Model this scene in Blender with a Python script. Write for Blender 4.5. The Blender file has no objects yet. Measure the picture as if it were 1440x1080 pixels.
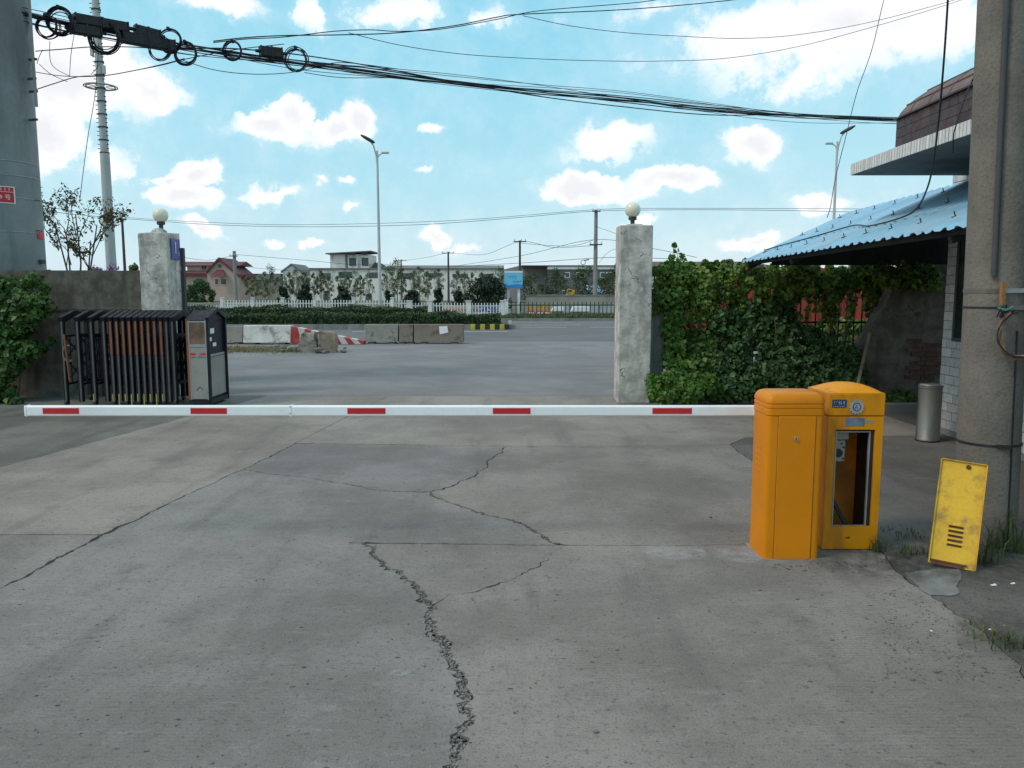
import bpy, bmesh, math, random
import numpy as np
from mathutils import Vector, Matrix, noise

# ------------------------------------------------------------------ camera, sky, sun, exposure
H = 1.55
FPX = 1110.0
PITCH = math.atan(130.0 / FPX)
S = bpy.context.scene
COL = S.collection
cam_d = bpy.data.cameras.new("camera")
cam_d.sensor_width = 36.0
cam_d.lens = 36.0 * FPX / 1440.0
cam_d.clip_end = 3000.0
cam = bpy.data.objects.new("camera", cam_d)
COL.objects.link(cam)
cam.location = (0, 0, H)
cam.rotation_euler = (math.pi / 2 - PITCH, 0, 0)
S.camera = cam
S.render.engine = 'CYCLES'
S.cycles.use_denoising = True
S.cycles.max_bounces = 5
S.cycles.diffuse_bounces = 3
S.cycles.transparent_max_bounces = 5
S.view_settings.view_transform = 'Standard'
S.view_settings.look = 'None'
S.view_settings.gamma = 1.0
S.view_settings.exposure = 0.0
S.view_settings.use_curve_mapping = False

CP, SP = math.cos(PITCH), math.sin(PITCH)
def ray(px, py):
    u = (px - 720.0) / FPX
    v = (540.0 - py) / FPX
    return Vector((u, CP + v * SP, -SP + v * CP))
def P(px, py, Y):
    d = ray(px, py)
    return Vector((0, 0, H)) + d * (Y / d.y)
def G(px, py, z=0.0):
    d = ray(px, py)
    return Vector((0, 0, H)) + d * ((z - H) / d.z)

def proj(x, y, z):
    dx, dy, dz = x, y, z - H
    zc = dy*CP - dz*SP
    return 720 + FPX*dx/zc, 540 - FPX*(dy*SP + dz*CP)/zc
def pole_angle(cx, cy, r, z, px):
    best = None
    a_cam = math.atan2(-cy, -cx)
    for i in range(-85, 86):
        a = a_cam + math.radians(i)
        e = abs(proj(cx + r*math.cos(a), cy + r*math.sin(a), z)[0] - px)
        if best is None or e < best[0]: best = (e, a)
    return best[1]
SUN_DIR = Vector((-0.78, -0.36, 0.95)).normalized()      # towards the sun: high, left, slightly behind the camera
sun_d = bpy.data.lights.new("sun", 'SUN')
sun_d.energy = 1.5
sun_d.angle = math.radians(13)
sun_d.color = (1.0, 0.91, 0.82)
sun = bpy.data.objects.new("sun", sun_d)
COL.objects.link(sun)
sun.rotation_euler = SUN_DIR.to_track_quat('Z', 'Y').to_euler()

def build_world():
    w = bpy.data.worlds.new("World")
    S.world = w
    w.use_nodes = True
    nt = w.node_tree
    N, L = nt.nodes, nt.links
    N.clear()
    out = N.new('ShaderNodeOutputWorld')
    bg = N.new('ShaderNodeBackground')
    bg.inputs['Strength'].default_value = 0.12
    L.new(bg.outputs[0], out.inputs[0])
    sky = N.new('ShaderNodeTexSky')
    sky.sky_type = 'NISHITA'
    sky.sun_disc = False
    sky.sun_elevation = math.asin(SUN_DIR.z)
    sky.sun_rotation = math.atan2(SUN_DIR.x, SUN_DIR.y)
    sky.air_density = 1.0
    sky.dust_density = 0.4
    sky.ozone_density = 2.0
    # colour response of the camera: compresses the sky's range channel by channel, the same in all directions
    sp = N.new('ShaderNodeSeparateColor'); L.new(sky.outputs[0], sp.inputs[0])
    cb = N.new('ShaderNodeCombineColor')
    for k in range(3):
        pw = N.new('ShaderNodeMath'); pw.operation = 'POWER'; L.new(sp.outputs[k], pw.inputs[0]); pw.inputs[1].default_value = SKY_POW[k]
        mu = N.new('ShaderNodeMath'); mu.operation = 'MULTIPLY'; L.new(pw.outputs[0], mu.inputs[0]); mu.inputs[1].default_value = SKY_GAIN[k]
        L.new(mu.outputs[0], cb.inputs[k])
    tc = N.new('ShaderNodeTexCoord')
    # wispy distortion of the direction
    nz = N.new('ShaderNodeTexNoise'); nz.inputs['Scale'].default_value = 9.0
    nz.inputs['Detail'].default_value = 7.0; nz.inputs['Roughness'].default_value = 0.62
    L.new(tc.outputs['Generated'], nz.inputs['Vector'])
    sub = N.new('ShaderNodeVectorMath'); sub.operation = 'SUBTRACT'
    L.new(nz.outputs['Color'], sub.inputs[0]); sub.inputs[1].default_value = (0.5, 0.5, 0.5)
    scl = N.new('ShaderNodeVectorMath'); scl.operation = 'SCALE'; scl.inputs['Scale'].default_value = 0.09
    L.new(sub.outputs[0], scl.inputs[0])
    add = N.new('ShaderNodeVectorMath'); add.operation = 'ADD'
    L.new(tc.outputs['Generated'], add.inputs[0]); L.new(scl.outputs[0], add.inputs[1])
    D = add.outputs[0]
    rng = random.Random(4)
    blobs = []                                            # direction, half width, half height (radians), weight
    for (px, py, hw, hh, wt) in CLOUDS:
        blobs.append((ray(px, py).normalized(), hw / FPX, hh / FPX, wt))
    for k in range(16):                                   # broken cumulus added unseen all round, enlarged overhead to whiten the skylight
        for tr in range(50):
            az = rng.uniform(0, 2 * math.pi); el = rng.uniform(0.06, 1.25)
            d = Vector((math.sin(az) * math.cos(el), math.cos(az) * math.cos(el), math.sin(el)))
            if not (abs(d.x / max(d.y, 1e-3)) < 0.85 and d.y > 0 and d.z < 0.62):
                break
        s = 0.06 + 0.34 * math.sin(el) * rng.uniform(0.7, 1.3)
        blobs.append((d, s * rng.uniform(1.3, 2.2), s * rng.uniform(0.5, 0.9), rng.uniform(0.7, 1.0)))
    prev = None
    for (d, hw, hh, wt) in blobs:
        r = d.cross(Vector((0, 0, 1))).normalized()
        t = r.cross(d).normalized()
        m = Matrix((r, d, t)).transposed()
        mp = N.new('ShaderNodeMapping'); mp.vector_type = 'TEXTURE'
        mp.inputs['Location'].default_value = d
        mp.inputs['Rotation'].default_value = m.to_euler()
        mp.inputs['Scale'].default_value = (hw * 1.36, 1.0, hh * 1.36)
        L.new(D, mp.inputs['Vector'])
        gr = N.new('ShaderNodeTexGradient'); gr.gradient_type = 'SPHERICAL'
        L.new(mp.outputs[0], gr.inputs[0])
        ml = N.new('ShaderNodeMath'); ml.operation = 'MULTIPLY'; ml.inputs[1].default_value = wt
        L.new(gr.outputs['Fac'], ml.inputs[0])
        if prev is None:
            prev = ml.outputs[0]
        else:
            mx = N.new('ShaderNodeMath'); mx.operation = 'SMOOTH_MAX'; mx.inputs[2].default_value = 0.12
            L.new(prev, mx.inputs[0]); L.new(ml.outputs[0], mx.inputs[1])
            prev = mx.outputs[0]
    # breakup noise
    n2 = N.new('ShaderNodeTexNoise'); n2.inputs['Scale'].default_value = 21.0
    n2.inputs['Detail'].default_value = 6.0; n2.inputs['Roughness'].default_value = 0.68
    L.new(tc.outputs['Generated'], n2.inputs['Vector'])
    nb = N.new('ShaderNodeMath'); nb.operation = 'MULTIPLY_ADD'
    L.new(n2.outputs['Fac'], nb.inputs[0]); nb.inputs[1].default_value = 0.80; nb.inputs[2].default_value = -0.40
    sm = N.new('ShaderNodeMath'); sm.operation = 'ADD'
    L.new(prev, sm.inputs[0]); L.new(nb.outputs[0], sm.inputs[1])
    dn = N.new('ShaderNodeMapRange'); dn.interpolation_type = 'SMOOTHSTEP'
    dn.inputs['From Min'].default_value = 0.15; dn.inputs['From Max'].default_value = 0.42
    L.new(sm.outputs[0], dn.inputs['Value'])
    # thin veil
    n3 = N.new('ShaderNodeTexNoise'); n3.inputs['Scale'].default_value = 2.3
    n3.inputs['Detail'].default_value = 5.0
    L.new(tc.outputs['Generated'], n3.inputs['Vector'])
    vl = N.new('ShaderNodeMapRange'); vl.interpolation_type = 'SMOOTHSTEP'
    vl.inputs['From Min'].default_value = 0.42; vl.inputs['From Max'].default_value = 0.78
    vl.inputs['To Max'].default_value = 0.12
    L.new(n3.outputs['Fac'], vl.inputs['Value'])
    n4 = N.new('ShaderNodeTexNoise'); n4.inputs['Scale'].default_value = 48.0; n4.inputs['Detail'].default_value = 7.0; n4.inputs['Roughness'].default_value = 0.62
    L.new(tc.outputs['Generated'], n4.inputs['Vector'])
    s4 = N.new('ShaderNodeMath'); s4.operation = 'MULTIPLY_ADD'; L.new(n4.outputs['Fac'], s4.inputs[0]); s4.inputs[1].default_value = 0.46
    s5 = N.new('ShaderNodeMath'); s5.operation = 'SUBTRACT'; L.new(sm.outputs[0], s5.inputs[0]); s5.inputs[1].default_value = 0.23
    L.new(s5.outputs[0], s4.inputs[2]); L.new(s4.outputs[0], dn.inputs['Value'])
    # some cloud edges are crisp, others dissolve
    n6 = N.new('ShaderNodeTexNoise'); n6.inputs['Scale'].default_value = 7.0; n6.inputs['Detail'].default_value = 2.0
    L.new(tc.outputs['Generated'], n6.inputs['Vector'])
    wd_ = N.new('ShaderNodeMapRange'); wd_.inputs['From Min'].default_value = 0.38; wd_.inputs['From Max'].default_value = 0.62
    wd_.inputs['To Min'].default_value = 0.28; wd_.inputs['To Max'].default_value = 0.52
    L.new(n6.outputs['Fac'], wd_.inputs['Value']); L.new(wd_.outputs[0], dn.inputs['From Max'])
    hl = N.new('ShaderNodeMapRange'); hl.interpolation_type = 'SMOOTHSTEP'      # soft haze round each cloud
    hl.inputs['From Min'].default_value = -0.08; hl.inputs['From Max'].default_value = 0.42; hl.inputs['To Max'].default_value = 0.22
    L.new(sm.outputs[0], hl.inputs['Value'])
    vh = N.new('ShaderNodeMath'); vh.operation = 'MAXIMUM'; L.new(vl.outputs[0], vh.inputs[0]); L.new(hl.outputs[0], vh.inputs[1])
    op = N.new('ShaderNodeMapRange'); op.interpolation_type = 'SMOOTHSTEP'       # thin parts let the blue through
    op.inputs['From Min'].default_value = 0.10; op.inputs['From Max'].default_value = 0.50; op.inputs['To Min'].default_value = 0.25
    L.new(prev, op.inputs['Value'])
    dm = N.new('ShaderNodeMath'); dm.operation = 'MULTIPLY'; L.new(dn.outputs[0], dm.inputs[0]); L.new(op.outputs[0], dm.inputs[1])
    mxv = N.new('ShaderNodeMath'); mxv.operation = 'MAXIMUM'
    L.new(dm.outputs[0], mxv.inputs[0]); L.new(vh.outputs[0], mxv.inputs[1])
    # cloud brightness: bright rims, slightly grey thick cores
    cr = N.new('ShaderNodeValToRGB')
    e = cr.color_ramp.elements
    e[0].position = 0.25; e[0].color = CLOUD_LIT
    e[1].position = 0.85; e[1].color = CLOUD_DIM
    L.new(sm.outputs[0], cr.inputs[0])
    mix = N.new('ShaderNodeMix'); mix.data_type = 'RGBA'
    L.new(mxv.outputs[0], mix.inputs[0])
    L.new(cb.outputs[0], mix.inputs[6])
    L.new(cr.outputs[0], mix.inputs[7])
    L.new(mix.outputs[2], bg.inputs['Color'])
SKY_POW = (.62, .20, .07)
SKY_GAIN = (1.88, 4.80, 6.65)
CLOUD_LIT = (9.6, 9.7, 9.9, 1)
CLOUD_DIM = (7.5, 7.55, 7.9, 1)
CLOUDS = [  # pixel centre, half width, half height, weight
    (398, 166, 30, 30, 1), (370, 184, 34, 18, 1), (505, 172, 28, 26, 1), (465, 188, 44, 18, 1), (430, 200, 100, 20, .46),
    (268, 230, 30, 18, 1), (232, 240, 26, 10, .9), (250, 268, 50, 18, 1), (262, 284, 70, 16, .45), (380, 275, 55, 12, .62),
    (80, 105, 110, 55, 1), (215, 125, 46, 32, .8), (65, 185, 60, 60, 1), (150, 230, 80, 40, .5),
    (868, 200, 58, 26, .72), (850, 222, 80, 18, .42), (820, 262, 72, 18, 1), (945, 256, 60, 18, 1), (885, 274, 130, 14, .46),
    (1060, 192, 46, 26, .95), (1050, 214, 66, 22, .44), (1190, 45, 270, 55, .78), (1150, 105, 150, 30, .52), (940, 20, 120, 30, .42),
    (300, 6, 70, 18, .7), (545, 12, 80, 26, .6), (432, 14, 30, 26, .6), (680, 20, 60, 20, .42),
    (602, 332, 26, 12, .85), (1045, 342, 36, 13, .85), (1152, 294, 46, 17, .85), (615, 180, 20, 10, .55),
    (490, 255, 16, 10, .7), (498, 288, 18, 9, .6), (275, 315, 36, 12, .85), (432, 344, 18, 8, .8), (380, 343, 16, 8, .8),
    (905, 310, 30, 12, .6), (600, 240, 20, 7, .5), (448, 262, 14, 8, .55), (640, 348, 40, 10, .5),
]
build_world()

# ------------------------------------------------------------------ helpers
R = math.radians
class MB:
    def __init__(s): s.v = []; s.f = []
    def add(s, vs, fs):
        o = len(s.v)
        s.v.extend([tuple(p) for p in vs]); s.f.extend([tuple(i + o for i in q) for q in fs]); return s
    def box(s, x0, x1, y0, y1, z0, z1):
        return s.add([(x0,y0,z0),(x1,y0,z0),(x1,y1,z0),(x0,y1,z0),(x0,y0,z1),(x1,y0,z1),(x1,y1,z1),(x0,y1,z1)],
                     [(0,3,2,1),(4,5,6,7),(0,1,5,4),(1,2,6,5),(2,3,7,6),(3,0,4,7)])
    def bar(s, p, q, w, h=None, up=(0,0,1)):
        p, q = Vector(p), Vector(q); h = h or w
        d = (q - p).normalized(); u = Vector(up)
        if abs(d.dot(u)) > .98: u = Vector((1,0,0)) if abs(d.x) < .9 else Vector((0,1,0))
        r = d.cross(u).normalized(); u = r.cross(d).normalized()
        vs = []
        for e in (p, q):
            for a, b in ((-1,-1),(1,-1),(1,1),(-1,1)):
                vs.append(e + r * (a*w/2) + u * (b*h/2))
        return s.add(vs, [(0,1,2,3),(7,6,5,4),(0,4,5,1),(1,5,6,2),(2,6,7,3),(3,7,4,0)])
    def tube(s, pts, r, n=8, closed=False, cap=True):
        pts = [Vector(p) for p in pts]; k = len(pts)
        rs = r if isinstance(r, (list, tuple)) else [r] * k
        vs = []; prev = None
        for i, p in enumerate(pts):
            a = pts[(i-1) % k] if (i > 0 or closed) else p
            b = pts[(i+1) % k] if (i < k-1 or closed) else p
            d = (b - a).normalized()
            if prev is None:
                u = Vector((0,0,1)) if abs(d.z) < .9 else Vector((1,0,0))
            else: u = prev
            u = (u - d * u.dot(d)).normalized(); prev = u
            w = d.cross(u)
            for j in range(n):
                t = 2*math.pi*j/n
                vs.append(p + (u*math.cos(t) + w*math.sin(t)) * rs[i])
        fs = []
        for i in range(k if closed else k-1):
            i2 = (i+1) % k
            for j in range(n):
                j2 = (j+1) % n
                fs.append((i*n+j, i2*n+j, i2*n+j2, i*n+j2)[::-1])
        if cap and not closed:
            fs.append(tuple(range(n))[::1]); fs.append(tuple((k-1)*n + j for j in range(n))[::-1])
        return s.add(vs, fs)
    def lathe(s, prof, c=(0,0,0), n=24):
        vs = []; fs = []; k = len(prof)
        for (r, z) in prof:
            for j in range(n):
                t = 2*math.pi*j/n
                vs.append((c[0]+r*math.cos(t), c[1]+r*math.sin(t), c[2]+z))
        for i in range(k-1):
            for j in range(n):
                j2 = (j+1) % n
                fs.append((i*n+j, i*n+j2, (i+1)*n+j2, (i+1)*n+j))
        fs.append(tuple(range(n))[::-1]); fs.append(tuple((k-1)*n+j for j in range(n)))
        return s.add(vs, fs)
    def prism(s, poly, ext):
        poly = [Vector(p) for p in poly]; e = Vector(ext); n = len(poly)
        vs = poly + [p + e for p in poly]
        fs = [tuple(range(n))[::-1], tuple(range(n, 2*n))]
        for i in range(n):
            j = (i+1) % n
            fs.append((i, j, n+j, n+i))
        return s.add(vs, fs)
    def mesh(s, name, mat=None, smooth=False, recalc=True):
        me = bpy.data.meshes.new(name)
        me.from_pydata(s.v, [], s.f)
        if recalc:
            bm = bmesh.new(); bm.from_mesh(me); bmesh.ops.recalc_face_normals(bm, faces=bm.faces); bm.to_mesh(me); bm.free()
        if mat: me.materials.append(mat)
        if smooth:
            me.shade_smooth(); me.set_sharp_from_angle(angle=R(38))
        return me
    def build(s, name, mat, parent=None, smooth=False, bevel=0, loc=None, seg=2, rot=None, recalc=True):
        return link(name, s.mesh(name, mat, smooth or bevel > 0, recalc), parent, bevel, loc, seg, rot)
def link(name, me, parent=None, bevel=0, loc=None, seg=2, rot=None):
    o = bpy.data.objects.new(name, me)
    COL.objects.link(o)
    if parent is not None: o.parent = parent
    if loc is not None: o.location = loc
    if rot is not None: o.rotation_euler = rot
    if bevel:
        b = o.modifiers.new("bevel", 'BEVEL'); b.width = bevel; b.segments = seg; b.limit_method = 'ANGLE'; b.angle_limit = R(35)
    return o
def tag(o, label=None, cat=None, group=None, kind=None):
    if label: o['label'] = label
    if cat: o['category'] = cat
    if group: o['group'] = group
    if kind: o['kind'] = kind
    return o
def thing(name, label, cat, loc=(0,0,0), rz=0, group=None):
    o = bpy.data.objects.new(name, None); COL.objects.link(o)
    o.empty_display_size = 0.1
    o.location = loc; o.rotation_euler = (0, 0, rz)
    return tag(o, label, cat, group)
def copy_tree(o, parent=None):
    c = o.copy(); COL.objects.link(c); c.parent = parent
    for ch in list(o.children): copy_tree(ch, c)
    return c

# ------------------------------------------------------------------ materials
def mat_base(name):
    m = bpy.data.materials.new(name); m.use_nodes = True
    nt = m.node_tree; b = nt.nodes['Principled BSDF']
    return m, nt, nt.nodes, nt.links, b
def vmix(N, L, a, b, fac, mode='MIX'):
    x = N.new('ShaderNodeMix'); x.data_type = 'RGBA'; x.blend_type = mode
    for sock, val in ((0, fac), (6, a), (7, b)):
        if hasattr(val, 'links'): L.new(val, x.inputs[sock])
        else: x.inputs[sock].default_value = val
    return x.outputs[2]
def noise_n(N, L, vec, scale, detail=4, rough=.55):
    n = N.new('ShaderNodeTexNoise'); n.inputs['Scale'].default_value = scale
    n.inputs['Detail'].default_value = detail; n.inputs['Roughness'].default_value = rough
    if vec is not None: L.new(vec, n.inputs['Vector'])
    return n.outputs['Fac']
def rng_n(N, L, val, a, b, c=0., d=1.):
    m = N.new('ShaderNodeMapRange'); m.interpolation_type = 'SMOOTHSTEP'
    for k, x in zip(('From Min','From Max','To Min','To Max'), (a, b, c, d)): m.inputs[k].default_value = x
    L.new(val, m.inputs['Value']); return m.outputs[0]
def c4(c): return (c[0], c[1], c[2], 1)
def mul(c, k): return tuple(min(1, x*k) for x in c)
def coords(N, L, stretch=(1,1,1), rand=True):
    tc = N.new('ShaderNodeTexCoord'); mp = N.new('ShaderNodeMapping')
    mp.inputs['Scale'].default_value = stretch
    L.new(tc.outputs['Object'], mp.inputs['Vector'])
    if not rand: return mp.outputs[0]
    oi = N.new('ShaderNodeObjectInfo'); ad = N.new('ShaderNodeVectorMath'); ad.operation = 'MULTIPLY_ADD'
    L.new(oi.outputs['Random'], ad.inputs[0]); ad.inputs[1].default_value = (37, 53, 71)
    L.new(mp.outputs[0], ad.inputs[2]); return ad.outputs[0]
def M(name, col, rough=.75, var=.18, scale=2.5, bump=.15, bscale=40, metal=0., stain=None, stain_amt=.5, stain_scale=1.2, streak=False, fine=.12, spec=.4, tone=0.):
    m, nt, N, L, b = mat_base(name)
    v = coords(N, L)
    c = vmix(N, L, c4(mul(col, 1-var)), c4(mul(col, 1+var)), rng_n(N, L, noise_n(N, L, v, scale, 6, .6), .3, .7))
    if fine: c = vmix(N, L, c, c4((.0,.0,.0)), rng_n(N, L, noise_n(N, L, v, bscale, 3), .45, .75, 0, fine))
    if stain:
        vs = coords(N, L, (1, 1, .18) if streak else (1, 1, 1))
        f = rng_n(N, L, noise_n(N, L, vs, stain_scale*(2.2 if streak else 1), 7, .65), .48, .68, 0, stain_amt)
        c = vmix(N, L, c, c4(stain), f)
    if tone:
        oi = N.new('ShaderNodeObjectInfo')
        c = vmix(N, L, c, c4((.02,.02,.02)), rng_n(N, L, oi.outputs['Random'], 0, 1, 0, tone))
    L.new(c, b.inputs['Base Color'])
    rr = rng_n(N, L, noise_n(N, L, v, scale*3, 4), .3, .7, max(.05, rough-.1), min(1, rough+.1))
    L.new(rr, b.inputs['Roughness'])
    b.inputs['Metallic'].default_value = metal
    b.inputs['Specular IOR Level'].default_value = spec
    if bump:
        bp = N.new('ShaderNodeBump'); bp.inputs['Strength'].default_value = bump; bp.inputs['Distance'].default_value = .02
        L.new(noise_n(N, L, v, bscale, 5, .6), bp.inputs['Height']); L.new(bp.outputs[0], b.inputs['Normal'])
    return m
def leaf_mat(name, dark, light, yellow=None, trans=.35):
    m, nt, N, L, b = mat_base(name)
    g = N.new('ShaderNodeNewGeometry')
    c = vmix(N, L, c4(dark), c4(light), g.outputs['Random Per Island'])
    if yellow:
        ml = N.new('ShaderNodeMath'); ml.operation = 'MULTIPLY'; ml.inputs[1].default_value = 7.31
        fr = N.new('ShaderNodeMath'); fr.operation = 'FRACT'
        L.new(g.outputs['Random Per Island'], ml.inputs[0]); L.new(ml.outputs[0], fr.inputs[0])
        c = vmix(N, L, c, c4(yellow), rng_n(N, L, fr.outputs[0], .9, .97))
    tcl = N.new('ShaderNodeTexCoord')
    c = vmix(N, L, c, c4(mul(dark, .55)), rng_n(N, L, noise_n(N, L, tcl.outputs['Object'], 2.6, 3), .48, .64, 0, .75))
    c = vmix(N, L, c, c4(mul(light, 1.25)), rng_n(N, L, noise_n(N, L, tcl.outputs['Object'], 3.4, 3), .56, .72, 0, .6))
    L.new(c, b.inputs['Base Color']); b.inputs['Roughness'].default_value = .5
    b.inputs['Specular IOR Level'].default_value = .35
    t = N.new('ShaderNodeBsdfTranslucent'); L.new(c, t.inputs['Color'])
    mx = N.new('ShaderNodeMixShader'); mx.inputs[0].default_value = trans
    L.new(b.outputs[0], mx.inputs[1]); L.new(t.outputs[0], mx.inputs[2])
    L.new(mx.outputs[0], N['Material Output'].inputs['Surface'])
    return m
def ground_concrete(name, c_lo, c_hi, broom=.5):
    m, nt, N, L, b = mat_base(name)
    tc = N.new('ShaderNodeTexCoord'); v = tc.outputs['Object']
    mp = N.new('ShaderNodeMapping'); mp.inputs['Scale'].default_value = (1.0, 3.2, 1); L.new(v, mp.inputs['Vector'])
    mpy = N.new('ShaderNodeMapping'); mpy.inputs['Scale'].default_value = (4.0, .45, 1); mpy.inputs['Rotation'].default_value = (0, 0, .1); L.new(v, mpy.inputs['Vector'])
    c = vmix(N, L, c4(c_lo), c4(c_hi), rng_n(N, L, noise_n(N, L, v, .6, 6, .62), .38, .62))
    oi = N.new('ShaderNodeObjectInfo')
    c = vmix(N, L, c, oi.outputs['Color'], 1.0, 'MULTIPLY')
    # worn lanes, dust, drag marks, damp mottling
    c = vmix(N, L, c, c4(mul(c_lo, .72)), rng_n(N, L, noise_n(N, L, mpy.outputs[0], .8, 5, .6), .5, .72, 0, .5))
    c = vmix(N, L, c, c4((.27,.235,.19)), rng_n(N, L, noise_n(N, L, v, 1.1, 6, .65), .54, .78, 0, .45))
    c = vmix(N, L, c, c4(mul(c_lo, .55)), rng_n(N, L, noise_n(N, L, v, 2.0, 9, .74), .53, .74, 0, .6))
    c = vmix(N, L, c, c4(mul(c_hi, 1.35)), rng_n(N, L, noise_n(N, L, mp.outputs[0], 3.4, 9, .75), .54, .76, 0, .6))
    c = vmix(N, L, c, c4(mul(c_lo, .5)), rng_n(N, L, noise_n(N, L, mp.outputs[0], 7.5, 9, .76), .53, .72, 0, .6))
    # aggregate speckle
    c = vmix(N, L, c, c4(mul(c_lo, .40)), rng_n(N, L, noise_n(N, L, v, 34, 6, .78), .52, .68, 0, .7))
    c = vmix(N, L, c, c4(mul(c_lo, .4)), rng_n(N, L, noise_n(N, L, v, 120, 2), .54, .70, 0, .6))
    c = vmix(N, L, c, c4(mul(c_hi, 1.8)), rng_n(N, L, noise_n(N, L, v, 140, 2), .60, .76, 0, .55))
    # pits
    vo = N.new('ShaderNodeTexVoronoi'); vo.inputs['Scale'].default_value = 11.0
    mp2 = N.new('ShaderNodeMapping'); mp2.inputs['Scale'].default_value = (.75, 1.25, 1); L.new(v, mp2.inputs['Vector'])
    dz = noise_n(N, L, v, 60, 3); 
    L.new(mp2.outputs[0], vo.inputs['Vector'])
    sc = N.new('ShaderNodeMath'); sc.operation = 'MULTIPLY_ADD'; sc.inputs[1].default_value = .16; 
    L.new(dz, sc.inputs[0]); L.new(vo.outputs['Distance'], sc.inputs[2])
    pitr = rng_n(N, L, sc.outputs[0], .125, .2, 1, 0)
    sep = N.new('ShaderNodeSeparateColor'); L.new(vo.outputs['Color'], sep.inputs[0])
    gate = rng_n(N, L, sep.outputs[0], .55, .66)
    ar = rng_n(N, L, noise_n(N, L, v, .8, 3), .36, .52)
    pm = N.new('ShaderNodeMath'); pm.operation = 'MULTIPLY'; L.new(pitr, pm.inputs[0]); L.new(gate, pm.inputs[1])
    pm2 = N.new('ShaderNodeMath'); pm2.operation = 'MULTIPLY'; L.new(pm.outputs[0], pm2.inputs[0]); L.new(ar, pm2.inputs[1])
    c = vmix(N, L, c, c4((.055,.053,.05)), pm2.outputs[0])
    vo2 = N.new('ShaderNodeTexVoronoi'); vo2.inputs['Scale'].default_value = 30.0; L.new(mp2.outputs[0], vo2.inputs['Vector'])
    sc2 = N.new('ShaderNodeMath'); sc2.operation = 'MULTIPLY_ADD'; sc2.inputs[1].default_value = .2; L.new(dz, sc2.inputs[0]); L.new(vo2.outputs['Distance'], sc2.inputs[2])
    sep2 = N.new('ShaderNodeSeparateColor'); L.new(vo2.outputs['Color'], sep2.inputs[0])
    q2 = N.new('ShaderNodeMath'); q2.operation = 'MULTIPLY'; L.new(rng_n(N, L, sc2.outputs[0], .16, .27, 1, 0), q2.inputs[0]); L.new(rng_n(N, L, sep2.outputs[0], .72, .85, 0, .85), q2.inputs[1])
    c = vmix(N, L, c, c4((.06,.057,.052)), q2.outputs[0])
    L.new(c, b.inputs['Base Color'])
    b.inputs['Roughness'].default_value = .88; b.inputs['Specular IOR Level'].default_value = .25
    # relief: broom lines, grain and pits
    wv = N.new('ShaderNodeTexWave'); wv.bands_direction = 'Y'; wv.inputs['Scale'].default_value = 14.0
    wv.inputs['Distortion'].default_value = 3.0; wv.inputs['Detail'].default_value = 3.0; wv.inputs['Detail Scale'].default_value = 1.5
    L.new(v, wv.inputs['Vector'])
    wm = N.new('ShaderNodeMath'); wm.operation = 'MULTIPLY'; L.new(wv.outputs['Fac'], wm.inputs[0])
    L.new(rng_n(N, L, noise_n(N, L, v, .9, 3), .45, .62, 0, broom), wm.inputs[1])
    h = N.new('ShaderNodeMath'); h.operation = 'MULTIPLY_ADD'; L.new(noise_n(N, L, v, 70, 6, .7), h.inputs[0]); h.inputs[1].default_value = 1.2
    L.new(wm.outputs[0], h.inputs[2])
    h2 = N.new('ShaderNodeMath'); h2.operation = 'MULTIPLY_ADD'; L.new(pm2.outputs[0], h2.inputs[0]); h2.inputs[1].default_value = -1.6
    L.new(h.outputs[0], h2.inputs[2])
    h3 = N.new('ShaderNodeMath'); h3.operation = 'MULTIPLY_ADD'; L.new(noise_n(N, L, v, 9, 4), h3.inputs[0]); h3.inputs[1].default_value = 2.0
    L.new(h2.outputs[0], h3.inputs[2])
    bp = N.new('ShaderNodeBump'); bp.inputs['Strength'].default_value = .45; bp.inputs['Distance'].default_value = .008
    L.new(h3.outputs[0], bp.inputs['Height']); L.new(bp.outputs[0], b.inputs['Normal'])
    return m
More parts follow.
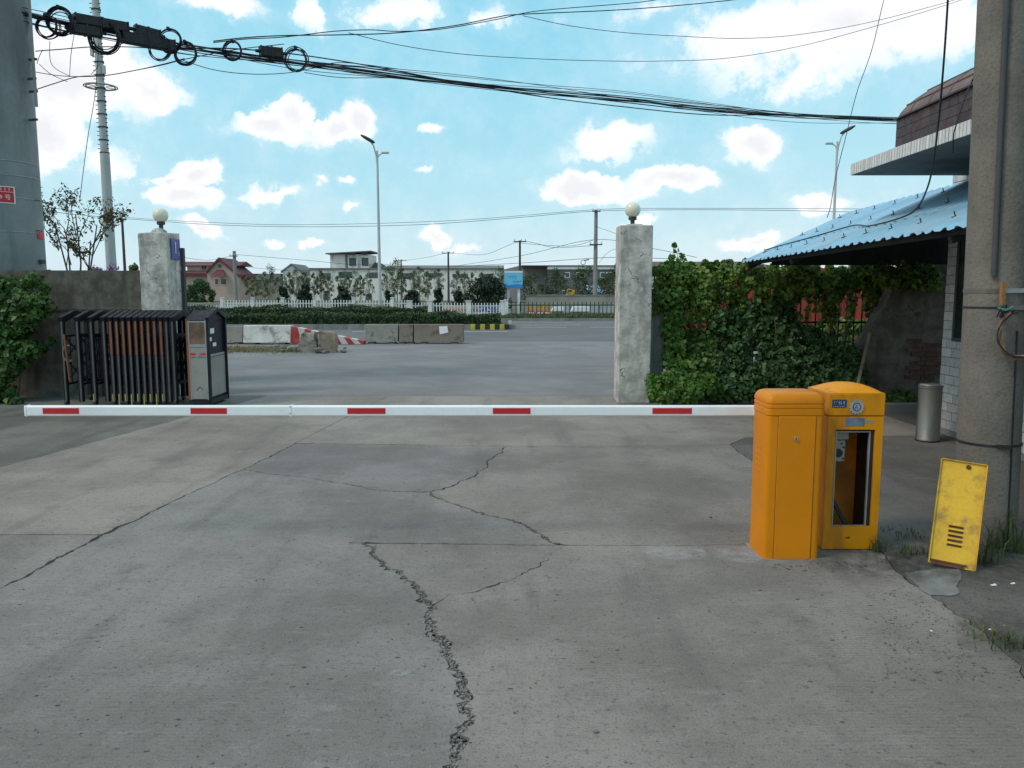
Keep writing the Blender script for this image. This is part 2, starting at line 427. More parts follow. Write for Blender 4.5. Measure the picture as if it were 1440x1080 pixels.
def old_plaster(name, col, stain, crack=True, dark_amt=.6):
    m, nt, N, L, b = mat_base(name)
    v = coords(N, L, rand=False); vs = coords(N, L, (1, 1, .16), rand=False)
    c = vmix(N, L, c4(mul(col, .62)), c4(mul(col, 1.2)), rng_n(N, L, noise_n(N, L, v, 4.2, 9, .68), .36, .64))
    c = vmix(N, L, c, c4(stain), rng_n(N, L, noise_n(N, L, vs, 5.0, 7, .6), .48, .74, 0, dark_amt))
    c = vmix(N, L, c, c4(mul(stain, .7)), rng_n(N, L, noise_n(N, L, v, 1.7, 8, .7), .55, .75, 0, dark_amt*.8))
    c = vmix(N, L, c, c4(mul(col, 1.45)), rng_n(N, L, noise_n(N, L, v, 5.5, 5, .6), .62, .72, 0, .55))
    c = vmix(N, L, c, c4(mul(col, .55)), rng_n(N, L, noise_n(N, L, v, 60, 3), .55, .75, 0, .35))
    h = noise_n(N, L, v, 26, 7, .65)
    if crack:
        vo = N.new('ShaderNodeTexVoronoi'); vo.feature = 'DISTANCE_TO_EDGE'; vo.inputs['Scale'].default_value = 2.1
        ad = N.new('ShaderNodeVectorMath'); ad.operation = 'MULTIPLY_ADD'
        nn = N.new('ShaderNodeTexNoise'); nn.inputs['Scale'].default_value = 5; nn.inputs['Detail'].default_value = 5; L.new(v, nn.inputs['Vector'])
        L.new(nn.outputs['Color'], ad.inputs[0]); ad.inputs[1].default_value = (.5,.5,.5); L.new(v, ad.inputs[2]); L.new(ad.outputs[0], vo.inputs['Vector'])
        ck = rng_n(N, L, vo.outputs['Distance'], .0, .014, 1, 0)
        ck2 = N.new('ShaderNodeMath'); ck2.operation = 'MULTIPLY'; L.new(ck, ck2.inputs[0]); L.new(rng_n(N, L, noise_n(N, L, v, 2.1, 2), .5, .58), ck2.inputs[1])
        c = vmix(N, L, c, c4((.05,.048,.045)), ck2.outputs[0])
        hm = N.new('ShaderNodeMath'); hm.operation = 'MULTIPLY_ADD'; L.new(ck2.outputs[0], hm.inputs[0]); hm.inputs[1].default_value = -1.5; L.new(h, hm.inputs[2]); h = hm.outputs[0]
    L.new(c, b.inputs['Base Color']); b.inputs['Roughness'].default_value = .9; b.inputs['Specular IOR Level'].default_value = .2
    bp = N.new('ShaderNodeBump'); bp.inputs['Strength'].default_value = .5; bp.inputs['Distance'].default_value = .012
    L.new(h, bp.inputs['Height']); L.new(bp.outputs[0], b.inputs['Normal'])
    return m

MT = {}
MT['yard'] = ground_concrete('yard_concrete', (.186,.165,.148), (.276,.247,.225), .8)
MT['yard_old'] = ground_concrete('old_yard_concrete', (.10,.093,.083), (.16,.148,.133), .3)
MT['chip'] = M('crumbled_concrete', (.21,.195,.175), .9, .35, 14, .4, 60)
MT['dirt'] = M('dirt', (.05,.047,.042), .95, .3, 3, .6, 25)
MT['soil'] = M('soil', (.12,.10,.07), .95, .3, .4, .6, 8, stain=(.07,.09,.03), stain_amt=.6, stain_scale=.3)
MT['asphalt'] = M('apron_asphalt', (.215,.203,.20), .9, .14, .8, .35, 60, stain=(.16,.152,.15), stain_amt=.45, stain_scale=.9, fine=.4)
MT['road'] = M('road_asphalt', (.14,.133,.132), .9, .12, .3, .3, 50, fine=.25)
MT['line'] = M('road_paint', (.62,.62,.6), .7, .15, 3, .1)
MT['kerbstone'] = M('kerb_concrete', (.24,.235,.22), .9, .2, 2, .3, stain=(.1,.095,.085))
MT['grass'] = leaf_mat('grass_blades', (.045,.075,.02), (.13,.17,.05), (.25,.2,.09), .3)
MT['dry_grass'] = leaf_mat('dry_grass', (.2,.16,.07), (.3,.25,.12), None, .3)
MT['plaster'] = old_plaster('pillar_plaster', (.55,.515,.46), (.21,.19,.155), True, .9)
MT['wall'] = old_plaster('dark_wall_render', (.14,.125,.10), (.045,.044,.035), False, .75)
MT['ruin'] = old_plaster('ruined_wall', (.17,.15,.125), (.05,.047,.04), True, .6)
MT['brick'] = M('old_brick', (.15,.075,.055), .9, .3, 6, .5, stain=(.1,.095,.085), stain_amt=.7, stain_scale=5)
MT['orange'] = M('orange_cabinet_paint', (.69,.222,.003), .45, .05, 2.5, .03, 120, stain=(.52,.145,.004), stain_amt=.35, stain_scale=1.5, fine=.0, spec=.22)
MT['orange_old'] = M('aged_orange_paint', (.70,.26,.003), .5, .09, 3, .05, 80, stain=(.30,.11,.02), stain_amt=.6, stain_scale=2.2, streak=True, fine=.06, spec=.22)
MT['orange_in'] = M('inner_orange_paint', (.75,.22,.01), .6, .2, 4, .05, stain=(.12,.06,.03))
MT['yellow'] = M('worn_yellow_paint', (.72,.42,.03), .6, .12, 4, .08, 60, stain=(.26,.15,.06), stain_amt=.75, stain_scale=7)
MT['rust'] = M('rust', (.13,.055,.025), .9, .4, 8, .5)
MT['black'] = M('black_metal', (.018,.018,.022), .5, .3, 5, .08)
MT['navy'] = M('dark_navy_metal', (.010,.011,.018), .5, .25, 5, .05, stain=(.03,.028,.025), stain_amt=.3, stain_scale=4, spec=.25)
MT['cable'] = M('black_cable', (.012,.012,.018), .5, .2, 5, 0, fine=0)
MT['cable_box'] = M('black_plastic_box', (.01,.011,.013), .55, .2, 5, .05)
MT['white_arm'] = M('white_arm_paint', (.88,.87,.85), .35, .03, 3, .02, stain=(.5,.49,.46), stain_amt=.2, stain_scale=2, fine=.02)
MT['red_film'] = M('red_reflective_film', (.55,.02,.025), .4, .05, 6, .02, fine=.05)
MT['steel'] = M('galvanised_steel', (.36,.37,.37), .45, .12, 5, .05, metal=.6)
MT['stainless'] = M('brushed_stainless', (.24,.22,.19), .45, .06, 3, .0, metal=.85, stain=(.2,.185,.16), stain_amt=.4, streak=True, fine=.03)
MT['pole_green'] = M('grey_green_steel_pole', (.20,.225,.22), .6, .12, 1.5, .06, 30, stain=(.06,.07,.07), stain_amt=.5, stain_scale=1.0, streak=True)
MT['pole_conc'] = M('spun_concrete_pole', (.178,.157,.132), .9, .16, 3, .35, 55, stain=(.12,.11,.092), stain_amt=.55, stain_scale=1.4, streak=True, fine=.25)
MT['far_pole'] = M('far_concrete_pole', (.26,.25,.235), .9, .12, 2, .1)
MT['dark_pole'] = M('far_dark_pole', (.07,.068,.066), .9, .12, 2, .1)
MT['lamp_grey'] = M('lamp_post_paint', (.5,.51,.5), .5, .06, 1, .02)
MT['globe'] = M('milk_glass_globe', (.78,.74,.58), .3, .04, 4, 0, stain=(.55,.5,.36), stain_amt=.35, stain_scale=6, fine=0, spec=.5)
MT['tile'] = M('white_glazed_tile', (.60,.59,.56), .3, .07, 3, .04, 30, stain=(.28,.26,.22), stain_amt=.35, stain_scale=3, tone=.25, spec=.5)
MT['grout'] = M('dark_grout', (.09,.085,.078), .95, .2, 6, .3)
MT['fascia_tile'] = M('pale_strip_tile', (.74,.72,.69), .4, .08, 4, .05, stain=(.3,.27,.25), stain_amt=.45, stain_scale=5, streak=True, tone=.2)
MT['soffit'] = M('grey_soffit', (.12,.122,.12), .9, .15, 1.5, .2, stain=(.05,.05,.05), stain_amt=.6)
MT['maroon'] = M('maroon_wall_tile', (.060,.026,.024), .5, .15, 3, .06, tone=.3)
MT['roof_brown'] = M('brown_roof_sheet', (.15,.10,.09), .6, .18, 3, .1, stain=(.09,.06,.05), stain_amt=.5)
MT['awning'] = M('blue_roof_sheet', (.25,.46,.60), .5, .14, 1.6, .04, stain=(.38,.44,.46), stain_amt=.5, stain_scale=2.0, fine=.04)
MT['dark_board'] = M('dark_boarding', (.02,.02,.021), .9, .3, 2, .1)
MT['glass_dark'] = M('dark_window_glass', (.02,.025,.025), .12, .2, 2, 0, fine=0, spec=.6)
MT['wood'] = M('weathered_wood', (.22,.165,.11), .85, .25, 6, .3)
MT['wood_orange'] = M('orange_wood', (.30,.14,.05), .8, .25, 6, .3)
MT['red'] = M('red_container_paint', (.36,.045,.028), .55, .15, 2, .06, stain=(.2,.05,.03), stain_amt=.4)
MT['blue_sign'] = M('blue_sign_enamel', (.06,.065,.27), .4, .08, 4, .02, fine=0)
MT['red_sign'] = M('red_sign_enamel', (.48,.025,.03), .45, .08, 4, .02, fine=0)
MT['white'] = M('white_paint', (.74,.74,.72), .6, .06, 3, .03, fine=.03)
MT['fence_white'] = M('pale_fence_paint', (.72,.73,.69), .7, .12, 2, .1, stain=(.35,.36,.3), stain_amt=.4)
MT['block'] = M('barrier_block_concrete', (.27,.25,.215), .9, .2, 3, .35, stain=(.08,.07,.06), stain_amt=.85, stain_scale=3)
MT['block_white'] = M('whitewashed_block', (.58,.56,.51), .9, .14, 3, .3, stain=(.16,.145,.12), stain_amt=.85, stain_scale=4)
MT['block_brown'] = M('brown_block_concrete', (.21,.17,.13), .9, .2, 3, .35, stain=(.07,.058,.05), stain_amt=.8, stain_scale=3)
MT['paper'] = M('white_paper', (.75,.74,.76), .8, .04, 4, .03, fine=0)
MT['yellow_kerb'] = M('yellow_kerb_paint', (.50,.40,.06), .8, .15, 3, .1, stain=(.2,.17,.08), stain_amt=.5)
MT['black_kerb'] = M('black_kerb_paint', (.035,.035,.033), .8, .2, 3, .1)
MT['villa_wall'] = M('villa_pink_wall', (.46,.34,.28), .85, .08, .6, .05)
MT['villa_trim'] = M('villa_cream_trim', (.55,.46,.40), .85, .08, .6, .05)
MT['villa_roof'] = M('villa_red_roof', (.13,.035,.04), .7, .15, 1, .1)
MT['factory'] = M('stained_white_factory_wall', (.78,.75,.68), .9, .07, .3, .1, stain=(.25,.23,.2), stain_amt=.75, stain_scale=.5, streak=True)
MT['factory_roof'] = M('grey_factory_roof', (.17,.165,.165), .8, .15, .4, .1)
MT['warehouse'] = M('grey_cladding', (.26,.245,.255), .7, .05, .3, .03)
MT['warehouse_dark'] = M('dark_grey_cladding', (.14,.138,.14), .7, .05, .3, .03)
MT['pane'] = M('far_window_pane', (.07,.085,.085), .25, .3, 1, 0, fine=0)
MT['tan_wall'] = M('tan_low_wall', (.32,.29,.25), .9, .15, 1, .1, stain=(.18,.16,.14), stain_amt=.5)
MT['bark'] = M('bark', (.13,.11,.085), .9, .3, 8, .4)
MT['bark_pale'] = M('pale_young_bark', (.32,.29,.24), .9, .25, 6, .2)
MT['leaf_ivy'] = leaf_mat('ivy_leaf', (.022,.07,.012), (.095,.19,.035), (.2,.2,.04), .3)
MT['leaf_vine'] = leaf_mat('vine_leaf', (.045,.115,.018), (.27,.40,.07), (.28,.26,.07), .4)
MT['leaf_shrub'] = leaf_mat('shrub_leaf', (.016,.06,.018), (.105,.20,.06), (.13,.16,.05), .3)
MT['leaf_creeper'] = leaf_mat('creeper_leaf', (.05,.13,.018), (.16,.28,.045), None, .4)
MT['leaf_dark'] = leaf_mat('dark_evergreen_leaf', (.008,.022,.008), (.022,.045,.014), None, .15)
MT['leaf_young'] = leaf_mat('young_tree_leaf', (.05,.085,.025), (.15,.19,.065), (.18,.17,.07), .35)
MT['leaf_olive'] = leaf_mat('reddish_olive_leaf', (.05,.045,.015), (.11,.11,.03), (.18,.08,.03), .35)
MT['leaf_hedge'] = leaf_mat('hedge_leaf', (.014,.034,.01), (.045,.085,.02), (.1,.13,.03), .2)
MT['copper'] = M('orange_brown_film', (.25,.085,.035), .55, .15, 4, .05, stain=(.12,.06,.04), stain_amt=.4, stain_scale=3)
MT['post_grey'] = M('dull_post_grey', (.11,.105,.095), .5, .15, 4, .05, metal=.2)
MT['head_grey'] = M('grey_cabinet_steel', (.30,.285,.25), .5, .08, 3, .04, stain=(.17,.16,.14), stain_amt=.4)
MT['reflector_yellow'] = M('yellow_strip', (.45,.36,.06), .6, .1, 4, .02)
MT['sky_blue'] = M('billboard_light_blue', (.16,.52,.72), .5, .05, .6, 0, fine=0)
MT['sign_deep'] = M('billboard_deep_blue', (.03,.25,.60), .5, .05, .6, 0, fine=0)
MT['mural_tan'] = M('mural_tan', (.55,.42,.33), .8, .15, 3, 0)
MT['mural_blue'] = M('mural_blue', (.10,.13,.38), .8, .25, 3, 0)
MT['mural_orange'] = M('mural_orange', (.60,.20,.10), .8, .2, 3, 0)
MT['water_red'] = M('red_plastic', (.5,.06,.04), .5, .1, 3, 0)
MT['amber'] = M('amber_plastic', (.55,.3,.05), .5, .1, 3, 0)
MT['grey_blue_label'] = M('grey_blue_label', (.14,.17,.24), .5, .3, 18, 0, fine=0)
MT['dark_blue_label'] = M('dark_blue_label', (.025,.05,.12), .4, .2, 14, 0, fine=0)
MT['silver'] = M('silver_badge', (.55,.55,.56), .3, .06, 6, .02, metal=.7)
MT['beige_plastic'] = M('beige_machine_cover', (.26,.25,.21), .5, .1, 4, .03)
MT['flower'] = M('purple_flower', (.28,.10,.32), .7, .2, 6, 0)
MT['stone'] = M('rubble_stone', (.22,.205,.175), .9, .25, 4, .4, tone=.4)
MT['stump'] = M('broken_tan_block', (.27,.215,.15), .9, .2, 4, .4)

def text(body, size, mat, parent, loc, rot, name='lettering', ext=.0015, align='CENTER'):
    cu = bpy.data.curves.new(name, 'FONT'); cu.body = body; cu.size = size; cu.extrude = ext
    cu.align_x = align; cu.align_y = 'CENTER'; cu.resolution_u = 2
    tmp = bpy.data.objects.new('tmp_text', cu); COL.objects.link(tmp)
    dg = bpy.context.evaluated_depsgraph_get()
    me = bpy.data.meshes.new_from_object(tmp.evaluated_get(dg))
    bpy.data.objects.remove(tmp); me.materials.clear(); me.materials.append(mat)
    return link(name, me, parent, loc=loc, rot=rot)

# ------------------------------------------------------------------ foliage
def leaves_mesh(name, pts, nrm, size, mat, seed=0, aspect=.62, droop=.3, jitter=.9):
    rg = np.random.default_rng(seed)
    pts = np.asarray(pts, float); n = len(pts)
    nrm = np.asarray(nrm, float) + rg.normal(0, jitter*.5, (n, 3))
    nrm /= np.linalg.norm(nrm, axis=1, keepdims=True) + 1e-9
    t = rg.normal(0, 1, (n, 3)); t[:, 2] -= droop*2
    t -= nrm * (t*nrm).sum(1, keepdims=True); t /= np.linalg.norm(t, axis=1, keepdims=True) + 1e-9
    bt = np.cross(nrm, t)
    s = (size * rg.uniform(.4, 1.5, (n, 1)))
    w = s * aspect
    fold = nrm * s * rg.uniform(.02, .22, (n, 1))
    v = np.empty((n, 4, 3))
    v[:, 0] = pts - t*s*.5
    v[:, 1] = pts + bt*w*.5 + fold - t*s*.08
    v[:, 2] = pts + t*s*.5 - nrm*s*.1
    v[:, 3] = pts - bt*w*.5 + fold - t*s*.08
    me = bpy.data.meshes.new(name)
    me.vertices.add(n*4); me.vertices.foreach_set('co', v.reshape(-1))
    idx = (np.arange(n)[:, None]*4 + np.array([0,1,2,0,2,3])).reshape(-1)
    me.loops.add(n*6); me.loops.foreach_set('vertex_index', idx.astype(np.int32))
    me.polygons.add(n*2); me.polygons.foreach_set('loop_start', np.arange(0, n*6, 3, dtype=np.int32))
    me.polygons.foreach_set('loop_total', np.full(n*2, 3, dtype=np.int32))
    me.update(calc_edges=True); me.validate()
    me.materials.append(mat)
    return me
def clump_points(centres, per, seed, flat=1.0):
    """centres: (x,y,z,radius); leaves sit near the skin of each clump, normals outward"""
    rg = np.random.default_rng(seed); pp = []; nn = []
    for c in centres:
        d = rg.normal(0, 1, (per, 3)); d /= np.linalg.norm(d, axis=1, keepdims=True)
        r = c[3] * rg.uniform(.35, 1.08, (per, 1)) ** .6
        o = d * r; o[:, 2] *= flat
        pp.append(np.array(c[:3]) + o); nn.append(d + np.array([0, -.2, .35]))
    return np.concatenate(pp), np.concatenate(nn)
def make_tree(name, label, cat, h, crown_r, crown_base, seed, leaf, leafsize, nclump, per, bark='bark', tr=.09, group=None, stake=False, flat=1.0, sparse=False, lean=0.0):
    rd = random.Random(seed)
    root = thing(name, label, cat, group=group)
    tk = MB(); pts = []; x = y = 0.
    k = 7
    for i in range(k):
        pts.append((x, y, h*.92*i/(k-1))); x += rd.uniform(-.04, .04)*h*.3 + lean*h/k; y += rd.uniform(-.04, .04)*h*.3
    tk.tube(pts, [tr*(1 - .75*i/(k-1)) * (1.35 if i == 0 else 1) for i in range(k)], 7)
    cs = []
    for c in range(nclump):
        f = (c + rd.random()) / nclump
        zz = crown_base + (h - crown_base) * f
        prof = math.sin(math.pi * min(.97, max(.12, f*.86 + .1))) ** .7
        a = rd.uniform(0, 2*math.pi); rr = crown_r * prof * math.sqrt(rd.uniform(.05, 1))
        i0 = min(k-2, int(zz*.75 / (h*.92) * (k-1)))
        b = Vector(pts[i0])
        ax = Vector(pts[min(k-1, int(zz/(h*.92)*(k-1)))])
        e = Vector((ax.x + rr*math.cos(a), ax.y + rr*math.sin(a), zz))
        mid = (b + e)/2 + Vector((0, 0, -.04*h))
        tk.tube([b, mid, e], [tr*.34, tr*.2, tr*.07], 5)
        cs.append((e.x, e.y, e.z, crown_r*rd.uniform(.22, .42)*(.7 if sparse else 1)))
    tk.build('trunk', MT[bark], root, smooth=True)
    pp, nn = clump_points(cs, per, seed, flat)
    cr = link('crown', leaves_mesh('crown', pp, nn, leafsize, MT[leaf], seed), root)
    cr['kind'] = 'stuff'
    return root
def ground_at(px, Y): return Vector(((px-720)/FPX*(Y*CP + H*SP), Y, 0))
def place(o, px, Y, z=0, rz=0, s=1):
    v = ground_at(px, Y); o.location = (v.x, Y, z); o.rotation_euler = (0, 0, rz); o.scale = (s, s, s); return o
MT['conduit'] = M('grey_conduit', (.065,.064,.067), .6, .1, 3, .03)
MT['green_tie'] = M('green_tape', (.05,.22,.13), .6, .1, 3, .03)
MT['plaster_dark'] = M('grey_concrete_post', (.33,.32,.29), .9, .15, 2, .3, stain=(.1,.1,.09), stain_amt=.6, stain_scale=2, streak=True)  # plain grey post concrete with darker vertical stain streaks
MT['leaf_shrub2'] = leaf_mat('mid_shrub_leaf', (.03,.09,.018), (.16,.27,.055), (.18,.19,.05), .35)
MT['tinted'] = M('tinted_window', (.16,.10,.06), .2, .5, 5, 0, fine=0, spec=.6)
MT['red_film_old'] = M('faded_red_paint', (.42,.05,.05), .8, .15, 3, .1, stain=(.3,.2,.18), stain_amt=.4, stain_scale=3)
MT['block_stripe_white'] = M('dirty_white_paint', (.58,.55,.5), .8, .1, 3, .1, stain=(.3,.27,.23), stain_amt=.5, stain_scale=3)
MT['hedge_core'] = M('hedge_twigs', (.012,.018,.008), .95, .3, 4, .2)
MT['leaf_dark_metal'] = M('dark_green_iron', (.03,.045,.042), .6, .2, 3, .05)
MT['pale_green'] = M('pale_green_panel', (.38,.43,.40), .8, .1, 2, .05)
MT['tower'] = M('pale_tower_steel', (.40,.42,.41), .55, .08, 1, .02, fine=.05)
MT['dark_roof'] = M('dark_grey_roof', (.06,.062,.068), .8, .15, 1, .1)
MT['sky_blue_dim'] = M('pale_blue_sheet', (.30,.42,.50), .6, .08, 1, .02)
MT['maroon_roof'] = M('maroon_roof', (.13,.06,.065), .7, .15, .6, .1)
MT['leaf_young2'] = leaf_mat('street_tree_leaf', (.035,.065,.018), (.095,.14,.04), None, .3)
MT['bark_dark'] = M('dark_thin_bark', (.06,.05,.045), .9, .3, 8, .3)
MT['strap_steel'] = M('dull_strap_steel', (.17,.16,.145), .6, .2, 6, .05, metal=.3, stain=(.1,.07,.05), stain_amt=.5)
MT['fines'] = M('packed_fines', (.085,.08,.072), .95, .35, 20, .5, 90)
# ------------------------------------------------------------------ ground, yard slabs, apron, road
def sheet(name, mat, x0, x1, y0, y1, z, kind='structure'):
    m = MB(); m.add([(x0,y0,z),(x1,y0,z),(x1,y1,z),(x0,y1,z)], [(0,1,2,3)])
    return tag(m.build(name, mat, recalc=False), kind=kind)
sheet('ground', MT['soil'], -900, 900, -300, 1500, -.07)
yard = tag(sheet('yard', MT['dirt'], -9.2, 9.5, -3.5, 11.72, -.05))

GATE_Y = 11.72
def g2(px, py):
    v = G(px, py); return (v.x, v.y)
def ext(a, b, y):            # extend a->b to the given y
    t = (y - a[1])/(b[1]-a[1]); return (a[0] + (b[0]-a[0])*t, y)
rgl = random.Random(11)
def crackline(pts, w, amp=.006, step=.035, smoothness=.5):
    """rough polyline through pts with a half-width at each point; w is (w0, w1) or a list"""
    pts = [Vector((p[0], p[1])) for p in pts]
    if not isinstance(w, list): w = [w[0] + (w[1]-w[0])*i/(len(pts)-1) for i in range(len(pts))]
    out = []; drift = 0.
    for i in range(len(pts)-1):
        a, b = pts[i], pts[i+1]; d = b - a; ln = d.length
        n = max(1, int(ln/step)); nv = Vector((-d.y, d.x)).normalized()
        for k in range(n):
            t = k/n
            drift = drift*.72 + rgl.gauss(0, amp)
            off = 0 if (i == 0 and k == 0) else drift
            ww = w[i] + (w[i+1]-w[i])*t
            out.append((a + d*t + nv*off, ww * rgl.uniform(.35, 1.6)))
    out.append((pts[-1], w[-1]))
    return out
nL0, nLT3, nLC1, nLT1, nLG = None, g2(142, 752), g2(342, 660), g2(414, 623.5), None
nL_a, nL_b = g2(0, 828), g2(500, 580)
nL0 = ext(nLT3, nL_a, -3.4); nLG = ext(nLT1, nL_b, GATE_Y)
nT1m, nR0 = g2(712, 627.5), g2(1026, 625)
nJ = g2(604, 692); nT2a, nT2b = g2(490, 763), g2(797, 767)
nT2R = g2(1228, 766); nC45 = g2(606, 850)
nCe = ext(g2(660, 1020), g2(622, 1072), -3.4); nRe = ext(g2(1380, 885), g2(1440, 945), -3.4)
nCe = (-.15, -3.4)
nP0 = ext(g2(280, 582), g2(0, 657), nLT3[1]); nP1 = ext(g2(0, 657), g2(280, 582), GATE_Y)
nT1r = (4.7, g2(1060, 612)[1]); nT3l = (-9.1, g2(0, 750)[1])
LN = {
 'L1a': crackline([nL0, nL_a, nLT3], [.006, .010, .014], .006),
 'L1b': crackline([nLT3, g2(200, 727), g2(270, 692), nLC1], [.014, .009, .006, .004], .006),
 'L1c': crackline([nLC1, g2(385, 640), nLT1], [.004, .008, .005], .005),
 'L1d': crackline([nLT1, nL_b, nLG], (.004, .004), .002, .12),
 'T1a': crackline([nLT1, g2(550, 625), nT1m], (.010, .006), .003, .06),
 'T1b': crackline([nT1m, g2(860, 628), nR0], (.004, .003), .002, .08),
 'T1c': crackline([nR0, g2(1048, 615), nT1r], (.005, .003), .004, .08),
 'T3': crackline([nLT3, (nP0[0], nT3l[1])], (.008, .005), .003, .06),
 'T3b': crackline([(nP0[0], nT3l[1]), nT3l], (.004, .003), .003, .06),
 'L0': crackline([(nP0[0], nT3l[1]), nP1], (.003, .003), .002, .1),
 'C1': crackline([nLC1, g2(372, 666), g2(425, 671), g2(480, 680), g2(520, 688), g2(560, 692), nJ], [.007, .008, .005, .008, .007, .009, .012], .009, .03),
 'C2': crackline([nJ, g2(640, 682), g2(668, 668), g2(684, 657), g2(698, 638), nT1m], [.010, .009, .007, .006, .008, .006], .012, .03),
 'C3': crackline([nJ, g2(628, 704), g2(655, 716), g2(700, 727), g2(735, 736), g2(760, 752), g2(778, 763), nT2b], [.012, .013, .014, .014, .014, .016, .024, .012], .010, .028),
 'C4a': crackline([nT2a, g2(520, 771), g2(540, 790), g2(565, 808), g2(585, 824), g2(598, 845), nC45], [.005, .013, .015, .014, .016, .019, .022], .009, .02),
 'C4b': crackline([nC45, g2(603, 880), g2(622, 905), g2(636, 930), g2(648, 960), g2(662, 990), g2(664, 1012), g2(648, 1040), g2(628, 1070), (-.17, 1.7), nCe], [.024, .027, .026, .022, .022, .021, .018, .022, .022, .016, .012], .009, .02),
 'C5': crackline([nT2b, g2(770, 783), g2(745, 800), g2(720, 814), g2(690, 826), g2(655, 834), nC45], [.002, .0008, .007, .0008, .008, .0015, .003], .012, .025),
 'T2a': crackline([nT2a, nT2b], (.011, .003), .003, .05),
 'T2b': crackline([nT2b, nT2R], (.004, .004), .002, .08),
 'Ra': crackline([nR0, g2(1064, 652), g2(1150, 708), nT2R], (.005, .006), .006, .06),
 'Rb': crackline([nT2R, g2(1252, 790), g2(1286, 820), g2(1380, 885), g2(1440, 945), nRe], [.004, .004, .005, .003, .003, .003], .012, .05),
}
def E(*pts): return [(Vector(p), 0.004) for p in pts]
def chain(*names):
    out = []
    for n in names:
        if isinstance(n, list): seg = n
        elif n[0] == '-': seg = LN[n[1:]][::-1]
        else: seg = LN[n]
        out += seg if not out else (seg[1:] if (seg[0][0]-out[-1][0]).length < 1e-6 else seg)
    if (out[0][0]-out[-1][0]).length < 1e-6: out.pop()
    return out
def slab(pl, mat, tint=(1, 1, 1), thick=.05, top=0.):
    n = len(pl)
    area = sum(pl[i][0].x*pl[(i+1) % n][0].y - pl[(i+1) % n][0].x*pl[i][0].y for i in range(n))
    if area < 0: pl = pl[::-1]
    q = []
    for i in range(n):
        a, b = pl[i-1][0], pl[(i+1) % n][0]
        d = (b - a).normalized(); nv = Vector((-d.y, d.x))
        q.append(pl[i][0] + nv * pl[i][1])
    bm = bmesh.new()
    vs = [bm.verts.new((p.x, p.y, top)) for p in q]
    lo = [bm.verts.new((p.x, p.y, top-thick)) for p in q]
    f = bm.faces.new(vs); f.normal_update()
    for i in range(n):
        j = (i+1) % n
        bm.faces.new((vs[i], lo[i], lo[j], vs[j]))
    bmesh.ops.triangulate(bm, faces=[f], ngon_method='EAR_CLIP')
    me = bpy.data.meshes.new('slab'); bm.to_mesh(me); bm.free(); me.materials.append(mat)
    o = link('slab', me, yard); o.color = (*tint, 1); return o
slab(chain('L1b', 'L1c', 'L1d', '-L0', '-T3'), MT['yard'], (1.12,1.08,1.02))
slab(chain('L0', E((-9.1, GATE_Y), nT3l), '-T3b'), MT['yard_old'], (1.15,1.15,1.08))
slab(chain('L1a', 'T3', 'T3b', E((-9.1, -3.4))), MT['yard'], (.98,.98,.96))
slab(chain('T1a', 'T1b', 'T1c', E((4.7, GATE_Y)), '-L1d'), MT['yard'], (1.10,1.07,1.02))
slab(chain('C1', 'C2', '-T1a', '-L1c'), MT['yard'], (.90,.91,.93))
slab(chain('C3', 'T2b', '-Ra', '-T1b', '-C2'), MT['yard'], (.98,.96,.92))
slab(chain('L1a', 'L1b', 'C1', 'C3', '-T2a', 'C4a', 'C4b'), MT['yard'], (.96,.97,.97))
slab(chain('T2a', 'C5', '-C4a'), MT['yard'], (1.0,.99,.97))
slab(chain('C4b', E(), '-Rb', '-T2b', 'C5') if False else chain('C4b', '-Rb', '-T2b', 'C5'), MT['yard'], (1.02,1.0,.97))
slab(chain('Ra', 'Rb', E((9.4, -3.4), (9.4, nT1r[1])), '-T1c'), MT['yard_old'], (1,1,1))
slab(chain(E((4.71, GATE_Y), (4.71, nT1r[1]), (9.4, nT1r[1]), (9.4, GATE_Y))), MT['yard_old'], (.9,.9,.9))

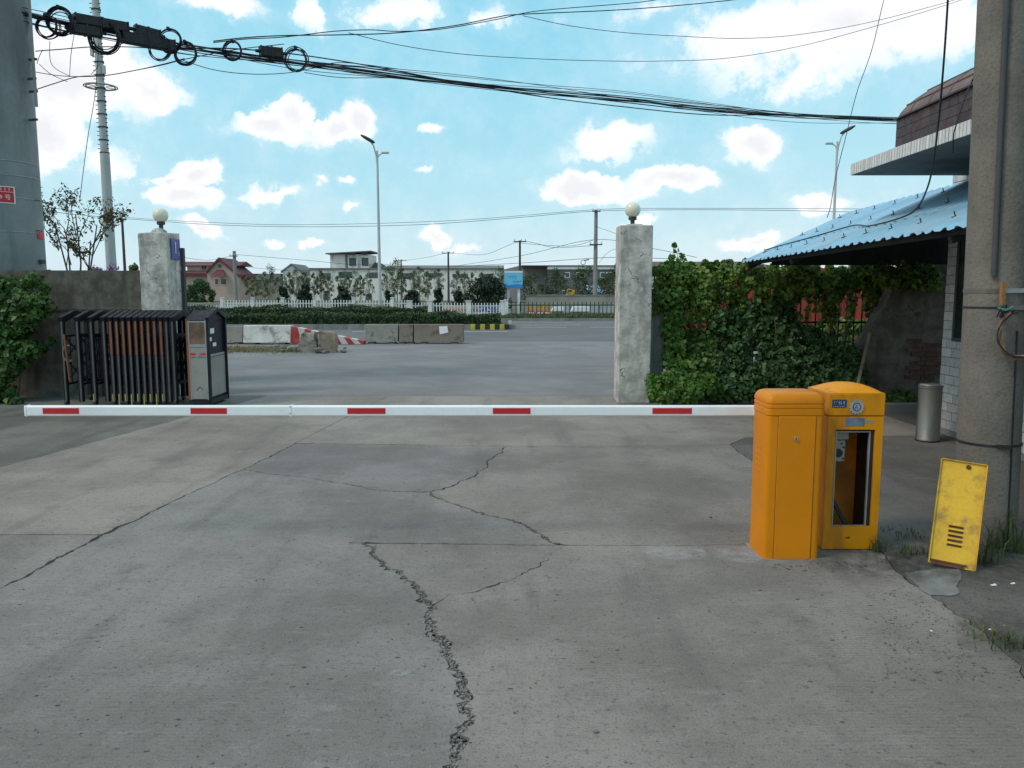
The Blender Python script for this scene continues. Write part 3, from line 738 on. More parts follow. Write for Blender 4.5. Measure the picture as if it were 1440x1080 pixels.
# crumbled pieces lying in the wide cracks
def chip(mb, x, y, z, s, rd):
    n = rd.choice((4, 5, 5, 6)); a0 = rd.uniform(0, 6.28)
    ring = [(x + s*rd.uniform(.6, 1.1)*math.cos(a0+6.283*i/n), y + s*rd.uniform(.6, 1.1)*math.sin(a0+6.283*i/n)) for i in range(n)]
    tz = [z + s*rd.uniform(-.25, .25) for _ in range(n)]
    vs = [(p[0], p[1], z - .04) for p in ring] + [(x+(p[0]-x)*.86, y+(p[1]-y)*.86, t) for p, t in zip(ring, tz)]
    fs = [tuple(range(n, 2*n))] + [(i, (i+1) % n, n+(i+1) % n, n+i) for i in range(n)]
    mb.add(vs, fs)
rd = random.Random(5)
chips = MB(); fill = MB()
for nm, dens, smax in (('C4a', 7, .009), ('C4b', 14, .011), ('C3', 3.5, .010), ('C5', 2.0, .008), ('L1a', 1.5, .010), ('L1b', 1.2, .009), ('C1', 1.2, .008), ('C2', 1.5, .007)):
    q = LN[nm]
    for i in range(len(q)-1):                       # packed fines just below the surface
        (p, w), (p2, w2) = q[i], q[i+1]
        d_ = (p2-p).normalized(); nv = Vector((-d_.y, d_.x)); h0, h1 = w*1.1+.006, w2*1.1+.006
        z0 = -.010 if nm[:2] in ('C4', 'C3') else -.016
        fill.add([(p.x+nv.x*h0, p.y+nv.y*h0, z0), (p.x-nv.x*h0, p.y-nv.y*h0, z0), (p2.x-nv.x*h1, p2.y-nv.y*h1, z0), (p2.x+nv.x*h1, p2.y+nv.y*h1, z0)], [(0, 1, 2, 3)])
    for (p, w) in q:
        if p.y < .5: continue
        for _ in range(int(dens) + (rd.random() < dens % 1)):
            ww = max(w, .010) * 1.05
            s = rd.uniform(.004, smax)
            top = rd.uniform(-.011, -.002)
            u = rd.uniform(-1, 1)*ww*1.15
            if rd.random() < .07: u *= 1.8; top = .0015; s *= .5
            chip(chips, p.x + u, p.y + rd.gauss(0, .015), top, s, rd)
o = fill.build('crack_fines', MT['fines'], yard, recalc=False); o['kind'] = 'stuff'
o = chips.build('crumbled_concrete', MT['chip'], yard, recalc=True); o['kind'] = 'stuff'
# pale patch of mortar and spilled cement dust, as thin sheets of their own
def patch(name, pts, mat, z=.004, jag=.01):
    q = crackline(pts + [pts[0]], (.0, .0), jag, .04)
    mb = MB(); mb.add([(p.x, p.y, z) for p, w in q[:-1]], [tuple(range(len(q)-1))])
    o = mb.build(name, mat, yard, recalc=False)
    return o
MT['patch'] = M('pale_patch_mortar', (.24,.235,.22), .9, .2, 6, .4, 60, stain=(.15,.145,.135), stain_amt=.5, stain_scale=4)
patch('mortar_patch', [g2(1272, 806), g2(1352, 800), g2(1354, 828), g2(1345, 838), g2(1308, 838)], MT['patch'])
def dust_mat():
    m, nt, N, L, b = mat_base('cement_dust')
    v = coords(N, L, rand=False)
    b.inputs['Base Color'].default_value = (.5, .5, .5, 1); b.inputs['Roughness'].default_value = .95
    tc = N.new('ShaderNodeTexCoord'); mp = N.new('ShaderNodeMapping'); mp.inputs['Location'].default_value = (-1, -1, 0); mp.inputs['Scale'].default_value = (2, 2, 0)
    L.new(tc.outputs['Generated'], mp.inputs['Vector'])
    gr = N.new('ShaderNodeTexGradient'); gr.gradient_type = 'SPHERICAL'; L.new(mp.outputs[0], gr.inputs[0])
    mm = N.new('ShaderNodeMath'); mm.operation = 'MULTIPLY'
    L.new(rng_n(N, L, gr.outputs['Fac'], 0, .6, 0, .42), mm.inputs[0]); L.new(rng_n(N, L, noise_n(N, L, v, 8, 8, .75), .35, .65), mm.inputs[1])
    L.new(mm.outputs[0], b.inputs['Alpha'])
    return m
MT['dust'] = dust_mat()
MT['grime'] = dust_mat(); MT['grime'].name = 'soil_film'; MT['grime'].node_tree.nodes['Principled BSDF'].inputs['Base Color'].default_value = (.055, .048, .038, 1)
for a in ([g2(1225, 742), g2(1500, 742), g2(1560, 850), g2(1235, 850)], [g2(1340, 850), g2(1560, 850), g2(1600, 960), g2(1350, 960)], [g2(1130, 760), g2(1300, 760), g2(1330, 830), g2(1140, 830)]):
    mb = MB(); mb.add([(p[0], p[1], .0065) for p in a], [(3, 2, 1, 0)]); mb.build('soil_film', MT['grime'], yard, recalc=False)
for a in ([g2(872, 764), g2(1016, 768), g2(1010, 792), g2(905, 788)], [g2(985, 764), g2(1120, 775), g2(1110, 800), g2(1000, 796)], [g2(545, 941), g2(580, 942), g2(580, 955), g2(548, 954)]):
    mb = MB(); mb.add([(p[0], p[1], .005) for p in a], [(3, 2, 1, 0)]); mb.build('cement_dust', MT['dust'], yard, recalc=False)

# loose stones on the yard
def pebble_mesh(seed, s=1.):
    rd = random.Random(seed); bm = bmesh.new(); bmesh.ops.create_icosphere(bm, subdivisions=1, radius=s)
    for v in bm.verts: v.co = Vector((v.co.x*rd.uniform(.7, 1.2), v.co.y*rd.uniform(.6, 1.1), v.co.z*rd.uniform(.45, .75)))
    me = bpy.data.meshes.new('stone'); bm.to_mesh(me); bm.free(); me.materials.append(MT['stone']); return me
PB = [pebble_mesh(i) for i in range(5)]
rd = random.Random(21)
for i, (px, py, r, lab) in enumerate([(838, 1030, .012, 'brown pebble on the concrete right of the crumbled crack'), (999, 728, .014, 'small grey stone on the slab between joint and barrier arm'), (1310, 888, .007, 'tiny white pebble on the concrete below the pale mortar patch'), (1316, 946, .012, 'grey pebble on the concrete near the grass tuft')]):
    o = link('pebble', PB[i].copy(), None); v = G(px, py); o.location = (v.x, v.y, r*.45); o.scale = (r, r, r); o.rotation_euler = (0, 0, i)
    o.data.materials[0] = MT['white'] if 'white' in lab else MT['stone']
    tag(o, lab, 'pebble')
grit = MB()
for i in range(420):
    px = rd.uniform(-80, 1520); py = rd.uniform(600, 1090) if i % 4 else rd.uniform(760, 1090)
    v = G(px, py)
    if v.x > 4.5 or v.y > 10: continue
    chip(grit, v.x, v.y, .003, rd.uniform(.002, .007), rd)
for i in range(900):      # rougher ground round the concrete pole
    v = G(rd.uniform(1240, 1520), rd.uniform(730, 960))
    chip(grit, v.x, v.y, .004, rd.uniform(.002, .011)*(1 if rd.random() < .3 else .55), rd)
for i in range(60):       # soil clods along the foot of the cabinets
    v = G(rd.uniform(1085, 1250), rd.gauss(793, 6))
    if v.y < 4.4: chip(grit, v.x, v.y, .006, rd.uniform(.003, .011), rd)
o = grit.build('grit', MT['stone']); tag(o, 'scattered grit and tiny stone chips on the concrete yard', 'grit', kind='stuff')

for i, (px, py, lab) in enumerate(((1397, 824, 'small white paper scrap on the rough ground before the pole'), (1424, 822, 'tiny white scrap next to the paper scrap before the pole'), (1392, 887, 'pale straw scrap beside the grass tuft'))):
    v = G(px, py); m_ = MB(); s_ = .014-.003*i
    m_.add([(-s_, -s_*.5, .004), (s_, -s_*.6, .006), (s_*.8, s_*.5, .012), (0, s_*.2, .009), (-s_*.9, s_*.6, .005)], [(0, 1, 3), (1, 2, 3), (0, 3, 4)])
    o = m_.build('paper_scrap', MT['paper'], None, loc=(v.x, v.y, 0), recalc=False); so = o.modifiers.new('solid', 'SOLIDIFY'); so.thickness = .0012
    tag(o, lab, 'litter')
apron = sheet('apron', MT['asphalt'], -26, 30, GATE_Y+.01, 24.6, 0.0)
sheet('road', MT['road'], -400, 400, 24.61, 42.0, -.004)
sheet('verge', MT['soil'], -400, 400, 42.15, 53.8, .10)
mb = MB(); mb.box(-400, 400, 42.0, 42.15, -.05, .14); tag(mb.build('kerb', MT['kerbstone']), kind='structure')
# painted lines
for (x0, x1, y) in ((-6.2, -.2, 30.6), (.4, 2.4, 34.5), (3.4, 5.6, 34.5), (6.8, 9.4, 34.5), (10.5, 13, 34.5), (-1.0, 3.2, 36.8), (-.8, 14, 40.2)):
    tag(sheet('lane_marking', MT['line'], x0, x1, y, y+.16, .002), kind='structure')
# central reserve with kerb stones; its nose is painted yellow and black
XN = ground_at(718, 32.5).x
mb = MB(); mb.box(-60, XN-.12, 32.66, 37.4, -.05, .17); median = tag(mb.build('median', MT['soil']), kind='structure')
ks = MB(); ks.box(-.5, .5, 0, .15, -.05, .21)
kme = ks.mesh('kerb_stone', MT['kerbstone'])
x = XN - 1.66 - .5
while x > -22:
    link('kerb_stone', kme, median, loc=(x, 32.5, 0)); x -= 1.012
kb = MB(); kb.box(-.098, .098, 0, .15, -.05, .215)
ym, bk = kb.mesh('painted_kerb_stone', MT['yellow_kerb']), kb.mesh('painted_kerb_stone', MT['black_kerb'])
for i in range(8):
    link('painted_kerb_stone', (ym, bk)[i % 2], median, bevel=.01, loc=(XN - 1.55 + .2*i, 32.49, 0))
mb = MB(); mb.box(XN-.11, XN+.04, 32.66, 37.4, -.05, .21); mb.build('kerb_nose', MT['kerbstone'], median)

# ------------------------------------------------------------------ gate pillars, walls
def pillar(name, label, x0, x1, y0, y1, h, seed, chipx):
    root = thing(name, label, 'gate pillar', ((x0+x1)/2, y0, 0))
    w = (x1-x0)/2; d = y1-y0
    bm = bmesh.new(); nz = 40
    prev = None; rd = random.Random(seed)
    rings = []
    for i in range(nz+1):
        z = h*i/nz; ring = []
        for (a, b) in ((-w, 0), (0, 0), (w, 0), (w, d/2), (w, d), (0, d), (-w, d), (-w, d/2)):
            nv = noise.noise(Vector((a*6+seed, b*6, z*5)))*.007
            ring.append(bm.verts.new((a*(1+nv), b + nv*(1 if b > 0 else -1), z + (noise.noise(Vector((a*7, b*7, seed)))*.03 if i == nz else 0))))
        rings.append(ring)
    for i in range(nz):
        for j in range(8):
            bm.faces.new((rings[i][j], rings[i][(j+1) % 8], rings[i+1][(j+1) % 8], rings[i+1][j]))
    bm.faces.new(rings[-1]); bm.faces.new(rings[0][::-1])
    bmesh.ops.recalc_face_normals(bm, faces=bm.faces)
    me = bpy.data.meshes.new('shaft'); bm.to_mesh(me); bm.free(); me.materials.append(MT['plaster'])
    link('shaft', me, root, bevel=.012)
    return root
pR = pillar('gate_pillar', 'weathered grey plaster gate pillar beside the overgrown fence', (870-720)/1110*10.9, (915.5-720)/1110*10.9, 10.9, 11.36, 2.45, 3, .1)
pL = pillar('gate_pillar', 'weathered gate pillar with blue number plate beside the folding gate', (203-720)/1110*11.6, (243-720)/1110*11.6, 11.56, 12.02, 2.40, 8, .1)
# raised mortar hump, loose steel flashing and the number plate on the left pillar
mb = MB(); mb.lathe([(.13, 2.38), (.10, 2.44), (.05, 2.47), (.03, 2.475)], (.02, .2, 0), 10); mb.build('mortar_cap', MT['plaster'], pL)
wl = (243-203)/1110*11.6/2
mb = MB(); mb.box(wl+.012, wl+.05, .42, .50, .02, 2.2); mb.build('corner_pipe', MT['dark_pole'], pL)
mb = MB(); mb.box(wl+.012, wl+.022, .10, .40, 2.02, 2.32); pl = mb.build('number_plate', MT['blue_sign'], pL)
text('1', .24, MT['white'], pl, (wl+.026, .23, 2.18), (math.pi/2, 0, math.pi/2))
text('号', .055, MT['white'], pl, (wl+.026, .34, 2.10), (math.pi/2, 0, math.pi/2))
mb = MB(); mb.lathe([(.14, 2.44), (.11, 2.47), (.04, 2.48)], (0, .2, 0), 10); mb.build('mortar_cap', MT['plaster'], pR)
def globe(label, x, y, z):
    g = thing('globe_lamp', label, 'lamp', (x, y, z))
    m = MB(); m.lathe([(.03, -.01), (.03, .05), (.055, .06), (.06, .09), (.05, .10)], n=16); m.build('collar', MT['dark_pole'], g, smooth=True)
    m = MB(); m.lathe([(.004, .085)] + [(.108*math.sin(t), .195 - .108*math.cos(t)) for t in [math.pi*k/16 for k in range(3, 16)]] + [(.002, .303)], n=24); m.build('globe', MT['globe'], g, smooth=True)
globe('milky globe lamp on top of the pillar beside the overgrown fence', pR.location.x-.03, 11.1, 2.475)
globe('milky globe lamp on top of the pillar with the blue number plate', pL.location.x+.05, 11.76, 2.465)

wl_ = thing('boundary_wall', 'dark stained concrete boundary wall behind the folded gate', 'wall', (-7.4, 11.7, 0))
mb = MB()
nx = 30
for (y, s) in ((0, 1),):
    top = []
    vs = []; fs = []
    for i in range(nx+1):
        x = -3.2 + (5.18)*i/nx
        zt = 1.86 + .012*noise.noise(Vector((x*1.5, 0, 2)))
        vs += [(x, 0, -.05), (x, 0, zt), (x, .22, zt), (x, .22, -.05)]
    for i in range(nx):
        a, b = i*4, i*4+4
        fs += [(a, b, b+1, a+1), (a+1, b+1, b+2, a+2), (a+2, b+2, b+3, a+3)]
    fs += [(0, 1, 2, 3), (nx*4, nx*4+3, nx*4+2, nx*4+1)]
    mb.add(vs, fs)
mb.build('render_face', MT['wall'], wl_)
mb = MB(); mb.box(-.6, 1.95, -.012, .0, 1.26, 1.29); mb.build('render_seam', MT['dirt'], wl_)
# ------------------------------------------------------------------ barrier: cabinets and arm
def rr_plan(w, d, c):      # chamfered/rounded rectangle, y from 0 to d
    pts = []
    for (cx, cy, a0) in ((w/2-c, c, -90), (w/2-c, d-c, 0), (-w/2+c, d-c, 90), (-w/2+c, c, 180)):
        for k in range(5):
            a = R(a0 + 90*k/4); pts.append((cx + c*math.cos(a), cy + c*math.sin(a)))
    return pts
def loft(mb, rings):
    n = len(rings[0]); vs = [p for r in rings for p in r]; fs = []
    for i in range(len(rings)-1):
        for j in range(n):
            j2 = (j+1) % n
            fs.append((i*n+j, i*n+j2, (i+1)*n+j2, (i+1)*n+j))
    fs.append(tuple(range(n))[::-1]); fs.append(tuple((len(rings)-1)*n+j for j in range(n)))
    mb.add(vs, fs)
# --- newer cabinet
ax0, ax1 = (1076-720)/1110*4.54, (1156.5-720)/1110*4.54
cw = ax1-ax0; cd = .27
cab = thing('boom_barrier', 'boom barrier of clean orange cabinet and long white arm with red strips', 'boom barrier', ((ax0+ax1)/2, 4.446, 0))
m = MB(); loft(m, [[(x, y, z) for x, y in rr_plan(cw, cd, .03)] for z in (0.002, .846)])
m.build('housing', MT['orange'], cab, smooth=True)
m = MB()
lid = []
for (off, z, c) in ((.003, .838, .032), (.003, .875, .032), (-.001, .878, .031), (-.001, .884, .031), (.003, .887, .032), (.003, .905, .032), (-.001, .908, .031), (-.001, .914, .031), (.003, .917, .032), (.003, .935, .032), (-.004, .958, .035), (-.016, .975, .04), (-.034, .983, .05)):
    lid.append([(x, y, .849+(z-.838)*.87) for x, y in [(px_, py_) for px_, py_ in [(p[0]*(1+2*off/cw), cd/2+(p[1]-cd/2)*(1+2*off/cd)) for p in rr_plan(cw, cd, c)]]])
loft(m, lid); m.build('lid', MT['orange'], cab, smooth=True)
m = MB(); m.box(-cw/2+.064, cw/2-.052, -.004, .012, .004, .843)
door = m.build('door', MT['orange'], cab, bevel=.003)
for sx in (-cw/2+.0625, cw/2-.0505):
    m = MB(); m.box(sx-.0013, sx+.0013, -.0015, .01, .004, .844); m.build('door_gap', MT['rust'], cab)
m = MB(); m.tube([(0, -.004, 0), (0, -.012, 0)], .012, 14); lk = m.build('lock', MT['silver'], door, loc=(.0, 0, .715), smooth=True)
m = MB(); m.box(-.002, .002, -.0135, -.011, -.006, .006); m.build('keyhole', MT['black'], lk, loc=(0, 0, 0))
for r_ in range(2):
    for k in range(5):
        m = MB(); z = .50 + .035*k; y = .10 + .05*r_
        m.bar((-cw/2-.0005, y, z), (-cw/2-.0005, y+.032, z+.003), .004, .007); m.build('vent_slot', MT['orange'], cab)
m = MB(); m.box(-cw/2-.012, cw/2+.012, -.012, cd+.02, .0005, .004); m.build('base_plate', MT['patch'], cab)

# --- arm, carried on the far side of the cabinet
arm_y0, arm_y1 = 4.775, 4.825
aL = P(35, 577, arm_y0); aR = P(1100, 577, arm_y0)
zt, zb = P(500, 571, arm_y0).z, P(500, 585.5, arm_y0).z
Lh = aR.x - aL.x; Ah = zt - zb
ao = Vector((aR.x, arm_y0, zb)) - cab.location
jx = P(408, 577, arm_y0).x - aR.x
def apart(m, name, mat, parent, **k):
    return m.build(name, mat, parent, loc=ao if parent is cab else None, **k)
m = MB(); m.box(jx+.001, .06, 0, arm_y1-arm_y0, 0, Ah); arm = apart(m, 'arm', MT['white_arm'], cab, bevel=.009, seg=3)
m = MB(); m.box(-Lh, jx-.001, 0, arm_y1-arm_y0, 0, Ah); apart(m, 'arm_extension', MT['white_arm'], arm, bevel=.009, seg=3)
m = MB(); m.box(-Lh-.006, -Lh+.012, -.002, arm_y1-arm_y0+.002, -.002, Ah+.002); apart(m, 'end_cap', MT['white_arm'], arm, bevel=.006)
m = MB(); m.box(jx-.008, jx+.012, -.002, arm_y1-arm_y0+.002, -.002, Ah+.003); apart(m, 'joint_sleeve', MT['white_arm'], arm, bevel=.006)
for z in (.02, .06):
    m = MB(); m.tube([(jx, -.002, z), (jx, -.005, z)], .004, 8); apart(m, 'rivet', MT['steel'], arm)
for (a, b) in ((60, 111), (268, 319), (488.5, 542), (693, 746), (917.5, 973)):
    m = MB(); xa, xb = P(a, 577, arm_y0).x - aR.x, P(b, 577, arm_y0).x - aR.x
    m.box(xa, xb, -.0015, .001, Ah*.24, Ah*.80); apart(m, 'reflective_strip', MT['red_film'], arm)
m = MB(); m.box(-.16, .06, -.055, -.001, -.012, Ah+.015); apart(m, 'clamp', MT['white_arm'], arm, bevel=.004)

# --- older cabinet with its front opening uncovered
bx0, bx1 = (1161-720)/1110*4.72, (1238.5-720)/1110*4.72
bw = bx1-bx0; bd = .33; YB = 4.626
ob = thing('barrier_cabinet', 'older orange barrier cabinet with open front, gear badge and blue stickers', 'barrier cabinet', ((bx0+bx1)/2, YB, 0))
zs = .815                              # lid seam
ox0, ox1, oz0, oz1 = -bw/2+.048, bw/2-.046, .145, .735
t = .006
m = MB(); m.box(-bw/2, ox0, 0, .012, .004, zs); m.box(ox1, bw/2, 0, .012, .004, zs); m.box(ox0, ox1, 0, .012, .004, oz0); m.box(ox0, ox1, 0, .012, oz1, zs)
m.build('front_frame', MT['orange_old'], ob)
for (x0, x1) in ((-bw/2, -bw/2+t), (bw/2-t, bw/2)):
    m = MB(); m.box(x0, x1, .0125, bd, .004, zs); m.build('side_panel', MT['orange_old'], ob)
m = MB(); m.box(-bw/2+t, bw/2-t, bd-t, bd-.0005, .004, zs); m.build('back_panel', MT['orange_in'], ob)
m = MB(); m.box(-bw/2+t, bw/2-t, .0125, bd-t, .004, .012); m.build('floor_panel', MT['rust'], ob)
# lip round the opening
m = MB(); lw = .007
m.box(ox0+.008, ox0+.008+lw, .014, .03, oz0+.002, oz1-.012); m.box(ox1-.02-lw, ox1-.02, .014, .03, oz0+.002, oz1-.012)
m.box(ox0+.015, ox1-.027, .014, .03, oz1-.012-lw, oz1-.012); m.box(ox0+.001, ox1-.02, .013, .03, oz0-.004, oz0+.001); m.build('seal_strip', MT['head_grey'], ob)
m = MB(); m.box(ox1-.02, ox1+.002, .013, .06, oz0, oz1); m.build('inner_flange', MT['black'], ob)
# mechanism inside
m = MB(); m.box(ox0+.004, ox0+.085, .05, .16, .53, .66); gb = m.build('gearbox', MT['beige_plastic'], ob, bevel=.008)
m = MB(); m.box(ox0+.004, ox0+.11, .06, .2, .66, .72); m.build('motor', MT['beige_plastic'], ob, bevel=.01)
m = MB(); m.tube([(ox0+.04, .05, .585), (ox0+.04, .038, .585)], .026, 16); m.build('crank_hub', MT['black'], gb)
for (dx, dz) in ((.072, .62), (.072, .55), (.06, .642)):
    m = MB(); m.tube([(ox0+dx, .05, dz), (ox0+dx, .044, dz)], .006, 8); m.build('bolt', MT['black'], gb)
m = MB(); m.tube([(ox0+.02, .1, .53), (ox0+.026, .1, .48), (ox0+.018, .1, .44)], [.014, .012, .008], 10); m.build('hanging_lever', MT['black'], ob)
m = MB(); m.bar((ox0-.01, .07, .36), (ox0+.125, .07, .12), .026, .022); m.build('spring_strut', MT['black'], ob)
m = MB(); m.box(bw/2-t-.012, bw/2-t-.0005, .05, .30, .02, .78); m.build('control_board', MT['black'], ob)
m = MB(); m.box(ox0-.04, ox1, .18, .315, .76, .80); m.build('top_bracket', MT['black'], ob)
# lid: straight skirt and a cushion-shaped crown
m = MB(); lw2 = bw/2+.004
m.box(-lw2, lw2, -.004, bd+.004, zs+.003, .952)
m.build('lid_skirt', MT['orange_old'], ob, bevel=.006)
m = MB(); n = 14; vs = []; fs = []
for j in range(n+1):
    for i in range(n+1):
        u, v = -1+2*i/n, -1+2*j/n
        z = 0.9525 + .048*(1-abs(u)**2.2)**.8*(1-abs(v)**3)**.9
        vs.append((u*lw2*.995, bd/2+v*(bd/2+.003), z))
for j in range(n):
    for i in range(n):
        a = j*(n+1)+i; fs.append((a, a+1, a+n+2, a+n+1))
m.add(vs, fs); m.build('lid_crown', MT['orange_old'], ob, smooth=True)
# gear badge
bc = Vector(((1202-720)/1110*4.69 - (bx0+bx1)/2, -.005, .815+.058))
m = MB(); nt = 14; poly = []
for k in range(nt*4):
    r_ = .046 if k % 4 in (0, 1) else .039
    a = 2*math.pi*k/(nt*4); poly.append((bc.x+r_*math.cos(a), bc.y, bc.z+r_*math.sin(a)))
m.prism(poly, (0, -.006, 0)); bad = m.build('gear_badge', MT['silver'], ob)
m = MB(); poly = []
for k in range(48):
    a = 2*math.pi*k/48; r_ = .026 if (k//2) % 2 else .023
    poly.append((bc.x+r_*math.cos(a), bc.y-.0065, bc.z+r_*math.sin(a)))
m.prism(poly, (0, -.0012, 0)); m.build('badge_ring', MT['dark_blue_label'], bad)
m = MB(); m.tube([(bc.x, bc.y-.0075, bc.z), (bc.x, bc.y-.0092, bc.z)], .019, 20); m.build('badge_centre', MT['silver'], bad)
m = MB()
for (a, b) in (((-.012, -.012), (-.003, .012)), ((-.003, .012), (.004, -.012)), ((.006, -.010), (.013, -.010)), ((.006, .006), (.012, .002)), ((-.008, -.004), (.001, -.004))):
    m.bar((bc.x+a[0], bc.y-.0097, bc.z+a[1]), (bc.x+b[0], bc.y-.0097, bc.z+b[1]), .001, .003, up=(0, 0, 1))
m.build('badge_mark', MT['dark_blue_label'], bad)
def sticker(px0, px1, z0, z1, mat, y, marks=True, name='sticker'):
    x0, x1 = (px0-720)/1110*4.69-(bx0+bx1)/2, (px1-720)/1110*4.69-(bx0+bx1)/2
    m = MB(); m.box(x0, x1, y-.0012, y, z0, z1); s = m.build(name, mat, ob)
    if marks:
        rd = random.Random(int(px0)); m = MB(); k = 5
        for i in range(k):
            xa = x0+.008+(x1-x0-.016)*i/k; wd = (x1-x0-.016)/k*.75; h = z1-z0
            for _ in range(3):
                if rd.random() < .5: m.box(xa, xa+wd, y-.0022, y-.0013, *(lambda c: (c, c+.0022))(z0+h*rd.uniform(.35, .8)))
                else:
                    xx = xa+rd.uniform(0, wd-.002); m.box(xx, xx+.002, y-.0024, y-.0013, z0+h*.34, z0+h*.82)
        for i in range(7):
            xa = x0+.008+(x1-x0-.016)*i/7; m.box(xa, xa+.004, y-.0022, y-.0013, z0+h*.1, z0+h*.18)
        m.build('sticker_print', MT['grey_blue_print'], s)
MT['grey_blue_print'] = M('pale_print', (.42,.5,.52), .6, .1, 6, 0, fine=0)
sticker(1168, 1188.5, .868, .916, MT['dark_blue_label'], -.0045)
sticker(1188, 1215, .757, .806, MT['grey_blue_label'], -.0005, False, 'worn_label')
m = MB(); m.box((1215-720)/1110*4.69-(bx0+bx1)/2+.002, (1228-720)/1110*4.69-(bx0+bx1)/2, -.0012, -.0002, .775, .792); m.build('label_residue', MT['beige_plastic'], ob)
m = MB(); m.box(-bw/2-.008, bw/2+.006, -.008, bd+.01, .0005, .0035); m.build('rusted_base_edge', MT['rust'], ob)
m = MB(); m.bar((-.03, -.001, .072), (.0, -.001, .078), .003, .006); m.bar((-.012, -.001, .07), (-.005, -.001, .08), .003, .006); m.build('scratch', MT['rust'], ob)

# --- detached door of the older cabinet, leaning on the concrete pole
d0 = G(1305.5, 796.5); d1 = G(1370.5, 804.5)
pw = (Vector((d1.x, d1.y))-Vector((d0.x, d0.y))).length
dp = thing('cabinet_door', 'worn yellow cabinet door with vent slots leaning against the concrete pole', 'cabinet door', ((d0.x+d1.x)/2, (d0.y+d1.y)/2, .012))
dp.rotation_euler = (R(-19), R(5.5), math.atan2(d1.y-d0.y, d1.x-d0.x)+.02)
ph = .60
m = MB(); m.box(-pw/2, pw/2, 0, .002, 0, ph); pn = m.build('panel', MT['yellow'], dp)
m = MB(); m.box(-pw/2-.004, -pw/2, -.014, .004, .004, ph); m.box(pw/2, pw/2+.004, -.014, .004, .004, ph); m.box(-pw/2, pw/2, -.014, -.0005, ph, ph+.004); m.build('rim', MT['yellow'], dp)
m = MB(); m.box(-pw/2, pw/2*.65, -.010, -.0008, .018, .026); m.box(-pw/2+.01, pw/2*.55, -.006, -.0008, .0, .017); m.build('torn_bottom_rim', MT['rust'], dp)
for k in range(5):
    m = MB(); z = .115+.026*k; x = .0
    m.box(x-.037, x+.037, -.002, -.0005, z, z+.012); sl = m.build('vent_slot', MT['rust'], pn)
    m = MB(); m.bar((x-.038, -.005, z+.014), (x+.038, -.005, z+.014), .010, .003); m.build('louvre', MT['yellow'], pn)
m = MB(); m.lathe([(.013, 0), (.012, .008), (.006, .012)], n=12); m.build('knob', MT['rust'], dp, loc=(.025, -.001, ph-.024), rot=(R(90), 0, 0))

# ------------------------------------------------------------------ concrete utility pole at the right
PY = 4.85; PX = (1384-720)/1110*(PY*CP+H*SP)
up = thing('utility_pole', 'thick round concrete utility pole with strapped conduit beside the guardhouse', 'utility pole', (PX, PY, 0))
LEANX = -.024
def pz(z): return (LEANX*z, 0)
def prad(z): return .178-.0045*z
def on_pole(px, z, off=0.):            # point on the pole's skin (pole-local) seen at pixel column px
    a = pole_angle(PX+pz(z)[0], PY, prad(z)+off, z, px); r_ = prad(z)+off
    return Vector((pz(z)[0]+r_*math.cos(a), r_*math.sin(a), z)), a
m = MB(); k = 24
m.tube([(pz(8.5*i/k)[0], 0, 8.5*i/k - .06) for i in range(k+1)], [prad(8.5*i/k) for i in range(k+1)], 40)
m.build('shaft', MT['pole_conc'], up, smooth=True)
zlow = 1.64
ac = on_pole(1406, 2.3)[1]
m = MB(); m.tube([(pz(z)[0]+(prad(z)+.017)*math.cos(ac), (prad(z)+.017)*math.sin(ac), z) for z in [zlow+6.6*i/19 for i in range(20)]], .017, 10); m.build('conduit', MT['conduit'], up, smooth=True)
def band(z, w, mat, extra=.004):
    rr = prad(z)+extra; m = MB()
    ring = [(pz(z)[0]+rr*math.cos(2*math.pi*i/36), rr*math.sin(2*math.pi*i/36)) for i in range(36)]
    loft(m, [[(x, y, z-w/2) for x, y in ring], [(x, y, z+w/2) for x, y in ring]])
    return m.build('strap', mat, up, smooth=True)
zA, zB, zC = P(1390, 409, 4.68).z, P(1390, 433, 4.68).z, P(1387, 628, 4.68).z
band(zA, .026, MT['strap_steel']); band(zB, .012, MT['black']); s3 = band(zC, .014, MT['black'])
pc, a_ = on_pole(1412, zC, .012)
m = MB(); m.bar(pc+Vector((-.04*math.sin(-a_)*0-.035, .02, 0)), pc+Vector((.035, -.012, 0)), .02, .022); m.build('strap_clamp', MT['black'], s3)
for z, mt in ((zA, 'steel'), (zB, 'strap_steel')):
    p0, _ = on_pole(1410, z, .016); m = MB(); m.bar(p0, p0+Vector((.55, -.02, .01)), .012, .026); m.build('bracket_bar', MT[mt], up)
p0, _ = on_pole(1409, zB, .034); p1, _ = on_pole(1409, zA, .034)
m = MB(); m.bar(p0+Vector((0, 0, .02)), p1+Vector((0, 0, .05)), .028, .02); m.build('wood_cleat', MT['wood_orange'], up)
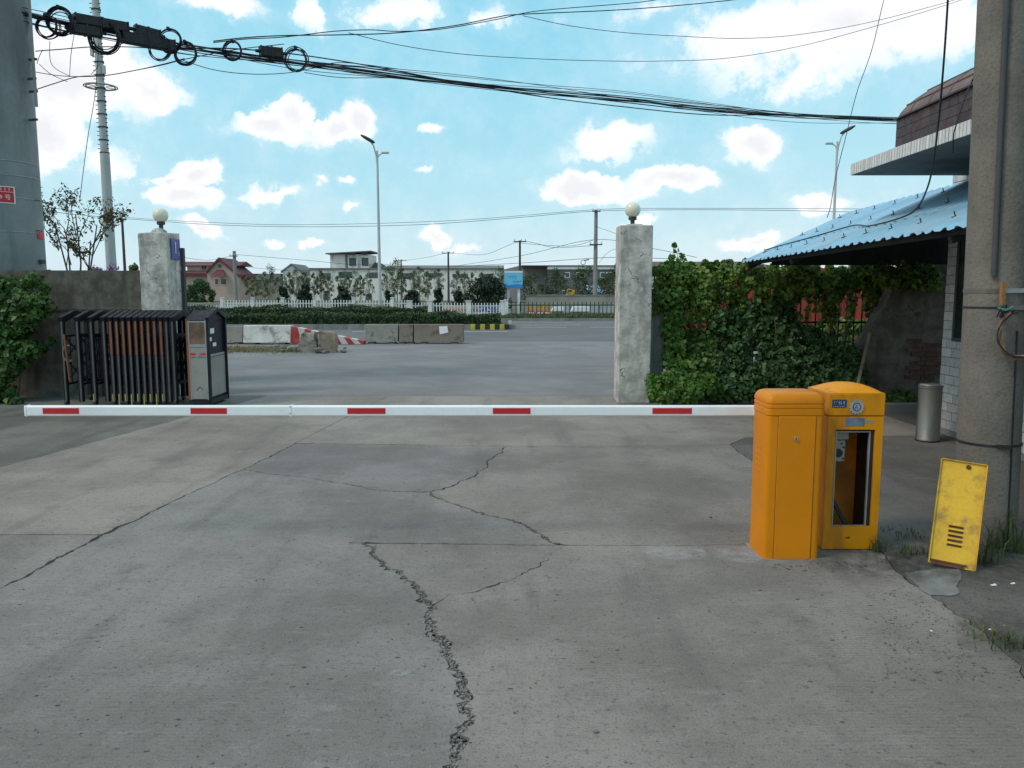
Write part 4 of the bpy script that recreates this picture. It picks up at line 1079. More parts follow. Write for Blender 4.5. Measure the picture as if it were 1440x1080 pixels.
# looped bundle of coloured wires hanging from the cleat
wc = thing('wire_loop', 'looped bundle of orange and brown wires hanging on the concrete pole', 'wires', (PX, PY, 0))
tan = Vector((.85, -.52, 0)); nrm_ = Vector((-.52, -.85, 0))
p0 += nrm_*.02
c0 = p0 + tan*.095 + Vector((0, 0, -.15))
rd = random.Random(3)
for k, mt in enumerate(('wood_orange', 'copper', 'rust', 'wood', 'black')):
    m = MB(); pts = []
    for i in range(25):
        a = R(118 + 290*i/24); rr = .102 + .006*math.sin(3*a+k) + rd.uniform(-.002, .002)
        pts.append(c0 + tan*(rr*math.cos(a)) + Vector((0, 0, rr*math.sin(a)*1.35)) + nrm_*(.004*k+.004*math.sin(a*2+k)))
    m.tube(pts, .0065, 6); m.build('wire', MT[mt], wc, smooth=True)
m = MB()
for k in range(10):
    a = p0 + tan*rd.uniform(-.03, .12) + Vector((0, 0, rd.uniform(-.03, .02))); b = a + tan*rd.uniform(-.06, .08) + Vector((0, 0, rd.uniform(-.08, .0)))
    m.tube([a, (a+b)/2+nrm_*.012+Vector((0, 0, .012)), b], .004, 5)
o = m.build('wire_ends', MT['cable'], wc, smooth=True); o['kind'] = 'stuff'
m = MB(); m.tube([p0+tan*-.02, p0+tan*.02+nrm_*.012+Vector((0, 0, -.012)), p0+tan*.055+Vector((0, 0, .006))], .007, 6); m.build('green_tie', MT['green_tie'], wc)
# earth wire down the right side of the pole
ae = on_pole(1424, .8)[1]
m = MB(); m.tube([(pz(z)[0]+(prad(z)+.005)*math.cos(ae), (prad(z)+.005)*math.sin(ae), z) for z in [.02+.1*i for i in range(14)]], .005, 6); m.build('earth_wire', MT['cable'], up, smooth=True)

# ------------------------------------------------------------------ waste bin
bn = thing('waste_bin', 'round brushed steel waste bin against the tiled guardhouse wall', 'waste bin', ((1304-720)/1110*(8.13*CP+H*SP), 8.13, 0))
m = MB(); m.lathe([(.112, .005), (.116, .01), (.116, .03), (.113, .034), (.113, .555), (.118, .56), (.118, .585), (.112, .59)], n=32); m.build('drum', MT['stainless'], bn, smooth=True)
m = MB(); m.lathe([(.108, .586), (.100, .598), (.06, .594), (.01, .592)], n=32); m.build('ash_tray', MT['steel'], bn, smooth=True)
m = MB(); m.lathe([(.117, 0), (.119, .004), (.119, .012), (.117, .016)], n=32); m.build('foot_ring', MT['black'], bn, smooth=True)
# ------------------------------------------------------------------ guardhouse
GX = 4.73; GY1 = 8.68; GY0 = 3.2
gh = thing('guardhouse', 'guardhouse with white tiled wall, maroon parapet and flat overhanging slab', 'guardhouse', (GX, GY1, 0))
# local: x>0 into the building, y<0 towards the camera
D = GY1-GY0
m = MB(); m.box(.012, 3.4, -D, -.012, 0, 2.80); wallc = m.build('wall', MT['grout'], gh)
tw, th = .185, .098
tme = MB().box(0, .010, -tw/2+.003, tw/2-.003, -th/2+.003, th/2-.003).mesh('tile', MT['tile'])
tme_half = MB().box(0, .010, -tw/4+.003, tw/4-.003, -th/2+.003, th/2-.003).mesh('tile', MT['tile'])
win = (-.80, -.19, 1.02, 2.35)       # y0, y1, z0, z1 of the window in the wall
far_t = MB(); cnt = 0
rdt = random.Random(9)
cells = []
for r_ in range(28):
    z = .06 + th*(r_+.5); y = -.005
    off = (r_ % 2)*tw/2
    if r_ % 2: cells.append((y-tw/4, z, 1)); y -= tw/2
    while y - tw > -D:
        cells.append((y-tw/2, z, 0)); y -= tw
for (y, z, half) in sorted(cells, key=lambda c: -c[0]):
    hw = tw/4 if half else tw/2
    if y+hw > win[0] and y-hw < win[1] and z+th/2 > win[2]+.02 and z-th/2 < win[3]-.02:
        ya, yb_ = max(y-hw, win[1]) , y+hw                      # cut the tile at the window
        if yb_-ya < .02: ya, yb_ = y-hw, min(y+hw, win[0])
        if yb_-ya > .02: MB().box(.001, .011, ya+.003, yb_-.003, z-th/2+.003, z+th/2-.003).build('tile', MT['tile'], wallc); cnt += 1
        continue
    dx = rdt.uniform(-.0015, .0015)
    if cnt < 296:
        link('tile', tme_half if half else tme, wallc, loc=(.001+dx, y, z)); cnt += 1
    else:
        far_t.box(.001+dx, .011+dx, y-hw+.003, y+hw-.003, z-th/2+.003, z+th/2-.003)
o = far_t.build('tile', MT['tile'], wallc); o['kind'] = 'stuff'
# end wall tiles (faces the lane behind), window with frame and glass
m = MB(); m.box(.012, 3.4, -.011, -.001, .02, 2.79); m.build('end_face', MT['grout'], gh)
wn = MB(); wn.box(-.004, .02, win[0], win[0]+.04, win[2], win[3]); wn.box(-.004, .02, win[1]-.04, win[1], win[2], win[3]); wn.box(-.004, .02, win[0]+.04, win[1]-.04, win[2], win[2]+.04); wn.box(-.004, .02, win[0]+.04, win[1]-.04, win[3]-.04, win[3])
wf = wn.build('window', MT['dark_pole'], gh)
m = MB(); m.box(.004, .011, win[0]+.04, win[1]-.04, win[2]+.04, win[3]-.04); m.build('pane', MT['glass_dark'], wf)
for (a, b_) in ((-2.6, -1.25), ):
    m = MB(); m.box(-.012, .02, a, b_, .95, 2.15); w2 = m.build('window', MT['dark_pole'], gh)
    m = MB(); m.box(-.02, -.0125, a+.04, b_-.04, .99, 2.11); m.build('pane', MT['glass_dark'], w2)
m = MB(); m.box(-.01, .02, -D, -.05, .0, .06); m.build('plinth', MT['kerbstone'], gh)
# overhanging slab: edge runs towards the camera
sx = 3.52 - GX; sy = P(1190, 240, 8.42).y - GY1
zs0, zs1 = P(1190, 247, 8.42).z, P(1190, 247, 8.42).z+.118
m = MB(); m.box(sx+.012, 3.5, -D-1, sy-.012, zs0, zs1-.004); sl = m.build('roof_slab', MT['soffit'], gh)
fme = MB().box(-.012, 0, -.0205, .0205, .004, zs1-zs0-.004).mesh('fascia_tile', MT['fascia_tile'])
y = sy-.026; k = 0
while y > -D-.9 and k < 150:
    link('fascia_tile', fme, sl, loc=(sx+.0115+rdt.uniform(-.001, .001), y, zs0)); y -= .0505; k += 1
fme2 = MB().box(-.0205, .0205, 0, .012, .004, zs1-zs0-.004).mesh('fascia_tile', MT['fascia_tile'])
for i in range(60): link('fascia_tile', fme2, sl, loc=(sx+.03+.0505*i, sy-.0115, zs0))
# parapet: maroon tiled upright and sloping roof sheets above
px_, py_ = 3.80-GX, P(1245, 190, 8.05).y-GY1
zp0, zp1 = zs1, P(1245, 169, 8.05).z
m = MB(); m.box(px_+.01, 3.3, -D-.8, py_-.01, zp0-.01, zp1-.004); pr = m.build('parapet', MT['grout'], gh)
ph = (zp1-zp0)/4
pme = MB().box(0, .009, -.0775, .0775, .002, ph-.002).mesh('parapet_tile', MT['maroon'])
for r_ in range(4):
    y = py_-.08; k = 0
    while y > -D-.7 and k < 36:
        link('parapet_tile', pme, pr, loc=(px_, y, zp0+ph*r_)); y -= .157; k += 1
pme2 = MB().box(-.0775, .0775, 0, .009, .002, ph-.002).mesh('parapet_tile', MT['maroon'])
for r_ in range(4):
    for i in range(19): link('parapet_tile', pme2, pr, loc=(px_+.08+.157*i, py_-.009, zp0+ph*r_))
ins, rise = .36, .31
yb = -D-.8
rows = []
for k in range(7):                       # convex sloping roof, hipped at the far corner
    t_ = math.pi/2*k/6; q = ins*(1-math.cos(t_))*.75 + ins*.25*k/6; zq = zp1 + rise*(math.sin(t_)*.45 + .55*k/6)
    rows.append((q, zq))
m = MB()
for k in range(6):
    (q0, z0), (q1, z1) = rows[k], rows[k+1]
    m.add([(px_+q0, yb, z0), (px_+q0, py_-q0, z0), (px_+q1, py_-q1, z1), (px_+q1, yb, z1)], [(0, 1, 2, 3)])
    m.add([(px_+q0, py_-q0, z0), (3.3-q0, py_-q0, z0), (3.3-q1, py_-q1, z1), (px_+q1, py_-q1, z1)], [(0, 1, 2, 3)])
q1, z1 = rows[-1]
m.add([(px_+q1, yb, z1), (px_+q1, py_-q1, z1), (3.3-q1, py_-q1, z1), (3.3-q1, yb, z1)], [(0, 1, 2, 3)])
rf = m.build('sloping_roof', MT['roof_brown'], gh, smooth=True)
rib = MB()
for k in (2, 4): rib.bar((px_+rows[k][0]-.003, py_-rows[k][0], rows[k][1]+.002), (px_+rows[k][0]-.003, yb, rows[k][1]+.002), .012, .010)
y = py_-.25
while y > yb:
    rib.tube([(px_+q, min(y, py_-q), z+.001) for q, z in rows], .006, 5); y -= .33
rib.build('roof_ribs', MT['roof_brown'], rf)
m = MB(); m.bar((px_-.012, py_+.01, zp1+.006), (px_-.012, yb, zp1+.006), .03, .016); m.build('roof_edging', MT['maroon'], rf)

# ------------------------------------------------------------------ blue sheet awning
EX = 3.24; EY1 = 11.2; EY0 = 3.4
ez1 = P(1036, 369, EY1).z; ez0 = ez1 + .075
tx, tz = GX-.005, P(1190, 297, 11.1).z-.01
aw = thing('awning', 'faded blue corrugated sheet awning sloping from the guardhouse', 'awning', (EX, EY1, ez1))
def aw_pt(u, y):         # u 0 at eave, 1 at wall; y world
    f = (EY1-y)/(EY1-EY0)
    e = ez1 + (ez0-ez1)*f
    return Vector((EX + (tx-EX)*u, y, e + (tz-ez1)*u))
n_y = 8
sy_ = (EY1-EY0)/n_y
for s_ in range(n_y):        # overlapping sheets
    m = MB(); vs = []; fs = []; nn = 36
    for i in range(nn+1):
        y = EY1 - s_*sy_ - (sy_+.03)*i/nn
        ph_ = (i % 6)
        dz = (.022 if ph_ in (0, 1) else (.004 if ph_ in (2, 5) else 0)) + .0025*s_ % .004
        for u in (-.012 + .006*math.sin(i*1.7+s_), .35, .7, 1.0):
            p = aw_pt(u, y); vs.append((p.x-EX, p.y-EY1, p.z-ez1+dz))
    for i in range(nn):
        for j in range(3): a = i*4+j; fs.append((a, a+1, a+5, a+4))
    m.add(vs, fs); o = m.build('roof_sheet', MT['awning'], aw)
    so = o.modifiers.new('solid', 'SOLIDIFY'); so.thickness = .003
hook = MB(); hook.bar((0, 0, 0), (-.012, .004, .045), .009, .009); hook.bar((-.03, .0, -.002), (.035, 0, .012), .012, .008); hme = hook.mesh('hook_bolt', MT['black'])
for u in (.16, .50, .84):
    for k in range(15):
        p = aw_pt(u, EY1-.22-.52*k); link('hook_bolt', hme, aw, loc=(p.x-EX, p.y-EY1, p.z-ez1+.018))
m = MB()
for u in (.05, .5, .95): 
    a, b_ = aw_pt(u, EY1-.05), aw_pt(u, EY0+.05); m.bar(a-Vector((EX, EY1, ez1+.045)), b_-Vector((EX, EY1, ez1+.045)), .05, .06)
m.build('purlin', MT['dark_board'], aw)
for y in (EY1-.12, 9.4, 6.0):
    m = MB(); a, b_ = aw_pt(.03, y), aw_pt(.98, y); m.bar(a-Vector((EX, EY1, ez1+.10)), b_-Vector((EX, EY1, ez1+.10)), .05, .05); m.build('rafter', MT['dark_board'], aw)
zb_ = P(1200, 373, 11.1).z-ez1
ug = max(.0, (zb_+.10)/(tz-ez1)); xg = (tx-EX)*ug
m = MB(); m.prism([(xg+.25, -.11, zb_), (tx-EX, -.11, zb_), (tx-EX, -.11, tz-ez1-.05), (xg+.25, -.11, (tz-ez1)*(xg+.25)/(tx-EX)-.05)], (0, .02, 0)); m.build('gable_board', MT['dark_board'], aw)
m = MB(); m.box(tx-EX+.001, tx-EX+1.9, -.115, -.09, zb_+.001, tz-ez1-.03); m.box(tx-EX+.01, tx-EX+1.9, -.12, GY1-EY1+.05, tz-ez1-.03, tz-ez1+.0); m.build('lean_to_roof', MT['dark_board'], aw)
for x in (tx-EX+.9, ):
    m = MB(); m.box(x, x+.06, -.19, -.13, -ez1, zb_-.001); m.build('support_post', MT['dark_pole'], aw)

# ------------------------------------------------------------------ ruined wall end, kerb and stick
rw = thing('ruined_wall', 'crumbling rendered brick wall end with sloping top beside the iron fence', 'wall', (P(1170, 500, 11.0).x, 11.0, 0))
prof = []
for (px, py) in ((1165, 540), (1172, 522), (1190, 512), (1205, 497), (1222, 468), (1236, 442), (1246, 430), (1256, 408), (1262, 396), (1275, 388), (1286, 372)):
    v = P(px, py, 11.0); prof.append((v.x-rw.location.x, 0, v.z))
xr = P(1330, 400, 11.0).x-rw.location.x + 1.2
poly = [(prof[0][0], 0, -.02)] + [(x+rdt.uniform(-.012, .012), 0, z+rdt.uniform(-.012, .012)) for x, _, z in prof] + [(xr, 0, prof[-1][2]), (xr, 0, -.02)]
m = MB(); m.prism(poly, (0, .24, 0)); m.build('rendered_face', MT['ruin'], rw)
bmesh_b = MB().box(-.1, .1, -.012, .0, -.026, .026).mesh('brick', MT['brick'])
bx_ = P(1286, 480, 11.0).x-rw.location.x
for r_ in range(9):
    for c_ in range(2):
        if rdt.random() < .75:
            link('brick', bmesh_b, rw, loc=(bx_+.21*c_+(r_ % 2)*.06, -.002, P(1290, 530, 11.0).z+.064*r_))
kme2 = MB().box(-.33, .33, 0, .12, -.02, .11).mesh('kerb_stone', MT['kerbstone'])
kr = tag(bpy.data.objects.new('kerb', None), kind='structure'); COL.objects.link(kr); kr.location = (P(1236, 575, 10.15).x, 10.1, 0)
for i in range(5): link('kerb_stone', kme2, kr, bevel=.012, loc=(.33+.668*i-.7, 0, 0))
st = thing('wooden_stick', 'pale wooden stick leaning on the ruined wall', 'stick', G(1197, 580)+Vector((0, 0, 0)))
a = Vector((0, 0, .005)); b_ = P(1223, 468, 10.93)-st.location
m = MB(); m.bar(a, b_, .04, .022); m.build('shaft', MT['wood'], st, bevel=.003)
m = MB(); m.bar(a+(b_-a)*.985, b_*1.004, .043, .025); m.build('worn_tip', MT['wood_orange'], st)

# ------------------------------------------------------------------ iron fence and vegetation on the right
FY = 11.62
ife = thing('iron_fence', 'rusty black iron picket fence smothered in vines', 'fence', (2.0, FY, 0))
pk = MB(); pk.box(-.009, .009, -.009, .009, .35, 1.86); pk.add([(-.009,-.009,1.86),(.009,-.009,1.86),(.009,.009,1.86),(-.009,.009,1.86),(0,0,1.97)], [(0,1,4),(1,2,4),(2,3,4),(3,0,4)])
pkm = pk.mesh('picket', MT['black'])
for i in range(44): link('picket', pkm, ife, loc=(.08+.113*i, 0, rdt.uniform(-.015, .015)))
for z in (1.62, .62, 1.10):
    m = MB(); m.bar((0, .0, z), (4.95, .0, z), .022, .03); m.build('rail', MT['black'], ife)
m = MB(); m.box(0, 4.95, -.06, .12, -.05, .36); m.build('fence_plinth', MT['ruin'], ife)
for x, w_, zt in ((.08, .22, 1.50), (.36, .17, 1.47)):
    cs = tag(MB().box(-w_/2, w_/2, -.06, .06, 0, zt).build('concrete_post', MT['plaster_dark'], None, bevel=.008, loc=(2.0+x, 11.42, 0)), 'upright grey concrete slab post standing between pillar and vines' + (' with maroon cap' if x < .2 else ', the narrower one'), 'post')
    if x < .2:
        MB().box(-w_/2-.01, w_/2+.01, -.07, .07, zt+.001, zt+.09).build('cap', MT['maroon'], cs)
def veg(name, label, cat, centres, per, mat, size, seed, stems=None, stem_r=.012, flat=1., droop=.3, group=None):
    c0 = Vector(centres[0][:3]); base = Vector((c0.x, c0.y, 0))
    root = thing(name, label, cat, base, group=group)
    cc = [(c[0]-base.x, c[1]-base.y, c[2], c[3]) for c in centres]
    pp, nn = clump_points(cc, per, seed, flat)
    keep = pp[:, 2] > .01
    o = link('foliage', leaves_mesh('foliage', pp[keep], nn[keep], size, MT[mat], seed, aspect=.8, droop=droop), root); o['kind'] = 'stuff'
    if stems:
        m = MB()
        for s_ in stems: m.tube([Vector(p)-base for p in s_], [stem_r*(1-.6*i/(len(s_)-1)) for i in range(len(s_))], 5)
        m.build('stem', MT['bark'], root, smooth=True)
    return root
rv = random.Random(77)
def cl(px, py, Y, r): v = P(px, py, Y); return (v.x, v.y, v.z, r)
# vine along the fence top, split into two plants
c1 = []; c2 = []
for px in range(925, 1325, 9):
    d_ = rv.uniform(-6, 8)
    top = 371 + (4 if px < 1250 else 10) + 5*math.sin(px*.071) + 4*math.sin(px*.19)
    rows = 4 if px < 1010 else 3
    for k in range(rows):
        py = top + 8 + k*15 + rv.uniform(-6, 6)
        if 1040 < px < 1090 and k > 1 and rv.random() < .5: continue
        if 1150 < px < 1240 and k > 1 and rv.random() < .6: continue
        if px > 1240 and k > 1: continue
        (c1 if px < 1100 else c2).append(cl(px+rv.uniform(-5, 5), py, FY-.10-rv.uniform(0, .22), rv.uniform(.07, .14)))
for k in range(16):
    c1.append(cl(rv.uniform(925, 1100), rv.uniform(371, 378), FY-.1, rv.uniform(.04, .07))); c2.append(cl(rv.uniform(1100, 1310), rv.uniform(372, 380), FY-.15, rv.uniform(.03, .06)))
for px in range(930, 1120, 12):
    for py in range(425, 480, 13):
        if rv.random() < .55: c1.append(cl(px+rv.uniform(-6, 6), py+rv.uniform(-6, 6), FY-.1-rv.uniform(0, .15), rv.uniform(.06, .12)))
shoots = []; sstems = []
for i in range(40):                       # loose shoots hanging from the vine over the railings
    px = rv.uniform(1095, 1300); py = rv.uniform(385, 405); n_ = rv.randint(4, 9); yy = FY-.06-rv.uniform(0, .12); line = []
    for k in range(n_):
        shoots.append(cl(px+rv.uniform(-2, 2), py, yy, rv.uniform(.03, .055))); line.append(P(px, py, yy)); py += rv.uniform(7, 12); px += rv.uniform(-4, 4)
    sstems.append(line)
stm = lambda px, n: [[P(px+rv.uniform(-8, 8), 560, FY-.1), P(px+rv.uniform(-20, 20), 500, FY-.05), P(px+rv.uniform(-30, 30), 440, FY-.08), P(px+rv.uniform(-40, 40), 385, FY-.08)] for _ in range(n)]
veg('climbing_vine', 'broad leaved vine climbing the iron fence next to the gate pillar', 'vine', c1, 120, 'leaf_vine', .062, 1, stm(980, 6))
veg('climbing_vine', 'light green vine trailing over the iron fence below the blue awning', 'vine', c2, 120, 'leaf_vine', .062, 2, stm(1180, 5))
veg('hanging_vine', 'loose vine shoots hanging over the railings before the red trailer', 'vine', shoots, 11, 'leaf_vine', .062, 33, sstems, .005)
# shoot standing up above the vine
c3 = [cl(951, 352, FY-.1, .03), cl(958, 358, FY-.1, .04), cl(963, 366, FY-.1, .04), cl(945, 362, FY-.1, .03), cl(948, 345, FY-.1, .02)]
veg('vine_shoot', 'single leafy vine shoot standing up above the fence', 'vine', c3, 7, 'leaf_creeper', .085, 3, [[P(955, 372, FY-.1), P(953, 360, FY-.1), P(948, 345, FY-.1)]], .006)
# shrubs in front
def shrub(label, x0, x1, y0, y1, Y, n, mat, size, seed, per=80, rmin=.09, rmax=.18, prof=None, yback=None):
    cs = []
    rq = random.Random(seed)
    for i in range(n):
        px = rq.uniform(x0, x1); u = (px-x0)/(x1-x0)
        t_ = y0 + (y1-y0)*rq.random()
        if prof: t_ = max(t_, prof(u))
        f = (t_-y0)/(y1-y0)
        cs.append(cl(px, t_, (yback or Y+.75) + (Y-(yback or Y+.75))*f*rq.uniform(.75, 1), rq.uniform(rmin, rmax)))
    sts = [[P(rq.uniform(x0, x1), 556, Y+.35) for _ in (0,)] + [P(c[0]*0+rq.uniform(x0, x1), rq.uniform(y0, y1), Y+.4)] for c in cs[:5]]
    for s_ in sts: s_[0].z = 0; s_.insert(1, (s_[0]+s_[1])/2+Vector((rq.uniform(-.1, .1), 0, 0)))
    return veg('shrub', label, 'shrub', cs, per, mat, size, seed, sts)
shrub('tall dark green bush in the middle of the overgrown fence', 1010, 1120, 425, 556, 10.7, 120, 'leaf_shrub', .068, 5, prof=lambda u: 455-35*math.sin(u*3.1))
shrub('dense low dark bush in front of the ruined wall', 1095, 1205, 455, 560, 10.6, 120, 'leaf_shrub', .066, 6, prof=lambda u: 452+55*u)
shrub('leafy bush between concrete slab posts and tall dark bush', 945, 1035, 470, 556, 10.75, 100, 'leaf_shrub2', .066, 7)
shrub('bright creeper hanging down beside the concrete slab posts', 938, 962, 430, 545, 10.95, 40, 'leaf_creeper', .065, 8, 60, .05, .1, yback=11.3)
shrub('bright low creeper spreading round the foot of the gate pillar', 915, 1010, 532, 563, 10.35, 55, 'leaf_creeper', .055, 9, 70, .05, .10, yback=10.75)
shrub('weeds growing behind the iron pickets in front of the red trailer', 1140, 1250, 455, 545, 12.3, 60, 'leaf_vine', .08, 10, 60, .1, .16, yback=12.9)
shrub('low green weeds along the kerb under the ruined wall', 1235, 1300, 553, 566, 10.28, 26, 'leaf_creeper', .045, 12, 50, .035, .06, yback=10.75)
shrub('vine clump hanging over the top of the ruined wall', 1236, 1318, 372, 408, 10.85, 45, 'leaf_vine', .06, 13, 55, .05, .11, prof=lambda u: 374+4*u, yback=10.98)

# ivy on the left wall
ci = []
for i in range(150):
    px = rv.uniform(-60, 62); u = rv.random(); py = 392 + 178*u
    lim = 40 + 22*math.sin(u*5+.5) + 14*math.sin(u*13)
    if px > lim: px = rv.uniform(-60, lim)
    ci.append(cl(px, py, 11.55 - .75*(.25+.75*u)*rv.uniform(.6, 1), rv.uniform(.09, .17)))
for (px, py) in ((66, 405), (62, 490), (72, 480), (60, 404)): ci.append(cl(px, py, 11.4, .05))
veg('ivy', 'thick green ivy covering the boundary wall beside the folded gate', 'ivy', ci, 85, 'leaf_ivy', .075, 14, [[P(x, 575, 11.3), P(x+6, 500, 11.5), P(x-4, 420, 11.55)] for x in (5, 25, 40)])

# ------------------------------------------------------------------ folding gate stacked at the left
FG0, FG1 = 10.62, 11.28
FGY = FG0
fg = thing('folding_gate', 'black folding accordion gate pushed together, with grey motor head', 'gate', (-5.2, FG0, 0))
dpt = FG1-FG0
def fx(px, y=FG0+dpt/2, py=440): return P(px, py, y).x + 5.2
zpk, zsh = P(200, 438, 10.95).z, P(200, 447, 10.95).z
def gate_frame():
    m = MB()
    m.box(-.030, .026, 0, .05, .06, zsh); m.box(-.030, .026, dpt-.05, dpt, .06, zsh)
    m.bar((0, -.01, zsh-.02), (0, dpt/2, zpk-.02), .062, .085); m.bar((0, dpt+.01, zsh-.02), (0, dpt/2, zpk-.02), .062, .085)
    m.bar((0, .03, .30), (0, dpt-.03, .30), .02, .03); m.bar((0, .03, .95), (0, dpt-.03, .95), .02, .03)
    m.bar((0, .18, .30), (0, .18, .95), .016, .016); m.bar((0, dpt-.18, .30), (0, dpt-.18, .95), .016, .016)
    return m.mesh('frame', MT['navy'])
gme = gate_frame()
slv = MB().box(-.010, .018, -.006, -.0005, .70, zsh-.03).mesh('film_strip', MT['copper'])
gry = MB().box(-.006, .018, -.005, -.0005, .06, .695).mesh('face_strip', MT['post_grey'])
gry2 = MB().box(-.006, .016, -.005, -.0005, .06, zsh-.03).mesh('face_strip', MT['post_grey'])
yel = MB().box(-.020, -.006, -.008, -.0055, .02, .17).mesh('reflector', MT['reflector_yellow'])
whl = MB().tube([(-.014, .02, .045), (.014, .02, .045)], .045, 12).tube([(-.014, dpt-.02, .045), (.014, dpt-.02, .045)], .045, 12).mesh('wheel', MT['black'])
peaks = [104, 125, 144, 161] + [170.5+8.6*k for k in range(9)] + [247, 255]
xs = [fx(p) for p in peaks]
for i, x in enumerate(xs):
    fr = link('frame', gme, fg, loc=(x, 0, 0), bevel=.004)
    if 4 <= i <= 12: link('film_strip', slv, fr); link('face_strip', gry, fr); 
    elif i < 4:
        link('face_strip', gry2, fr)
    else: link('face_strip', gry2, fr)
    if i in (2, 4, 5, 6, 7, 8, 9, 10, 11, 12): link('reflector', yel, fr)
    if i % 2 == 0: link('wheel', whl, fr)
lnk = 0
for i in range(len(xs)-1):
    a, b_ = xs[i], xs[i+1]
    for yy in (.09, dpt-.09):
        for (z0, z1) in ((.35, .62), (.62, .35), (.66, .93), (.93, .66)):
            m = MB(); m.bar((a, yy, z0), (b_, yy+.012, z1), .010, .022); m.build('scissor_link', MT['navy'], fg)
m = MB(); m.bar((xs[0]+.035, -.01, .98), (xs[0]+.075, -.01, .35), .022, .02); m.build('copper_rod', MT['copper'], fg)
m = MB(); m.tube([(xs[0]+.07+.07*math.cos(t), .0, .72+.11*math.sin(t)) for t in [R(70+20*k) for k in range(13)]], .012, 6); m.build('bent_hook', MT['wood'], fg)
# motor head
hx0, hx1 = fx(263, FG0, 500), fx(291.5, FG0, 500)
m = MB(); m.box(hx0+.004, hx1-.004, .004, dpt-.004, .09, zsh-.015); hd = m.build('motor_head', MT['navy'], fg)
m = MB(); m.box(hx0+.045, hx1-.02, -.004, .0035, .10, .80); m.build('front_panel', MT['head_grey'], hd)
m = MB(); m.box(hx0+.03, hx0+.044, -.006, .0035, .09, zsh-.02); m.box(hx1-.0195, hx1-.002, -.006, .0035, .09, zsh-.02); m.box(hx0+.044, hx1-.0195, -.006, .0035, zsh-.05, zsh-.03); m.box(hx0+.044, hx1-.0195, -.0058, .0035, .805, .845); m.build('trim', MT['steel'], hd)
m = MB(); m.box(hx0, hx0+.029, -.004, .0035, .09, zsh-.02); m.build('film_strip', MT['copper'], hd)
m = MB(); m.box(hx0+.044, hx1-.0195, -.001, .0035, .846, zsh-.051); m.build('tinted_window', MT['tinted'], hd)
m = MB(); m.box(hx0+.046, hx0+.046+(hx1-hx0)*.25, -.007, -.0045, .70, .725); m.box(hx1-.02-(hx1-hx0)*.22, hx1-.021, -.007, -.0045, .70, .725); m.box(hx0+.046, hx0+.046+(hx1-hx0)*.25, -.007, -.0045, .665, .675); m.box(hx1-.02-(hx1-hx0)*.22, hx1-.021, -.007, -.0045, .665, .675); m.build('red_stripe', MT['red_film'], hd)
m = MB(); m.tube([((hx0+hx1)/2+.015, -.004, .70), ((hx0+hx1)/2+.015, -.014, .70)], .026, 12); m.build('round_badge', MT['steel'], hd)
m = MB(); m.bar(((hx0+hx1)/2-.03, -.006, .22), ((hx0+hx1)/2+.02, -.006, .27), .003, .006); m.bar(((hx0+hx1)/2+.02, -.006, .27), ((hx0+hx1)/2+.06, -.006, .23), .003, .006); m.build('scratch', MT['black'], hd)
m = MB(); m.prism([(hx0-.01, -.012, zsh-.02), (hx0-.01, dpt/2, zpk+.02), (hx0-.01, dpt+.012, zsh-.02)], (hx1-hx0+.02, 0, 0)); m.build('peaked_cap', MT['navy'], hd)
m = MB(); m.box(hx1+.001, hx1+.035, -.01, .03, .02, zsh); m.box(hx1+.001, hx1+.035, dpt-.03, dpt+.01, .02, zsh); m.bar((hx1+.02, -.01, zsh-.01), (hx1+.02, dpt/2, zpk+.03), .045, .05); m.bar((hx1+.02, dpt+.01, zsh-.01), (hx1+.02, dpt/2, zpk+.03), .045, .05); m.build('end_frame', MT['navy'], hd, bevel=.004)
m = MB(); m.box(hx1-.003, hx1+.006, .031, dpt-.031, .12, .66); m.build('end_panel', MT['head_grey'], hd)
m = MB(); m.box(hx1-.003, hx1+.008, .031, dpt-.031, .67, .70); m.build('end_bar', MT['steel'], hd)
for (y0, z0, w_, h_) in ((.14, .98, .14, .07), (.10, .88, .08, .05), (.22, .80, .12, .05)):
    m = MB(); m.box(hx1-.003, hx1+.0015, y0, y0+w_, z0, z0+h_); m.build('paper_sticker', MT['paper'], hd)
m = MB(); m.box(hx0, hx1+.03, .02, dpt-.02, .03, .089); m.build('chassis', MT['black'], hd)
for yy in (.08, dpt-.08):
    for xx in (hx0+.06, hx1-.04):
        m = MB(); m.tube([(xx-.02, yy, .05), (xx+.02, yy, .05)], .05, 14); m.build('wheel', MT['black'], hd)

# ------------------------------------------------------------------ big steel pole behind the wall, with signs
v = P(6, 380, 12.5)
sp = thing('steel_pole', 'huge grey-green steel pole rising behind the boundary wall', 'pole', (v.x, 12.5, 0))
r0 = P(58, 380, 12.5).x-v.x
m = MB(); m.tube([(0, 0, z) for z in (-.05, 1.5, 3, 3.02, 4.5, 6, 7.5, 9.5)], [r0+.01, r0, r0-.004, r0-.006, r0-.008, r0-.010, r0-.012, r0-.015], 40); m.build('shaft', MT['pole_green'], sp, smooth=True)
def wrap(z0, z1, a0, a1, r_, mat, name, parent):
    m = MB(); vs = []; fs = []; n = 10
    for i in range(n+1):
        a = R(a0+(a1-a0)*i/n)
        for rr in (r_, r_+.003):
            vs += [(rr*math.sin(a), -rr*math.cos(a), z0), (rr*math.sin(a), -rr*math.cos(a), z1)]
    for i in range(n):
        a = i*4; b_ = a+4
        fs += [(a, b_, b_+1, a+1), (a+2, a+3, b_+3, b_+2), (a, a+2, b_+2, b_), (a+1, b_+1, b_+3, a+3)]
    m.add(vs, fs); return m.build(name, mat, parent)
def pzpx(py): return P(10, py, 12.5-r0).z
zz_ = P(10, 272, 12.5-r0).z
def sang(px): return math.degrees(pole_angle(sp.location.x, sp.location.y, r0, zz_, px)) + 90
th0 = sang(21.5)
